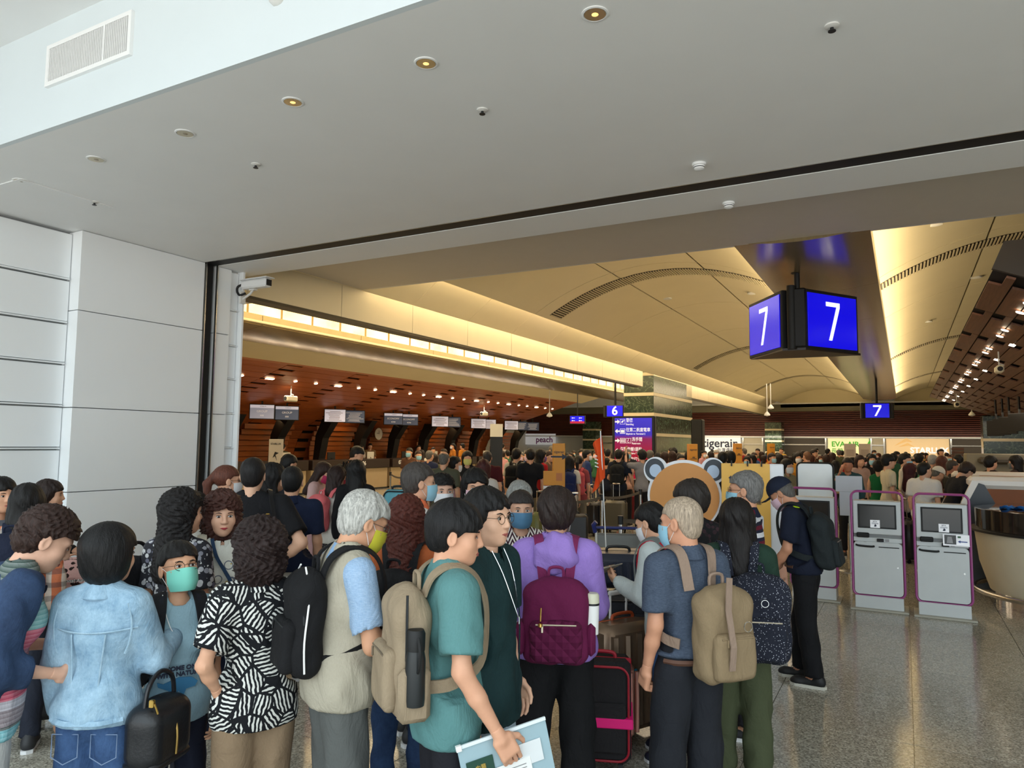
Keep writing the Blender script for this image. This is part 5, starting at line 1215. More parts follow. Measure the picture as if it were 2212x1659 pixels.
    if mask:
        g = G(); vv = []; n1, n2 = 12, 9
        for j in range(n2):
            z = -.118+.108*j/(n2-1)
            for i in range(n1+1):
                a = math.radians(-78+156*i/n1); f_ = math.sin(PI*min(1, max(0, (z+.135)/.15)))*.010; bl_ = .012*math.exp(-(a/.45)**2)*(1 if z > -.06 else .5)
                rr_ = 1-.35*max(0, (-.075-z)/.045)**2*.55
                vv.append(((.0755-.004*(z < -.09))*math.sin(a)*rr_*(1 if j < n2-1 else .97), .020+(.081*rr_+f_)*math.cos(a)+bl_+.0018*math.sin(j*3.1), z-.006*(1-math.cos(a))*(1 if z > -.06 else -1.5)))
        ff = [(j*(n1+1)+i, j*(n1+1)+i+1, (j+1)*(n1+1)+i+1, (j+1)*(n1+1)+i) for j in range(n2-1) for i in range(n1)]
        mk = G().add(vv, ff).add([(x*.985, y-.002, z) for x, y, z in vv], [q[::-1] for q in ff]); obj('face_mask', hG(mk), mask, root, True)
        if lod < 2: obj('ear_loop', hG(G().tube([(.070, .038, -.02), (.081, .012, .004), (.086, -.014, .010), (.084, -.018, -.03), (.078, .0, -.04), (.068, .032, -.085)], .0013, 5).tube([(-.070, .038, -.02), (-.081, .012, .004), (-.086, -.014, .010), (-.084, -.018, -.03), (-.078, .0, -.04), (-.068, .032, -.085)], .0013, 5)), plain('white_elastic', (235, 235, 235), .6), root, True)
    if glasses and lod < 2:
        g = G(); rw = glasses if isinstance(glasses, tuple) else (40, 38, 36)
        for q in (-1, 1):
            g.tube([(q*.034+.0235*math.cos(a), .101-abs(math.cos(a)*.002), -.001+.0205*math.sin(a)) for a in np.linspace(0, 2*PI, 21)[:-1]], .0012, 5, closed=True).tube([(q*.057, .099, .003), (q*.074, .06, .006), (q*.083, -.01, .006)], .0012, 5)
        g.tube([(-.011, .101, .003), (0, .1035, .006), (.011, .101, .003)], .0012, 5); obj('glasses', hG(g), plain('glasses_rim', rw, .3, .6), root, True)
    # trousers
    if bot is not None:
        bo_ = bl*s_; V = Vol(S((-.27*b, -.19-abs(stride), .0)), S((.27*b, .22+abs(stride), 1.08)), res*1.2)
        V.el(S((0, -.008, .93)), S((.150*b*(1 if not fem else 1.05), .102*b, .13))+.004, 0).el(S((0, 0, 1.00)), S((.135*b, .09*b, .09))+.002, .03)
        for q in (1, -1):
            m_ = kn[q]*.55+ft[q]*.45
            V.rc(S((q*.082*b, -.012, .87)), kn[q], .082*s_*b**.5+bo_*.7, .058*s_+bo_*1.1, .02).rc(kn[q], ft[q]-np.array([0, .01, 0]), .058*s_+bo_*1.1, .048*s_+bo_*1.3, .02)
        ph = RNG.rand()*6
        V.disp(lambda X, Y, Z: .0045*np.sin(Z*21+ph+5*np.sin(X*13+ph)+4*np.sin(Y*11))*np.clip(1.1-np.abs(Z-.45*s_)*.5, .3, 1)+.003*np.sin(Z*47+X*31+ph)*(Z < .35))
        V.cut((0, 0, -1), (0, 0, cuff*s_)).cut((0, 0, 1), (0, 0, (1.03 if top is None else min(1.03, max(hem, hem if vest is None else hem+.0)+.065))*s_))
        p_, q_ = V.net(); put(botname, smesh(botname, bend(p_), q_, bot), root)
    for q in (1, -1):
        (p_, q_), sg_ = SHOE; f_ = s_*(1 if not fem else .93); k_ = (shoe, sole)
        if k_ not in SHC: SHC[k_] = (smesh('shoe', p_, q_, plain('shoe_%d_%d' % shoe[:2], shoe, .6)), mesh('sole', sg_.v, sg_.f, [plain('sole', sole, .7)]))
        so = put('shoe', SHC[k_][0], root); so.location = (ft[q][0], ft[q][1], 0); so.scale = (f_, f_, f_); put('sole', SHC[k_][1], so)
        if lod == 2: pass
    # top
    if top is not None:
        def mk(o, sl, hem_, nk, res_, mat_, nm, armhole=False):
            V = Vol(np.minimum(lo, S((-.28*b, -.22, hem_))), np.maximum(hi, S((.28*b, .25, 1.56))), res_); torso(V, o+.004)
            if hem_ < .92: V.el(S((0, -.004, hem_+.08)), S((.160*b, .110*b, .20))+o+(bl*.45 if bot is not None else 0), .05)
            for q in (1, -1):
                e, w_, _ = A[q]
                if sl == 'short':
                    V.rc(SH[q], e, .060*s_*b**.5+o, .056*s_+o*1.4, .03); d = (e-SH[q]); Ld = np.linalg.norm(d); d /= Ld; c = SH[q]+d*Ld*.78
                    X, Y, Z = V.grid(); sd = (X-c[0])*d[0]+(Y-c[1])*d[1]+(Z-c[2])*d[2]; rad = np.sqrt((X-c[0])**2+(Y-c[1])**2+(Z-c[2])**2)
                    V.D = np.where((rad < .20*s_) & (np.sign(X) == q) & (np.abs(X) > .115*s_*b), np.maximum(V.D, sd), V.D); V.rc(c-d*.02, c+d*.12, .042*s_, .042*s_, 0, 's')
                elif sl == 'long': V.rc(SH[q], e, .058*s_*b**.5+o, .050*s_+o, .03).rc(e, w_-(w_-e)*.06, .050*s_+o, .034*s_+o, .025)
                elif sl == 'elbow': V.rc(SH[q], e, .060*s_+o, .054*s_+o, .03).rc(e, e*.75+w_*.25, .054*s_+o, .050*s_+o, .02)
                elif sl == 'none' and q == 1: V.D = np.maximum(V.D, np.abs(V.grid()[0])-(sh*s_+.022))
            ph = RNG.rand()*6
            V.disp(lambda X, Y, Z: (.0042*np.sin(Z*30+ph+5*np.sin(X*11+ph)+5*np.sin(Y*9))+.003*np.sin(X*40+Z*22+ph*2))*np.clip((1.42*s_-Z)*4, .15, 1))
            V.cut((0, 0, -1), (0, 0, hem_*s_)); V.rc(S((0, .002, 1.472)), S((0, .014, 1.62)), nk*s_, (nk+.006)*s_, .006, 's')
            p_, q_ = V.net(); return put(nm, smesh(nm, bend(p_), q_, mat_), root)
        if under is not None: mk(loose*s_*.3, 'short' if vest else 'none', hem+.02, .056, res, under, 'undershirt')
        if vest is not None:
            mk(loose*s_*.5, slv, hem+.03, .060, res, top, topname); mk(loose*s_+.012, 'none', hem, .066, res, vest, 'vest')
        else: mk(loose*s_, slv, hem, neck, res, top, topname)
        if collar is not None and lod < 2:
            g = G(); N = 22; r0 = (neck+.004)*s_; ring = []
            for k in range(N):
                a = 2*PI*k/N+PI/2+.12; a = PI/2+.16+(2*PI-.32)*k/(N-1); ring.append((math.cos(a), math.sin(a)))
            vv = [(x*r0, y*r0*1.02-.010+.004, 1.470*s_-.022*y*s_+.014*s_) for x, y in ring]+[(x*(r0+.030*s_), y*(r0+.026*s_)-.012, 1.438*s_-.040*max(0, y)*s_) for x, y in ring]
            ff = [(i, i+1, i+1+N, i+N) for i in range(N-1)]; g.add(vv, ff).add([(x*.97, y*.97, z-.004) for x, y, z in vv], [q[::-1] for q in ff]); g.v = [tuple(p) for p in bend(g.v)]; obj('collar', g, collar, root, True)
    return dict(root=root, pos=pos, rz=rz, s=s_, bend=bend, hx=hx_, A=A, SH=SH, b=b, lod=lod, lean=lean, fw=fw)
def strap(p, pts, w_, m, parent, off=None, name='strap', th=.008, c=None):
    s_ = p['s']; P = spline([np.array(q, float)*s_ for q in pts], 5); P = p['bend'](P); cc = np.array([0, p['lean']*.25, 1.22])*s_
    N = []
    for q in P:
        d = q-cc; d[0] *= .7; d[2] *= (1.0 if q[2] > 1.38*s_ else .15); N.append(d/(np.linalg.norm(d)+1e-9))
    g = G().ribbon(P, N, w_, th)
    if off is not None: g.shift(off)
    return obj(name, g, m, parent, True)
def backpack(p, m, label, w_=.30, h_=.42, d_=.15, z=1.20, ms=None, rear=.104, style='plain', zipm=None, dx=0., drop=.0, front=False, name='backpack'):
    ms = ms or m; s_ = p['s']; b = p['b']; y0 = -(rear*b+.005)*s_; zc_ = z*s_; zb = zc_-h_/2
    th = thing(name, label, 'backpack', (0, 0, 0), p['rz']); ca, sa = math.cos(p['rz']), math.sin(p['rz'])
    yb = y0-d_/2+p['lean']*(zc_-.93*s_); base = np.array([dx, yb, zb]); wb = p['pos']+np.array([ca*base[0]-sa*base[1], sa*base[0]+ca*base[1], base[2]]); th.location = wb
    def fin(g):
        g.v = [tuple(q) for q in p['bend'](g.v)]; return g.shift(-base)
    V = Vol((dx-w_/2-.06, y0-d_-.1, zb-.03), (dx+w_/2+.06, y0+.03, zb+h_+.05), .0115)
    V.bx((dx, y0-d_*.5, zb+h_*.46), (w_/2, d_/2, h_*.46), .06, 0).el((dx, y0-d_*.48, zb+h_*.80), (w_*.44, d_*.45, h_*.21), .05)
    V.disp(lambda X, Y, Z: .0035*np.sin(Z*34+4*np.sin(X*17)+3*np.sin(Y*20)))
    a_, q_ = V.net(); a_ = p['bend'](a_)-base; put('bag_body', smesh('bag_body', a_, q_, m), th)
    V = Vol((dx-w_/2-.02, y0-d_-.10, zb-.02), (dx+w_/2+.02, y0, zb+h_), .011); V.bx((dx, y0-d_-.005, zb+h_*.30), (w_*.39, .032, h_*.24), .03, 0)
    V.disp(lambda X, Y, Z: .002*np.sin(Z*40+X*30)); a_, q_ = V.net(); put('front_pocket', smesh('front_pocket', p['bend'](a_)-base, q_, cloth(style[1], 'quilt') if isinstance(style, tuple) and style[0] == 'quilt' else m), th)
    zm = zipm or darkm
    P = [(dx-w_*.47, y0-d_*.72, zb+h_*.52), (dx-w_*.40, y0-d_*.80, zb+h_*.74), (dx-w_*.2, y0-d_*.86, zb+h_*.86), (dx, y0-d_*.88, zb+h_*.885), (dx+w_*.2, y0-d_*.86, zb+h_*.86), (dx+w_*.40, y0-d_*.80, zb+h_*.74), (dx+w_*.47, y0-d_*.72, zb+h_*.52)]
    obj('zip', fin(G().tube(spline(P, 4), .0045, 6)), zm, th, True); obj('pocket_zip', fin(G().tube([(dx-w_*.3, y0-d_-.034, zb+h_*.50), (dx+w_*.3, y0-d_-.034, zb+h_*.50)], .004, 6)), zm, th, True)
    obj('zip_pull', fin(G().box((dx-w_*.2, y0-d_-.042, zb+h_*.46), (.010, .006, .035), .002)), zm, th)
    obj('handle', fin(G().tube(spline([(dx-.035, y0-.03, zb+h_*.96), (dx-.03, y0-.03, zb+h_+.035), (dx+.03, y0-.03, zb+h_+.035), (dx+.035, y0-.03, zb+h_*.96)], 4), .008, 6)), ms, th, True)
    for sx in (-1, 1):
        k = .8+.2*b
        V = [(sx*.065, -.125*b, z+h_/2/s_*.85), (sx*.085*k, -.095*b, 1.455), (sx*.098*k, -.02, 1.492), (sx*.108*k, .065*b, 1.455), (sx*.114*k, .098*b+.012, 1.36), (sx*.120*k, .104*b+.012, 1.24), (sx*.148*k, .070*b+.01, 1.12), (sx*.155*k, -.03, 1.06), (sx*.11, -.110*b, 1.04)]
        strap(p, V, .048, ms, th, -base)
    return th, base, fin
# ------------------------------------------------------------------ people, near
BK = (17, 15, 15); DB = (48, 30, 24); RB = (74, 38, 26); GY = (168, 166, 160); GD = (96, 92, 86)
def MK(c): return plain('mask_%d_%d' % c[:2], c, .75, var=.02)
mblue = MK((150, 200, 220)); mwhite = MK((226, 228, 232)); mpink = MK((226, 190, 204)); mteal = MK((128, 214, 196))
def near(label, *a, **k): return person(*a, label=label, **k)
def world(p, q):
    q = p['bend']([np.array(q, float)])[0]; ca, sa = math.cos(p['rz']), math.sin(p['rz']); return np.array([p['pos'][0]+ca*q[0]-sa*q[1], p['pos'][1]+sa*q[0]+ca*q[1], p['pos'][2]+q[2]])
# left wall women
near('woman at the left edge in a grey tee with a hand at her mouth', 6, 1034, 5.0, phi=150, sex='f', R='W', L='D', hair='mid', hc=BK, top=cloth((104, 108, 118)), bot=cloth((40, 40, 46)))
near('dark-haired woman in a black cardigan leaning against the white wall panels', 117, 1040, 5.9, phi=100, sex='f', R='B', L='F', hair='mid', hc=(40, 28, 24), top=cloth((24, 24, 26)), slv='long', bot=cloth((30, 30, 34)), lean=.12)
P = near('woman seen from behind with long straight black hair and orange plaid shirt', 62, 1048, 4.5, phi=10, sex='f', hair='long', hc=BK, top=cloth((214, 122, 84), 'plaid', (226, 210, 196), (60, 70, 80)), slv='long', bot=cloth((40, 44, 56)))
backpack(P, cloth((30, 36, 56)), 'navy backpack on the woman with long straight black hair at the left', .30, .44, .14, dx=-.05)
# laughing woman
P = near('short-haired laughing woman bowing her head, dark chambray overshirt over a striped knit top', 78, 1147, 2.9, None, phi=78, sex='f', bow=.13, lean=.22, hp=30, hy=-8, L='F', R='B', hair='curly', hc=DB, top=cloth((182, 120, 130), 'knit_stripes'), slv='none', hem=.80, loose=.03, bot=cloth((196, 196, 194)), bl=.04, vest=None, skin=(214, 170, 146), b=1.02, topname='striped_tunic', shoe=(210, 210, 210))
# her overshirt
def overshirt(p, m, name='overshirt'):
    s_ = p['s']; V = Vol(np.array([-.40, -.25, .80])*s_, np.array([.40, .30, 1.56])*s_, .0125); b = p['b']
    S = lambda q: np.array(q, float)*s_
    V.el(S((0, -.03, 1.24)), S((.195*b, .115, .21)), 0).el(S((0, -.03, 1.02)), S((.20*b, .12, .22)), .05).rc(S((-.13, -.02, 1.40)), S((.13, -.02, 1.40)), .072, .072, .04)
    for q in (1, -1):
        e, w_, _ = p['A'][q]; V.rc(p['SH'][q], e, .082*s_, .078*s_, .03).rc(e, e*.5+w_*.5, .078*s_, .066*s_, .03)
    V.disp(lambda X, Y, Z: .006*np.sin(Z*28+6*np.sin(X*12)+5*np.sin(Y*10))); V.cut((0, 0, -1), (0, 0, .88*s_)).cut((0, .9, .1), S((0, .085, 1.2)))
    V.rc(S((0, -.014, 1.43)), S((0, .010, 1.62)), .066*s_, .07*s_, .006, 's')
    a, q = V.net(); put(name, smesh(name, p['bend'](a), q, m), p['root'])
overshirt(P, cloth((38, 54, 82), 'denim', (52, 72, 104)))
# denim jacket woman
P = near('woman seen from behind with a glossy black bob and pale blue denim jacket', 240, 1140, 2.95, None, phi=28, sex='f', hy=-22, hair='bob', hc=(14, 13, 14), top=cloth((120, 160, 192), 'denim', (172, 202, 222)), slv='long', hem=.885, loose=.024, L=((.205, -.02, 1.12), (.225, .05, .91), (-1, 0, 0)), R=((.225, .08, 1.13), (.22, .30, 1.19), (-.3, 0, -1)), collar=cloth((120, 160, 192), 'denim', (172, 202, 222)), bot=cloth((34, 58, 98), 'denim', (64, 92, 134)), bl=.016, topname='denim_jacket', b=1.0, shoe=(220, 220, 220))
s_ = P['s']; dk = cloth((150, 184, 208), 'denim', (178, 206, 224))
def patch(p, pts, r, m, nm, par=None): 
    g = G().tube(spline([np.array(q, float)*p['s'] for q in pts], 4), r, 5); g.v = [tuple(q) for q in p['bend'](g.v)]; return obj(nm, g, m, par or p['root'], True)
patch(P, [(-.19, -.06, 1.31), (-.10, -.110, 1.30), (0, -.122, 1.295), (.10, -.110, 1.30), (.19, -.06, 1.31)], .004, dk, 'yoke_seam'); patch(P, [(-.155, -.085, .915), (-.08, -.132, .91), (0, -.138, .91), (.08, -.132, .91), (.155, -.085, .915)], .015, cloth((126, 164, 194), 'denim', (172, 202, 222)), 'waistband')
for q in (-1, 1): patch(P, [(q*.150, -.085, 1.42), (q*.172, -.085, 1.34), (q*.168, -.085, 1.26), (q*.150, -.088, 1.20)], .004, dk, 'armhole_seam')
for q in (-1, 1): patch(P, [(q*.075, -.116, 1.29), (q*.06, -.122, 1.1), (q*.055, -.134, .92)], .0035, dk, 'back_seam')
for q in (-1, 1): obj('pocket_stitching', G().tube([(q*.085*s_+x_, -.104*s_-.006*(abs(x_) < .04)+.001, .80*s_+z_) for x_, z_ in ((-.05, .05), (.05, .05), (.05, -.035), (0, -.06), (-.05, -.035))], .0022, 5, closed=True), plain('stitch_thread', (120, 140, 170), .7), P['root'])
w0 = world(P, np.array([.24, .0, .60]))
th = thing('handbag', 'black leather handbag with long centre zip hanging beside the denim jacket woman', 'bag', w0, P['rz']-.2)
leather = plain('black_leather', (18, 19, 23), .38, bump=.25, bs=90)
V = Vol((-.2, -.2, -.03), (.2, .2, .36), .009); V.bx((0, 0, .13), (.08, .13, .12), .06, 0).el((0, 0, .18), (.06, .11, .08), .04); a, q = V.net(); put('bag_body', smesh('bag_body', a, q, leather), th)
obj('centre_zip', G().tube(spline([(.082, .0, .05), (.083, 0, .14), (.055, 0, .23), (0, 0, .262)], 4), .005, 6), plain('brass', (170, 140, 80), .3, .9), th, True)
obj('base_panel', G().box((0, 0, .03), (.15, .24, .05), .02), leather, th, True); obj('handle', G().tube(spline([(0, -.09, .23), (0, -.07, .32), (0, .0, .36), (0, .07, .32), (0, .09, .23)], 5), .009, 8), leather, th, True)
obj('clasp', G().box((.04, -.10, .27), (.02, .02, .03), .004).tube([(.05, -.10, .27), (.06, -.09, .23)], .004, 6), plain('gold_metal', (200, 165, 90), .25, 1), th)
strap(P, [(-.10, -.10, 1.455), (-.11, .02, 1.50), (-.10, .12, 1.40), (.05, .15, 1.15), (.20, .13, .98)], .02, leather, th, -world(P, (0, 0, 0))*0-np.array([0, 0, 0]) if False else None) if False else None
# boy
P = near('boy facing the camera in round glasses, mint face mask and light blue whale tee', 392, 1193, 3.2, 1.40, phi=172, sex='f', b=1.08, hy=14, hp=-14, hair='short', hc=BK, top=cloth((152, 184, 198)), hem=.83, loose=.016, bot=cloth((24, 28, 44)), mask=mteal, glasses=(50, 44, 36), skin=(214, 166, 134), shoe=(230, 230, 230), cuff=.07)
s_ = P['s']
for sx in (-1, 1): strap(P, [(sx*.085, -.10, 1.44), (sx*.092, -.02, 1.495), (sx*.10, .075, 1.455), (sx*.11, .125, 1.36), (sx*.122, .132, 1.24), (sx*.16, .10, 1.12), (sx*.18, .0, 1.04)], .055, cloth((26, 26, 30)), P['root'], name='bag_strap')
backpack(P, cloth((30, 32, 40)), 'black backpack worn by the boy with the mint mask', .28, .36, .12)
th = P['root']; yb = .123*s_+.012
text('BECOME ONE', .026, navyp, th, (0, .139*s_, 1.13*s_), rot=(PI/2+.1, 0, PI), bold=.001); text('WITH NATURE', .026, navyp, th, (0, .139*s_, 1.10*s_), rot=(PI/2+.1, 0, PI), bold=.001)
obj('whale_print', G().prism([(-.075, .015), (-.05, .035), (0, .04), (.06, .02), (.085, .03), (.08, .01), (.04, -.01), (.015, -.05), (.0, -.015), (-.02, -.04), (-.03, -.012), (-.065, -.005)], .137*s_, .141*s_, o=(0, 0, 1.035*s_)), plain('whale_blue', (44, 110, 150), .7), th)
obj('earphone_cord', (lambda g: (setattr(g, 'v', [tuple(q) for q in P['bend'](g.v)]), g)[1])(G().tube(spline([np.array(q)*s_ for q in ((.085, .03, 1.50), (.075, .10, 1.42), (.05, .135, 1.34), (.02, .14, 1.30))], 4), .0018, 5)), paper, th, True)
# leaf print woman
P = near('dark curly-haired woman from behind in a black and white leaf print shirt', 562, 1132, 3.1, None, phi=-14, sex='f', b=1.08, hy=22, hair='curlybob', hc=(38, 24, 22), top=cloth((20, 22, 26), 'leaf', (214, 214, 208)), hem=.80, loose=.022, L=((.27, -.11, 1.14), (.19, -.03, .99), (-1, .2, 0)), R='F', hand='grip', collar=cloth((20, 22, 26), 'leaf', (214, 214, 208)), bot=cloth((138, 116, 92)), bl=.03, topname='blouse')
# vest man
P = near('white-haired man in glasses and yellow mask wearing a beige vest over a light blue shirt', 772, 1075, 3.1, None, phi=72, bow=.045, lean=.05, hp=22, b=1.08, hair='grayshort', hc=(176, 174, 168), top=cloth((136, 166, 200), 'heather', (170, 194, 220)), vest=cloth((176, 168, 150)), hem=.84, L='F', R='F2', hand='grip', collar=cloth((136, 166, 200)), bot=cloth((92, 94, 92)), bl=.034, mask=MK((214, 206, 60)), glasses=(90, 88, 86), skin=(206, 156, 124), loose=.016)
bp, base, fin = backpack(P, cloth((22, 22, 24)), 'black backpack with white piping on the man in the beige vest', .28, .42, .13, z=1.19)
obj('piping', fin(G().tube(spline([(-.146, -.20*P['s'], .98), (-.146, -.21*P['s'], 1.1), (-.142, -.21*P['s'], 1.2), (-.11, -.20*P['s'], 1.31), (-.04, -.20*P['s'], 1.37)], 4), .004, 6).tube(spline([(.146, -.20*P['s'], .98), (.146, -.21*P['s'], 1.1), (.13, -.20*P['s'], 1.27), (.04, -.20*P['s'], 1.37)], 4), .004, 6)), paper, bp, True)
# smiling woman
P = near('smiling woman with wavy red-brown hair and white ring-print blouse facing the camera', 483, 1070, 4.1, None, phi=172, sex='f', b=1.0, hair='curlybob', hc=(66, 36, 28), top=cloth((222, 222, 212), 'rings', (110, 116, 130), (196, 176, 110)), hem=.85, loose=.02, R='D', L='F2', collar=cloth((222, 222, 212)), bot=cloth((70, 80, 110)), skin=(222, 176, 148), lip=(176, 60, 66), topname='blouse')
strap(P, [(.06, .05, 1.475), (.04, .105, 1.38), (-.03, .155, 1.25), (-.12, .14, 1.08), (-.17, .10, .97)], .018, cloth((40, 62, 90)), P['root'], name='bag_strap'); strap(P, [(.10, -.09, 1.455), (.11, .0, 1.495), (.12, .08, 1.44), (.13, .12, 1.34), (.15, .11, 1.18)], .05, cloth((214, 206, 186)), P['root'], name='rucksack_strap')
w0 = world(P, (-.20, .10, .83)); th = thing('shoulder_bag', 'small dark blue shoulder bag on the smiling woman', 'bag', w0, P['rz']); obj('bag_body', G().box((0, 0, .09), (.24, .09, .18), .03), cloth((34, 56, 84)), th, True); obj('flap', G().box((0, .045, .12), (.22, .015, .10), .01), cloth((34, 56, 84)), th, True)
# curly black hair woman
P = near('woman with long curly black hair turned to the right, carrying a black tote', 396, 1102, 3.95, 1.60, phi=38, sex='f', hy=-25, hair='longcurl', hc=(20, 16, 16), top=cloth((40, 40, 46), 'floral', (90, 90, 110), (200, 200, 200)), hem=.84, bot=cloth((30, 32, 40)))
w0 = world(P, (-.24, -.06, .98)); th = thing('tote_bag', 'black soft tote bag hanging left of the woman with curly black hair', 'bag', w0, P['rz']); V = Vol((-.2, -.25, -.03), (.2, .25, .4), .012); V.bx((0, 0, .13), (.07, .19, .14), .05, 0); V.disp(lambda X, Y, Z: .008*np.sin(Y*30+Z*20)); a, q = V.net(); put('bag_body', smesh('bag_body', a, q, cloth((28, 28, 32))), th); obj('handle', G().tube(spline([(0, -.12, .25), (0, -.06, .32), (.0, .02, .34), (0, .08, .32), (0, .12, .25)], 4), .010, 6), cloth((28, 28, 32)), th, True)
near('child with a short black fringe behind the smiling woman', 427, 1065, 5.6, 1.45, phi=150, sex='f', hair='bowl', hc=BK, top=cloth((210, 206, 196)), bot=cloth((60, 62, 70)))
near('woman with auburn ponytail and face mask in a black tee beside the pillar', 497, 1005, 5.9, phi=80, sex='f', hair='pony', hc=(96, 54, 40), mask=mwhite, top=cloth((26, 26, 28)), bot=cloth((30, 30, 34)), glasses=True)
P = near('broad man with undercut hair from behind in a black tee', 549, 986, 5.3, phi=12, b=1.28, hair='undercut', hc=(20, 17, 17), top=cloth((22, 22, 25)), loose=.022, R='H', bot=cloth((28, 28, 30)), skin=(220, 176, 148))
w0 = world(P, (.02, -.17, 1.05)); th = thing('sling_bag', 'black leather sling bag across the back of the broad man in the black tee', 'bag', w0, P['rz']); obj('bag_body', G().box((0, -.03, .11), (.42, .11, .24), .05), leather, th, True); obj('buckle', G().box((.14, -.06, .30), (.03, .02, .05), .005), plain('gold_metal', (200, 165, 90), .25, 1), th)
strap(P, [(.19, -.16, 1.20), (.18, -.145, 1.33), (.15, -.10, 1.45), (.12, .0, 1.50), (.06, .11, 1.42), (-.1, .16, 1.25)], .03, leather, P['root'], name='bag_strap')
near('man with longish dark hair in profile left of the navy polo man', 596, 1000, 6.3, phi=62, hair='manlong', hc=BK, top=cloth((30, 30, 34)), bot=cloth((30, 30, 34)))
near('man from behind in a dark navy polo and pale shorts', 633, 1007, 5.9, phi=8, b=1.15, hair='undercut', hc=BK, top=cloth((24, 34, 60)), collar=cloth((24, 34, 60)), bot=cloth((206, 200, 190)), hem=.88)
near('man in glasses and dark shirt bending over behind the navy polo man', 623, 976, 9.4, phi=60, lean=.2, hp=20, hair='short', hc=BK, glasses=True, mask=mblue, top=cloth((36, 36, 42)), bot=cloth((40, 40, 44)))
near('woman in pale pink with long dark hair and magenta mask looking down', 692, 995, 9.0, phi=110, sex='f', hp=25, hair='long', hc=DB, mask=MK((176, 40, 84)), top=cloth((214, 176, 172)), slv='long', bot=cloth((190, 150, 150)))
P = near('girl in a white tee and dark floral dress with a crimson mask', 728, 1009, 8.0, 1.60, phi=48, sex='f', hp=10, hair='mid', hc=(40, 24, 20), mask=MK((170, 24, 60)), top=cloth((212, 208, 198)), bot=cloth((26, 26, 32), 'dots', (190, 180, 180)), botname='dress', bl=.05)
backpack(P, cloth((222, 110, 114)), 'coral pink backpack on the girl with the crimson mask', .27, .40, .15, dx=-.06)
near('woman from behind with very long straight black hair in black', 770, 994, 7.9, phi=0, sex='f', hair='long', hc=BK, top=cloth((22, 22, 24)), slv='long', bot=cloth((22, 22, 26)))
P = near('tall man in glasses with a large black backpack looking down by counter 05', 766, 959, 11.5, phi=100, hp=25, hair='short', hc=BK, glasses=True, top=cloth((28, 28, 32)), slv='long', bot=cloth((30, 30, 34))); backpack(P, cloth((22, 22, 24)), 'large black backpack on the tall man in glasses', .34, .50, .18)
# orange vest man & masked women
near('man in a light blue mask wearing an orange vest over a white shirt, in profile', 912, 998, 4.75, phi=78, hair='short', hc=(66, 60, 56), mask=mblue, top=cloth((214, 208, 204)), vest=cloth((236, 120, 78)), collar=cloth((236, 232, 228)), bot=cloth((40, 40, 46)), b=1.05)
near('woman with short dark curly hair, white mask and pale green blouse facing the camera', 958, 1025, 5.3, phi=165, sex='f', hair='curly', hc=BK, mask=mwhite, top=cloth((178, 208, 206), 'floral', (230, 240, 240), (140, 170, 180)), bot=cloth((60, 60, 66)), skin=(220, 176, 152))
near('woman with parted black hair and pink mask with a green motif', 1027, 1012, 5.2, phi=170, sex='f', hair='mid', hc=BK, mask=mpink, top=cloth((120, 108, 112)), bot=cloth((60, 60, 66)), hp=5)
near('silver-haired person looking down behind the man with round glasses', 1106, 1032, 6.2, phi=95, sex='f', hp=35, hair='grayshort', hc=(150, 150, 146), top=cloth((120, 120, 124)), bot=cloth((60, 60, 66)))
near('older woman with short dark hair, blue mask and maroon zigzag blouse', 1126, 1067, 4.7, 1.56, phi=172, sex='f', hair='short', hc=(46, 40, 38), mask=MK((74, 118, 150)), top=cloth((60, 26, 40), 'zigzag', (222, 214, 206)), bot=cloth((50, 50, 56)), skin=(204, 160, 134))
# auburn woman
P = near('woman from behind with long auburn wavy hair and a rust orange top', 880, 1076, 3.9, None, phi=14, sex='f', hair='longcurl', hc=(82, 36, 26), top=cloth((176, 92, 50)), slv='elbow', bot=cloth((34, 54, 90), 'denim', (56, 80, 120)), shoe=(232, 232, 232), cuff=.14, bl=.014, stride=.03)
backpack(P, cloth((28, 28, 30)), 'black drawstring backpack on the woman with auburn hair', .29, .40, .17, z=1.14, dx=-.03)
# teal boy
P = near('young man in profile with thick black hair and a teal green tee', 985, 1082, 2.85, None, phi=72, hair='bowl', hc=(16, 14, 15), top=cloth((92, 138, 138)), hem=.80, loose=.036, R=((.235, -.02, 1.12), (.26, .12, .885), (-1, 0, 0)), L='D', hand='grip', bot=cloth((28, 28, 34)), skin=(218, 166, 136), hy=-24, hp=6, b=.98, neck=.058)
tan = cloth((156, 138, 114)); bp, base, fin = backpack(P, tan, 'tan nylon backpack with a black bottle on the young man in the teal tee', .29, .47, .14, z=1.17, zipm=plain('tan_zip', (110, 96, 78), .5))
sP = P['s']; yq = -.185*sP
obj('side_pocket', fin(G().box((.152, yq, .98), (.05, .12, .19), .02)), tan, bp, True); obj('side_zip', fin(G().tube([(.153, yq-.03, 1.10), (.150, yq-.03, 1.33)], .005, 6)), darkm, bp)
w0 = world(P, (.165, yq, .95)); th = thing('water_bottle', 'black water bottle in the side pocket of the tan backpack', 'bottle', w0, P['rz']); obj('bottle_body', G().lathe([(.034, 0), (.036, .02), (.036, .16), (.030, .19)], n=24), plain('black_bottle', (24, 28, 30), .4), th, True); obj('cap', G().lathe([(.033, .19), (.034, .25), (.028, .262), (0, .264)], n=20), black, th, True); obj('loop', G().tube(spline([(.034, 0, .24), (.055, 0, .2), (.05, .0, .14), (.036, 0, .12)], 4), .005, 6), black, th, True)
for q in range(3): obj('shirt_print', G().box((-.02+.02*q, .138*sP, .0), (.012, .004, .09)), plain('print_dark', (40, 66, 66), .7), P['root'], loc=(0, 0, 1.10*sP)) if False else None
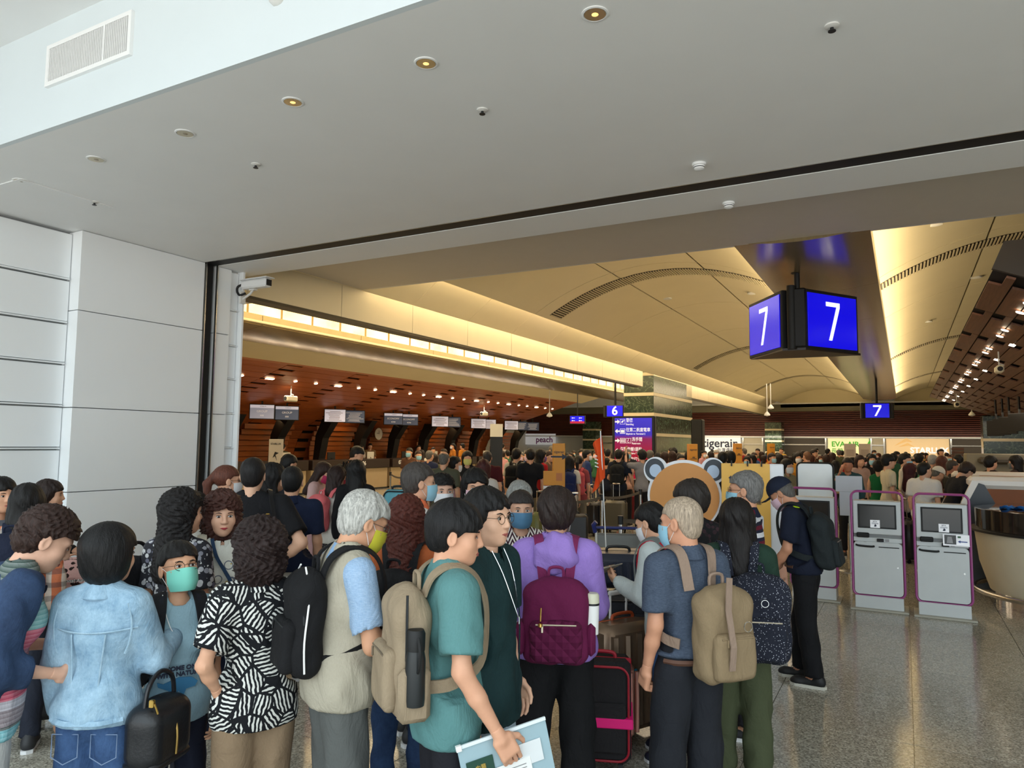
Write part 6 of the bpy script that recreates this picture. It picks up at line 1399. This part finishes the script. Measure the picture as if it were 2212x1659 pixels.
# folder in his hand
hw = world(P, P['A'][1][1]+np.array([-.03, .05, -.10])); fd = P['fw']; th = thing('document_folder', 'clear zip folder with green passport and papers held by the teal tee man', 'folder', hw-np.array([0, 0, .16]), P['rz']+PI/2-.1)
fo = plain('frosted_plastic', (176, 204, 214), .3, alpha=.72, coat=.3)
A_ = .22; Mx = np.array([[math.cos(A_), 0, -math.sin(A_)], [0, 1, 0], [math.sin(A_), 0, math.cos(A_)]])
def FB(c, sz, m, nm, par): return obj(nm, G().box(Mx@np.array(c, float), sz, .001, M=Mx), m, par)
FB((.03, 0, .13), (.34, .004, .25), fo, 'sleeve', th); FB((.03, -.004, .25), (.34, .010, .012), plain('zip_white', (226, 236, 240), .4), 'zip_bar', th); FB((-.135, -.008, .25), (.02, .016, .02), paper, 'zip_slider', th)
FB((-.07, -.006, .11), (.10, .004, .16), plain('passport_green', (24, 66, 52), .5), 'passport', th); FB((.03, -.009, .09), (.17, .003, .10), paper, 'paper_sheet', th); FB((.12, -.007, .15), (.09, .003, .08), plain('pale_card', (220, 224, 226), .5), 'card', th)
g = G(); [g.box(Mx@np.array([.03, -.0115, .06+.012*k]), (.13, .001, .003), M=Mx) for k in range(6)]; obj('print_lines', g, pgrey, th); text('中華', .02, plain('gold_foil', (190, 160, 80), .4), th, tuple(Mx@np.array([-.07, -.010, .16])), rot=(PI/2, -A_, 0))
# long haired man
P = near('young man with long black hair, round glasses and open dark green shirt', 1064, 1054, 3.1, None, phi=118, hair='manlong', hc=BK, top=cloth((28, 54, 56)), hem=.74, loose=.032, L='D', R='D', glasses=(70, 60, 40), bot=cloth((140, 162, 182), 'denim', (176, 194, 208)), bl=.035, skin=(226, 182, 154), hy=-8, collar=cloth((28, 54, 56)), neck=.066, b=1.05, hp=-2)
sP = P['s']; patch(P, [(.055, .05, 1.475), (.045, .10, 1.38), (.012, .150, 1.22), (0, .152, 1.20), (-.012, .150, 1.22), (-.045, .10, 1.38), (-.055, .05, 1.475)], .0022, chrome, 'necklace'); obj('pendant', G().box((0, .158*sP, 1.185*sP), (.012, .005, .032), .002), chrome, P['root'])
patch(P, [(0, .138, 1.36), (0, .158, 1.2), (.0, .158, 1.0), (0, .160, .80)], .0035, cloth((22, 44, 46)), 'button_placket')
# purple hoodie
P = near('short-haired woman from behind in a lilac hoodie and loose black trousers', 1202, 1078, 3.75, None, phi=0, bow=.05, sex='f', b=1.14, hair='fluffy', hc=(42, 30, 26), mask=mwhite, top=cloth((158, 128, 206)), slv='long', hem=.86, loose=.034, L='F', R='F', bot=cloth((20, 20, 22)), bl=.045, lean=.04, topname='hoodie', legs=.115, hp=8)
sP = P['s']; V = Vol((-.2, -.24, 1.22), (.2, .1, 1.56), .010); V.el((0, -.095*sP, 1.40*sP), (.115, .075, .095), 0).rc((-.10, -.02, 1.45*sP), (0, -.08, 1.47*sP), .035, .04, .03).rc((.10, -.02, 1.45*sP), (0, -.08, 1.47*sP), .035, .04, .03); V.disp(lambda X, Y, Z: .006*np.sin(Z*60+X*20)+.004*np.sin(X*70)); V.rc((0, -.01, 1.44*sP), (0, .0, 1.6), .066, .08, .01, 's'); a, q = V.net(); put('hood', smesh('hood', P['bend'](a), q, cloth((158, 128, 206))), P['root'])
mar_ = cloth((100, 24, 66)); bp, base, fin = backpack(P, mar_, 'maroon backpack with quilted pocket and white bottle on the woman in the lilac hoodie', .315, .40, .14, z=1.10, style=('quilt', (92, 20, 60)), zipm=plain('silver_zip', (200, 190, 170), .3, .8), rear=.128, ms=cloth((122, 40, 84)))
obj('charm', fin(G().tube([(-.07, -.33, 1.12), (-.072, -.335, 1.06)], .004, 6).lathe([(.0, .0), (.011, .006), (.011, .02), (.0, .026)], (-.072, -.335, 1.03), 12)), plain('gold_metal', (200, 165, 90), .25, 1), bp, True)
for q in (-1, 1): obj('side_pocket', fin(G().box((q*.165, -.21, .96), (.045, .11, .15), .02)), mar_, bp, True)
w0 = world(P, (.172, -.21, .98)); th = thing('travel_mug', 'white and cream travel mug in the side pocket of the maroon backpack', 'bottle', w0, P['rz']); obj('mug', G().lathe([(.030, 0), (.034, .14)], n=24), paper, th, True); obj('lid', G().lathe([(.035, .135), (.035, .145)], n=24), darkm, th, True); obj('lid_top', G().lathe([(.035, .145), (.034, .18), (.028, .19), (0, .19)], n=24), plain('cream_lid', (206, 204, 180), .4), th, True)
# white jacket woman
P = near('small woman with short black hair and white mask in a pale grey rain jacket', 1412, 1108, 4.5, 1.52, phi=-62, bow=.08, lean=.12, hp=20, sex='f', hair='short', hc=BK, mask=mwhite, top=cloth((196, 204, 204)), slv='long', hem=.80, loose=.036, R='F', L='F2', bot=cloth((36, 62, 108), 'denim', (60, 90, 136)), shoe=(26, 30, 50), topname='rain_jacket', stride=.05, hand='grip')
for sx in (-1, 1): strap(P, [(sx*.09, -.10, 1.45), (sx*.10, -.02, 1.50), (sx*.11, .08, 1.455), (sx*.12, .135, 1.34), (sx*.15, .12, 1.15)], .05, cloth((118, 122, 120)), P['root'], name='bag_strap')
backpack(P, cloth((190, 30, 50)), 'red backpack on the small woman in the pale rain jacket', .28, .36, .12)
hw = world(P, P['A'][-1][1]+np.array([.03, .07, .03])); th = thing('plastic_sleeve', 'clear plastic sleeve with papers held by the woman in the pale rain jacket', 'folder', hw, P['rz']); Mp = np.array(Matrix.Rotation(-.5, 3, 'X')); obj('sleeve', G().box((0, .06, .02), (.22, .18, .006), .001, M=Mp), plain('milky_plastic', (190, 188, 176), .35, alpha=.8), th); obj('paper_sheet', G().box((.02, .07, .03), (.12, .11, .003), M=Mp), plain('tan_paper', (170, 140, 110), .6), th)
# bald man with tan backpack
P = near('man with thinning white hair in a grey-blue polo and black trousers seen from behind left', 1474, 1072, 3.5, None, phi=-34, hair='crop', hc=(170, 152, 132), mask=mblue, top=cloth((58, 68, 86), 'heather', (84, 96, 114)), collar=cloth((58, 68, 86), 'heather', (84, 96, 114)), hem=.96, loose=.018, L=((.198, -.03, 1.12), (.205, .04, .89), (-1, 0, 0)), R='D', hand='fist', bot=cloth((34, 36, 42)), bl=.04, skin=(206, 152, 122), hy=30, hp=4, b=1.0, legs=.105)
sP = P['s']; khaki = cloth((142, 122, 94)); bp, base, fin = backpack(P, khaki, 'khaki canvas backpack on the man in the grey-blue polo', .28, .43, .15, z=1.10, ms=cloth((150, 128, 112)), zipm=khaki, dx=.07, rear=.112)
obj('front_strap', fin(G().ribbon([np.array(q)*1.0 for q in ((.05, -.262, 1.29), (.03, -.278, 1.15), (.03, -.312, 1.0), (.03, -.30, .90))], [(0, -1, 0)]*4, .03, .006)), cloth((150, 128, 112)), bp); obj('key_ring', fin(G().tube([(.12+.022*math.cos(a_), -.300, 1.08+.022*math.sin(a_)) for a_ in np.linspace(0, 2*PI, 15)[:-1]], .002, 5, closed=True)), chrome, bp, True)
patch(P, [(-.155, -.04, .945), (-.11, -.095, .945), (0, -.126, .945), (.11, -.095, .945), (.155, -.04, .945), (.155, .04, .945)], .013, plain('brown_belt', (92, 62, 48), .5), 'belt')
# green blouse woman
P = near('woman from behind with long wavy black hair, dark green blouse and olive trousers', 1590, 1100, 4.1, None, phi=-8, bow=.05, sex='f', b=1.08, hair='long', hc=(24, 19, 18), top=cloth((36, 60, 48)), hem=.82, loose=.026, slv='elbow', L='F', R='F', bot=cloth((74, 80, 56)), bl=.038, cuff=.13, shoe=(30, 30, 32), sole=(190, 190, 190), hy=8, topname='blouse', stride=-.04, mask=mwhite)
bp, base, fin = backpack(P, cloth((34, 37, 50), 'dots', (210, 214, 226), sc_=1.2), 'navy backpack with small white speckles on the woman in the green blouse', .31, .46, .18, z=1.08, zipm=plain('silver_zip', (200, 190, 170), .3, .8), dx=.08)
obj('charm', fin(G().tube([(.08+.018*math.cos(a_), -.37, 1.08+.018*math.sin(a_)) for a_ in np.linspace(0, 2*PI, 13)[:-1]], .002, 5, closed=True)), chrome, bp, True)
# striped polo man
near('older man in glasses and blue mask wearing a navy, white and maroon striped polo', 1602, 1017, 4.85, phi=-82, hair='grayshort', hc=(112, 110, 108), mask=mblue, glasses=(90, 60, 50), top=cloth((226, 226, 232), 'stripes', (34, 38, 58), (110, 26, 48), 1.35), slv='long', collar=cloth((28, 32, 52)), bot=cloth((60, 60, 66)), skin=(206, 154, 124), hem=.84, R='F', L='F', loose=.026)
near('dark-haired person in a black jacket in front of the orange cutout board', 1492, 1040, 4.7, phi=-25, sex='f', hy=35, hair='fluffy', hc=(44, 38, 34), mask=mwhite, top=cloth((26, 26, 28), 'floral', (60, 40, 46), (26, 26, 28)), slv='long', bot=cloth((30, 30, 34)), loose=.02)
# cap man
P = near('man in a navy cap and pink-white mask, navy polo with lime shoulder stripe, black trousers', 1702, 1057, 5.95, 1.66, phi=-78, bow=.14, lean=.16, hp=36, hair='crop', hc=(90, 86, 82), mask=mpink, top=cloth((24, 30, 48)), hem=.90, loose=.016, collar=cloth((24, 30, 48)), bot=cloth((20, 20, 23)), bl=.028, cap=cloth((30, 36, 54)), L=((.21, .06, 1.12), (.16, .22, .93), (-.8, 0, -.5)), R=((.22, .04, 1.12), (.16, .22, .95), (-1, 0, 0)), hand='grip', shoe=(22, 22, 24), sole=(200, 196, 184), skin=(196, 142, 112), stride=.07, b=1.05)
backpack(P, cloth((36, 42, 44)), 'dark grey-green backpack on the man in the navy cap', .31, .44, .16, z=1.19)
strap(P, [(-.10, -.07, 1.462), (-.14, -.02, 1.462), (-.175, .03, 1.42), (-.20, .05, 1.33)], .028, plain('lime_stripe', (200, 240, 30), .5), P['root'], name='lime_stripe', th=.004); patch(P, [(-.165, .05, .965), (-.10, .12, .965), (0, .14, .965), (.10, .12, .965)], .014, plain('brown_belt', (92, 62, 48), .5), 'belt')
hw = world(P, P['A'][-1][1]+np.array([.0, .03, -.10])); th = thing('paper_folder', 'white and pale blue paper folder held low by the man in the navy cap', 'folder', hw-np.array([0, 0, .09]), P['rz']+PI/2); obj('sheet', G().box((0, 0, .09), (.14, .004, .19), .001, M=[[.94, 0, .34], [0, 1, 0], [-.34, 0, .94]]), plain('pale_blue_paper', (196, 214, 226), .5), th); obj('sheet', G().box((.0, -.006, .10), (.09, .003, .14), .001, M=[[.94, 0, .34], [0, 1, 0], [-.34, 0, .94]]), paper, th)
near('small child with brown hair and peach top behind the man in the navy cap', 1678, 1186, 6.6, 1.0, phi=-100, sex='f', hair='short', hc=(70, 44, 34), top=cloth((232, 176, 150)), bot=cloth((226, 190, 120), 'floral', (240, 240, 230), (200, 120, 60)), lod=1, shoe=(232, 230, 226))
# ------------------------------------------------------------------ people, middle distance
def mid(label, u, v, t, phi, sex, hair, hc, c, bc=(34, 34, 38), slv='short', mask=None, bag=None, bagl=None, **k):
    P = person(u, v, t, phi=phi, sex=sex, hair=hair, hc=hc, top=c if not isinstance(c, tuple) else cloth(c), bot=cloth(bc), slv=slv, mask=mask, label=label, **k)
    if bag: backpack(P, cloth(bag), bagl or label.replace(label.split(' ')[0], 'backpack worn by the '+label.split(' ')[0], 1), .30, .44, .16)
    return P
mid('balding man from behind in an olive tee in the left queue', 960, 973, 11, 15, 'm', 'balding', GD, (84, 86, 70), b=1.1)
mid('woman in a pink top and mask right of the olive tee man', 985, 986, 11.2, 70, 'f', 'short', BK, (206, 150, 156), slv='elbow', mask=mwhite)
mid('woman with a yellow mask and black jacket facing the camera', 1010, 974, 13, 175, 'f', 'mid', BK, (28, 28, 32), slv='long', mask=MK((206, 204, 120)))
mid('heavy man from behind in a maroon tee', 1053, 973, 13, 5, 'm', 'crop', (50, 44, 40), (72, 20, 28), b=1.25)
mid('woman from behind in a white tee with reddish hair below the maroon tee man', 1045, 993, 10, 5, 'f', 'mid', (70, 30, 28), (214, 206, 198))
mid('man from behind in a white tee in the left queue', 1117, 967, 14, 20, 'm', 'short', BK, (204, 196, 178), (110, 100, 80), bag=(24, 24, 26), bagl='black backpack on the man in the white tee in the left queue')
P = mid('man from behind in a black tee and khaki trousers left of the yellow totem', 1146, 968, 13.6, 0, 'm', 'short', BK, (22, 24, 30), (120, 108, 84), b=1.08)
mid('woman with dark hair, purple mask and red top holding an orange bag', 1171, 970, 14.2, 60, 'f', 'mid', BK, (176, 30, 40), slv='long', mask=MK((110, 80, 140)))
mid('man with glasses in brown behind the woman in red', 1187, 974, 16, 110, 'm', 'short', DB, (90, 70, 56))
mid('girl from behind with long black hair and white tee right of the yellow totem', 1229, 984, 13.4, 5, 'f', 'long', BK, (212, 206, 196), (70, 70, 74), bag=(32, 46, 92), bagl='royal blue backpack on the girl in the white tee')
mid('girl from behind with a black ponytail and grey trousers', 1250, 984, 13.9, 10, 'f', 'pony', BK, (150, 70, 74), (120, 112, 98), bag=(196, 84, 92), bagl='rose pink backpack on the girl with the ponytail')
mid('masked man in a blue tee beside the orange flag', 1270, 971, 17, 80, 'm', 'short', BK, (44, 62, 110), mask=mwhite)
mid('man from behind in navy resting an arm on the belt right of the flag', 1337, 970, 16, 12, 'm', 'short', BK, (30, 36, 50), (26, 26, 30), R='D2', L='B', bag=(24, 26, 28), bagl='black backpack on the man in navy right of the flag')
mid('boy in a dark tee behind the orange flag', 1311, 984, 17.5, 20, 'm', 'crop', BK, (34, 40, 60), h=1.55)
mid('woman in pale pink beside the navy man with the backpack', 1350, 975, 16.8, 20, 'f', 'mid', BK, (214, 172, 160))
mid('masked bald man in front of the red half of the direction board', 1357, 969, 18.5, 175, 'm', 'crop', (110, 100, 92), (40, 40, 46), mask=mblue)
mid('person in a grey tee raising an arm in front of the direction board', 1386, 971, 15.8, -20, 'm', 'fluffy', BK, (134, 134, 140), L='U')
mid('man in olive with grey hair right of the raised arm', 1405, 972, 18, 25, 'm', 'grayshort', GD, (104, 106, 88), bag=(34, 36, 34), bagl='dark backpack on the grey-haired man in olive')
mid('woman in white bending behind the left ear of the orange board', 1424, 979, 19, 60, 'f', 'mid', BK, (224, 208, 196)); mid('woman in dusty pink behind the orange board', 1437, 976, 17.5, 30, 'f', 'mid', DB, (190, 150, 148), slv='long'); mid('woman in beige with dark brown hair behind the orange board', 1452, 975, 18.5, 0, 'f', 'longcurl', DB, (190, 164, 140))
mid('masked girl with bun and white top behind the orange board', 1472, 982, 16.5, 150, 'f', 'pony', BK, (206, 196, 190), mask=mwhite); mid('person in a dark cap left of the yellow totem behind the board', 1487, 976, 19, 20, 'm', 'short', BK, (30, 28, 30))
mid('man from behind in a black tee just right of the orange board ear', 1561, 975, 13.5, 5, 'm', 'short', BK, (24, 25, 30), b=1.15); mid('woman with black bob behind the striped polo man', 1578, 974, 14.5, 0, 'f', 'bob', BK, (28, 28, 32))
mid('masked grey-haired man under the white lit sign', 1548, 971, 22, 165, 'm', 'grayshort', GY, (60, 60, 66), mask=mwhite)
mid('masked woman in a sage tee with a backpack strap beside the silver kiosk panel', 1702, 992, 12.2, 130, 'f', 'mid', BK, (150, 148, 124), mask=mwhite, R='F')
mid('bald man in a white shirt left of the silver kiosk panel', 1742, 974, 17, -30, 'm', 'crop', (120, 84, 60), (206, 200, 190)); mid('masked woman in mustard yellow behind the kiosks', 1724, 978, 18, 165, 'f', 'mid', BK, (196, 140, 54), mask=mwhite)
mid('man in a cream shirt and mask standing tall near the far wall', 1763, 967, 30, 175, 'm', 'short', BK, (206, 200, 180), mask=mwhite)
mid('man in glasses and teal shirt talking on a phone, facing the camera', 1831, 989, 12.5, 178, 'm', 'short', (36, 30, 28), (50, 84, 92), slv='elbow', R='P', skin=(186, 126, 96))
mid('young woman with long dark hair right of the man on the phone', 1858, 983, 15, 150, 'f', 'long', DB, (190, 160, 150)); mid('masked woman with long dark hair in black behind the green top', 1884, 981, 16.5, 175, 'f', 'long', BK, (24, 24, 26), slv='long', mask=mblue)
mid('woman from behind in a bright green top', 1898, 995, 13, 15, 'f', 'curly', BK, (24, 104, 60), slv='none'); mid('young man in profile wearing a cream tee', 1921, 981, 12.6, 70, 'm', 'bowl', BK, (214, 204, 176), (60, 60, 60), L='F')
mid('man in glasses and blue mask wearing a white shirt right of the cream tee', 1957, 979, 13.6, 100, 'm', 'short', BK, (222, 214, 200), slv='long', mask=mblue); mid('woman with maroon hair and black mask', 1969, 1003, 12.4, 60, 'f', 'longcurl', (64, 18, 24), (200, 190, 186), mask=MK((20, 20, 22)))
mid('man with glasses in a green tee beyond the white shirt man', 1986, 979, 16, 20, 'm', 'short', BK, (74, 140, 100)); mid('broad man from behind in a plain white tee at the right kiosk', 1997, 999, 11.1, 32, 'm', 'undercut', BK, (226, 224, 222), (70, 74, 84), b=1.2, hy=-20, loose=.03)
P = mid('man in a white baseball cap leaning over behind the white tee man', 2022, 1006, 12.2, 60, 'm', 'crop', GD, (90, 40, 36), lean=.15, hp=25, cap=cloth((226, 222, 212))); mid('man with cropped hair in a black patterned polo leaning right', 2056, 993, 12.8, 70, 'm', 'crop', (60, 52, 46), cloth((30, 28, 26), 'dots', (90, 80, 60)), hp=10, skin=(176, 118, 90))
mid('person with brown-black hair bent over the bag-drop screen in a dark polo', 2082, 1014, 11.3, 55, 'm', 'fluffy', (40, 28, 24), (28, 30, 38), lean=.35, hp=40, h=1.72, L='F', R='F'); mid('grey-haired person behind the white tee man', 2016, 982, 15.5, 30, 'm', 'grayshort', GY, (80, 70, 70)); mid('woman with wavy brown hair right of the grey-haired person', 2036, 986, 15.2, 30, 'f', 'longcurl', (84, 44, 34), (90, 60, 56))
mid('staff man in a white shirt facing the camera below the tan lit sign', 2033, 969, 27, 175, 'm', 'short', BK, (222, 206, 190)); mid('person leaning on the far white counter at the right', 2066, 981, 17, -50, 'm', 'short', BK, (30, 30, 34), lean=.2); mid('dark-haired person leaning with folded arms at the right edge', 2144, 984, 13.5, 50, 'm', 'fluffy', BK, (28, 26, 28), lean=.2, slv='long', R='X', L='X'); mid('masked woman in profile at the far right edge', 2190, 983, 13.4, -70, 'f', 'mid', BK, (60, 46, 44), slv='long', mask=MK((110, 116, 116)))
# staff behind left counters
for i, (u, v, t_, ph, sx, c, l) in enumerate(((612, 958, 26, 30, 'm', (80, 84, 60), 'staff man in a dark vest behind the pale board'), (781, 960, 30, 40, 'f', (200, 190, 176), 'staff woman in white behind counter 05'), (800, 957, 31, 170, 'm', (128, 104, 74), 'staff man in tan looking down behind counter 06'), (842, 959, 33, -80, 'm', (44, 40, 44), 'staff man in dark jacket at counter 06'), (905, 961, 33, 120, 'f', (196, 186, 160), 'staff woman in a pale blouse right of counter 07'), (977, 954, 32, -110, 'f', (206, 130, 50), 'staff woman in orange at the middle counters'), (998, 951, 31, -60, 'm', (214, 138, 44), 'taller staff man in orange at the middle counters'), (1086, 952, 34, 20, 'm', (190, 180, 170), 'man in white at the far left counters'), (936, 966, 28, 170, 'f', (60, 50, 46), 'staff woman in black seated by the middle counters'))):
    mid(l, u, v, t_, ph, sx, 'short' if sx == 'm' else 'pony', BK, c, z0=0.0 if v > 955 else 0, mask=mwhite if i % 2 else None)
# ------------------------------------------------------------------ far crowd
names = {'black': (24, 24, 28), 'white': (210, 204, 196), 'grey': (120, 120, 124), 'navy': (34, 42, 72), 'red': (150, 36, 40), 'pink': (206, 150, 156), 'olive': (92, 94, 70), 'beige': (188, 164, 132), 'green': (50, 96, 70), 'blue': (60, 90, 140), 'yellow': (200, 160, 70), 'brown': (90, 62, 48)}
zones = [(1440, 1500, 972, 21, 26, 6, 'behind the orange cutout board'), (1515, 1660, 974, 18, 32, 22, 'below the white lit sign'), (1660, 1780, 975, 17, 33, 19, 'below the slim green column'), (1780, 1900, 974, 17, 33, 20, 'below the cream lit sign'), (1900, 2060, 975, 17, 32, 22, 'below the tan lit sign'), (880, 960, 972, 16, 26, 6, 'in front of counter 07'), (1190, 1330, 970, 19, 30, 12, 'between the yellow totem and the direction board'), (1075, 1150, 975, 17, 24, 5, 'in the left queue')]
hk = ['short', 'long', 'mid', 'bob', 'undercut', 'longcurl', 'pony', 'fluffy']
PROTO = {}; taken = [(o.location.x, o.location.y) for o in bpy.data.objects if o.parent is None and o.get('category') in ('person', 'suitcase', 'kiosk', 'totem', 'sign', 'luggage trolley')]
ways = ['seen from behind', 'facing the camera']; seen = {}
def recolor(o, m):
    o.material_slots[0].link = 'OBJECT'; o.material_slots[0].material = m
for (u0, u1, v0, t0, t1, n_, z_) in zones:
    for i in range(n_):
        for k in range(25):
            u = u0+(u1-u0)*(i+.1+.8*random.random())/n_; t_ = random.uniform(t0, t1)
            dv = RM@np.array([(u-1106)/F, -(v0-829.5)/F, -1.0]); q = CAMP+dv*t_
            if min((q[0]-a)**2+(q[1]-b)**2 for a, b in taken) > .5**2 and not (-9.5 < q[0] < -7.5 and 25 < q[1] < 31.3): break
        taken.append((q[0], q[1])); cn = random.choice(list(names)); fem = random.random() < .55
        hgt = random.uniform(1.52, 1.66) if fem else random.uniform(1.64, 1.80)
        away = random.random() < .6; hr_ = random.choice(hk[1:4]+['longcurl', 'pony'] if fem else ['short', 'undercut', 'fluffy', 'crop'])
        phi = random.uniform(-50, 50) if away else random.uniform(110, 250); mk = None if away or random.random() < .25 else random.choice([mwhite, mblue, mpink])
        hcol = random.choice([BK, BK, DB, (36, 26, 24), RB if fem else GD]); bc = random.choice([(30, 30, 34), (50, 56, 76), (100, 94, 82), (24, 24, 28)]); sl = random.choice(['short', 'short', 'long'])
        key = (fem, hr_, sl, mk is not None); lab = '%s in %s%s top %s, %s' % ('woman' if fem else 'man', 'an ' if cn == 'olive' else 'a ', cn, z_, ways[0] if away else ways[1])
        grp = 'far crowd: %s in %s %s' % ('women' if fem else 'men', cn, z_)
        fa_ = math.atan2(dv[1], dv[0])-math.radians(phi); ps = (q[0]-math.cos(fa_)*.02, q[1]-math.sin(fa_)*.02, 0)
        if key not in PROTO:
            P = person(u, 960+.0098*(u-1106)+(H-hgt)*F/t_, t_, 1.66 if fem else 1.74, phi=phi, sex='f' if fem else 'm', hair=hr_, hc=hcol, top=cloth(names[cn]), slv=sl, bot=cloth(bc), mask=mk, label=lab, group=grp, lod=2)
            P['root'].location = ps; PROTO[key] = P['root']; k_ = hgt/(1.66 if fem else 1.74); P['root'].scale = (k_, k_, k_)
        else:
            src = PROTO[key]; r = src.copy(); COL.objects.link(r); r.location = ps; r.rotation_euler = (0, 0, fa_-PI/2); k_ = hgt/(1.66 if fem else 1.74); r.scale = (k_, k_, k_); r['label'] = lab; r['group'] = grp
            for ch in list(src.children):
                c = ch.copy(); COL.objects.link(c); c.parent = r; nm_ = ch.name.split('.')[0]
                if nm_ == 'hair': recolor(c, hairmat(hcol))
                elif nm_ == 'shirt': recolor(c, cloth(names[cn]))
                elif nm_ == 'trousers': recolor(c, cloth(bc))
                elif nm_ == 'face_mask': recolor(c, mk)
                for g_ in ch.children:
                    d = g_.copy(); COL.objects.link(d); d.parent = c
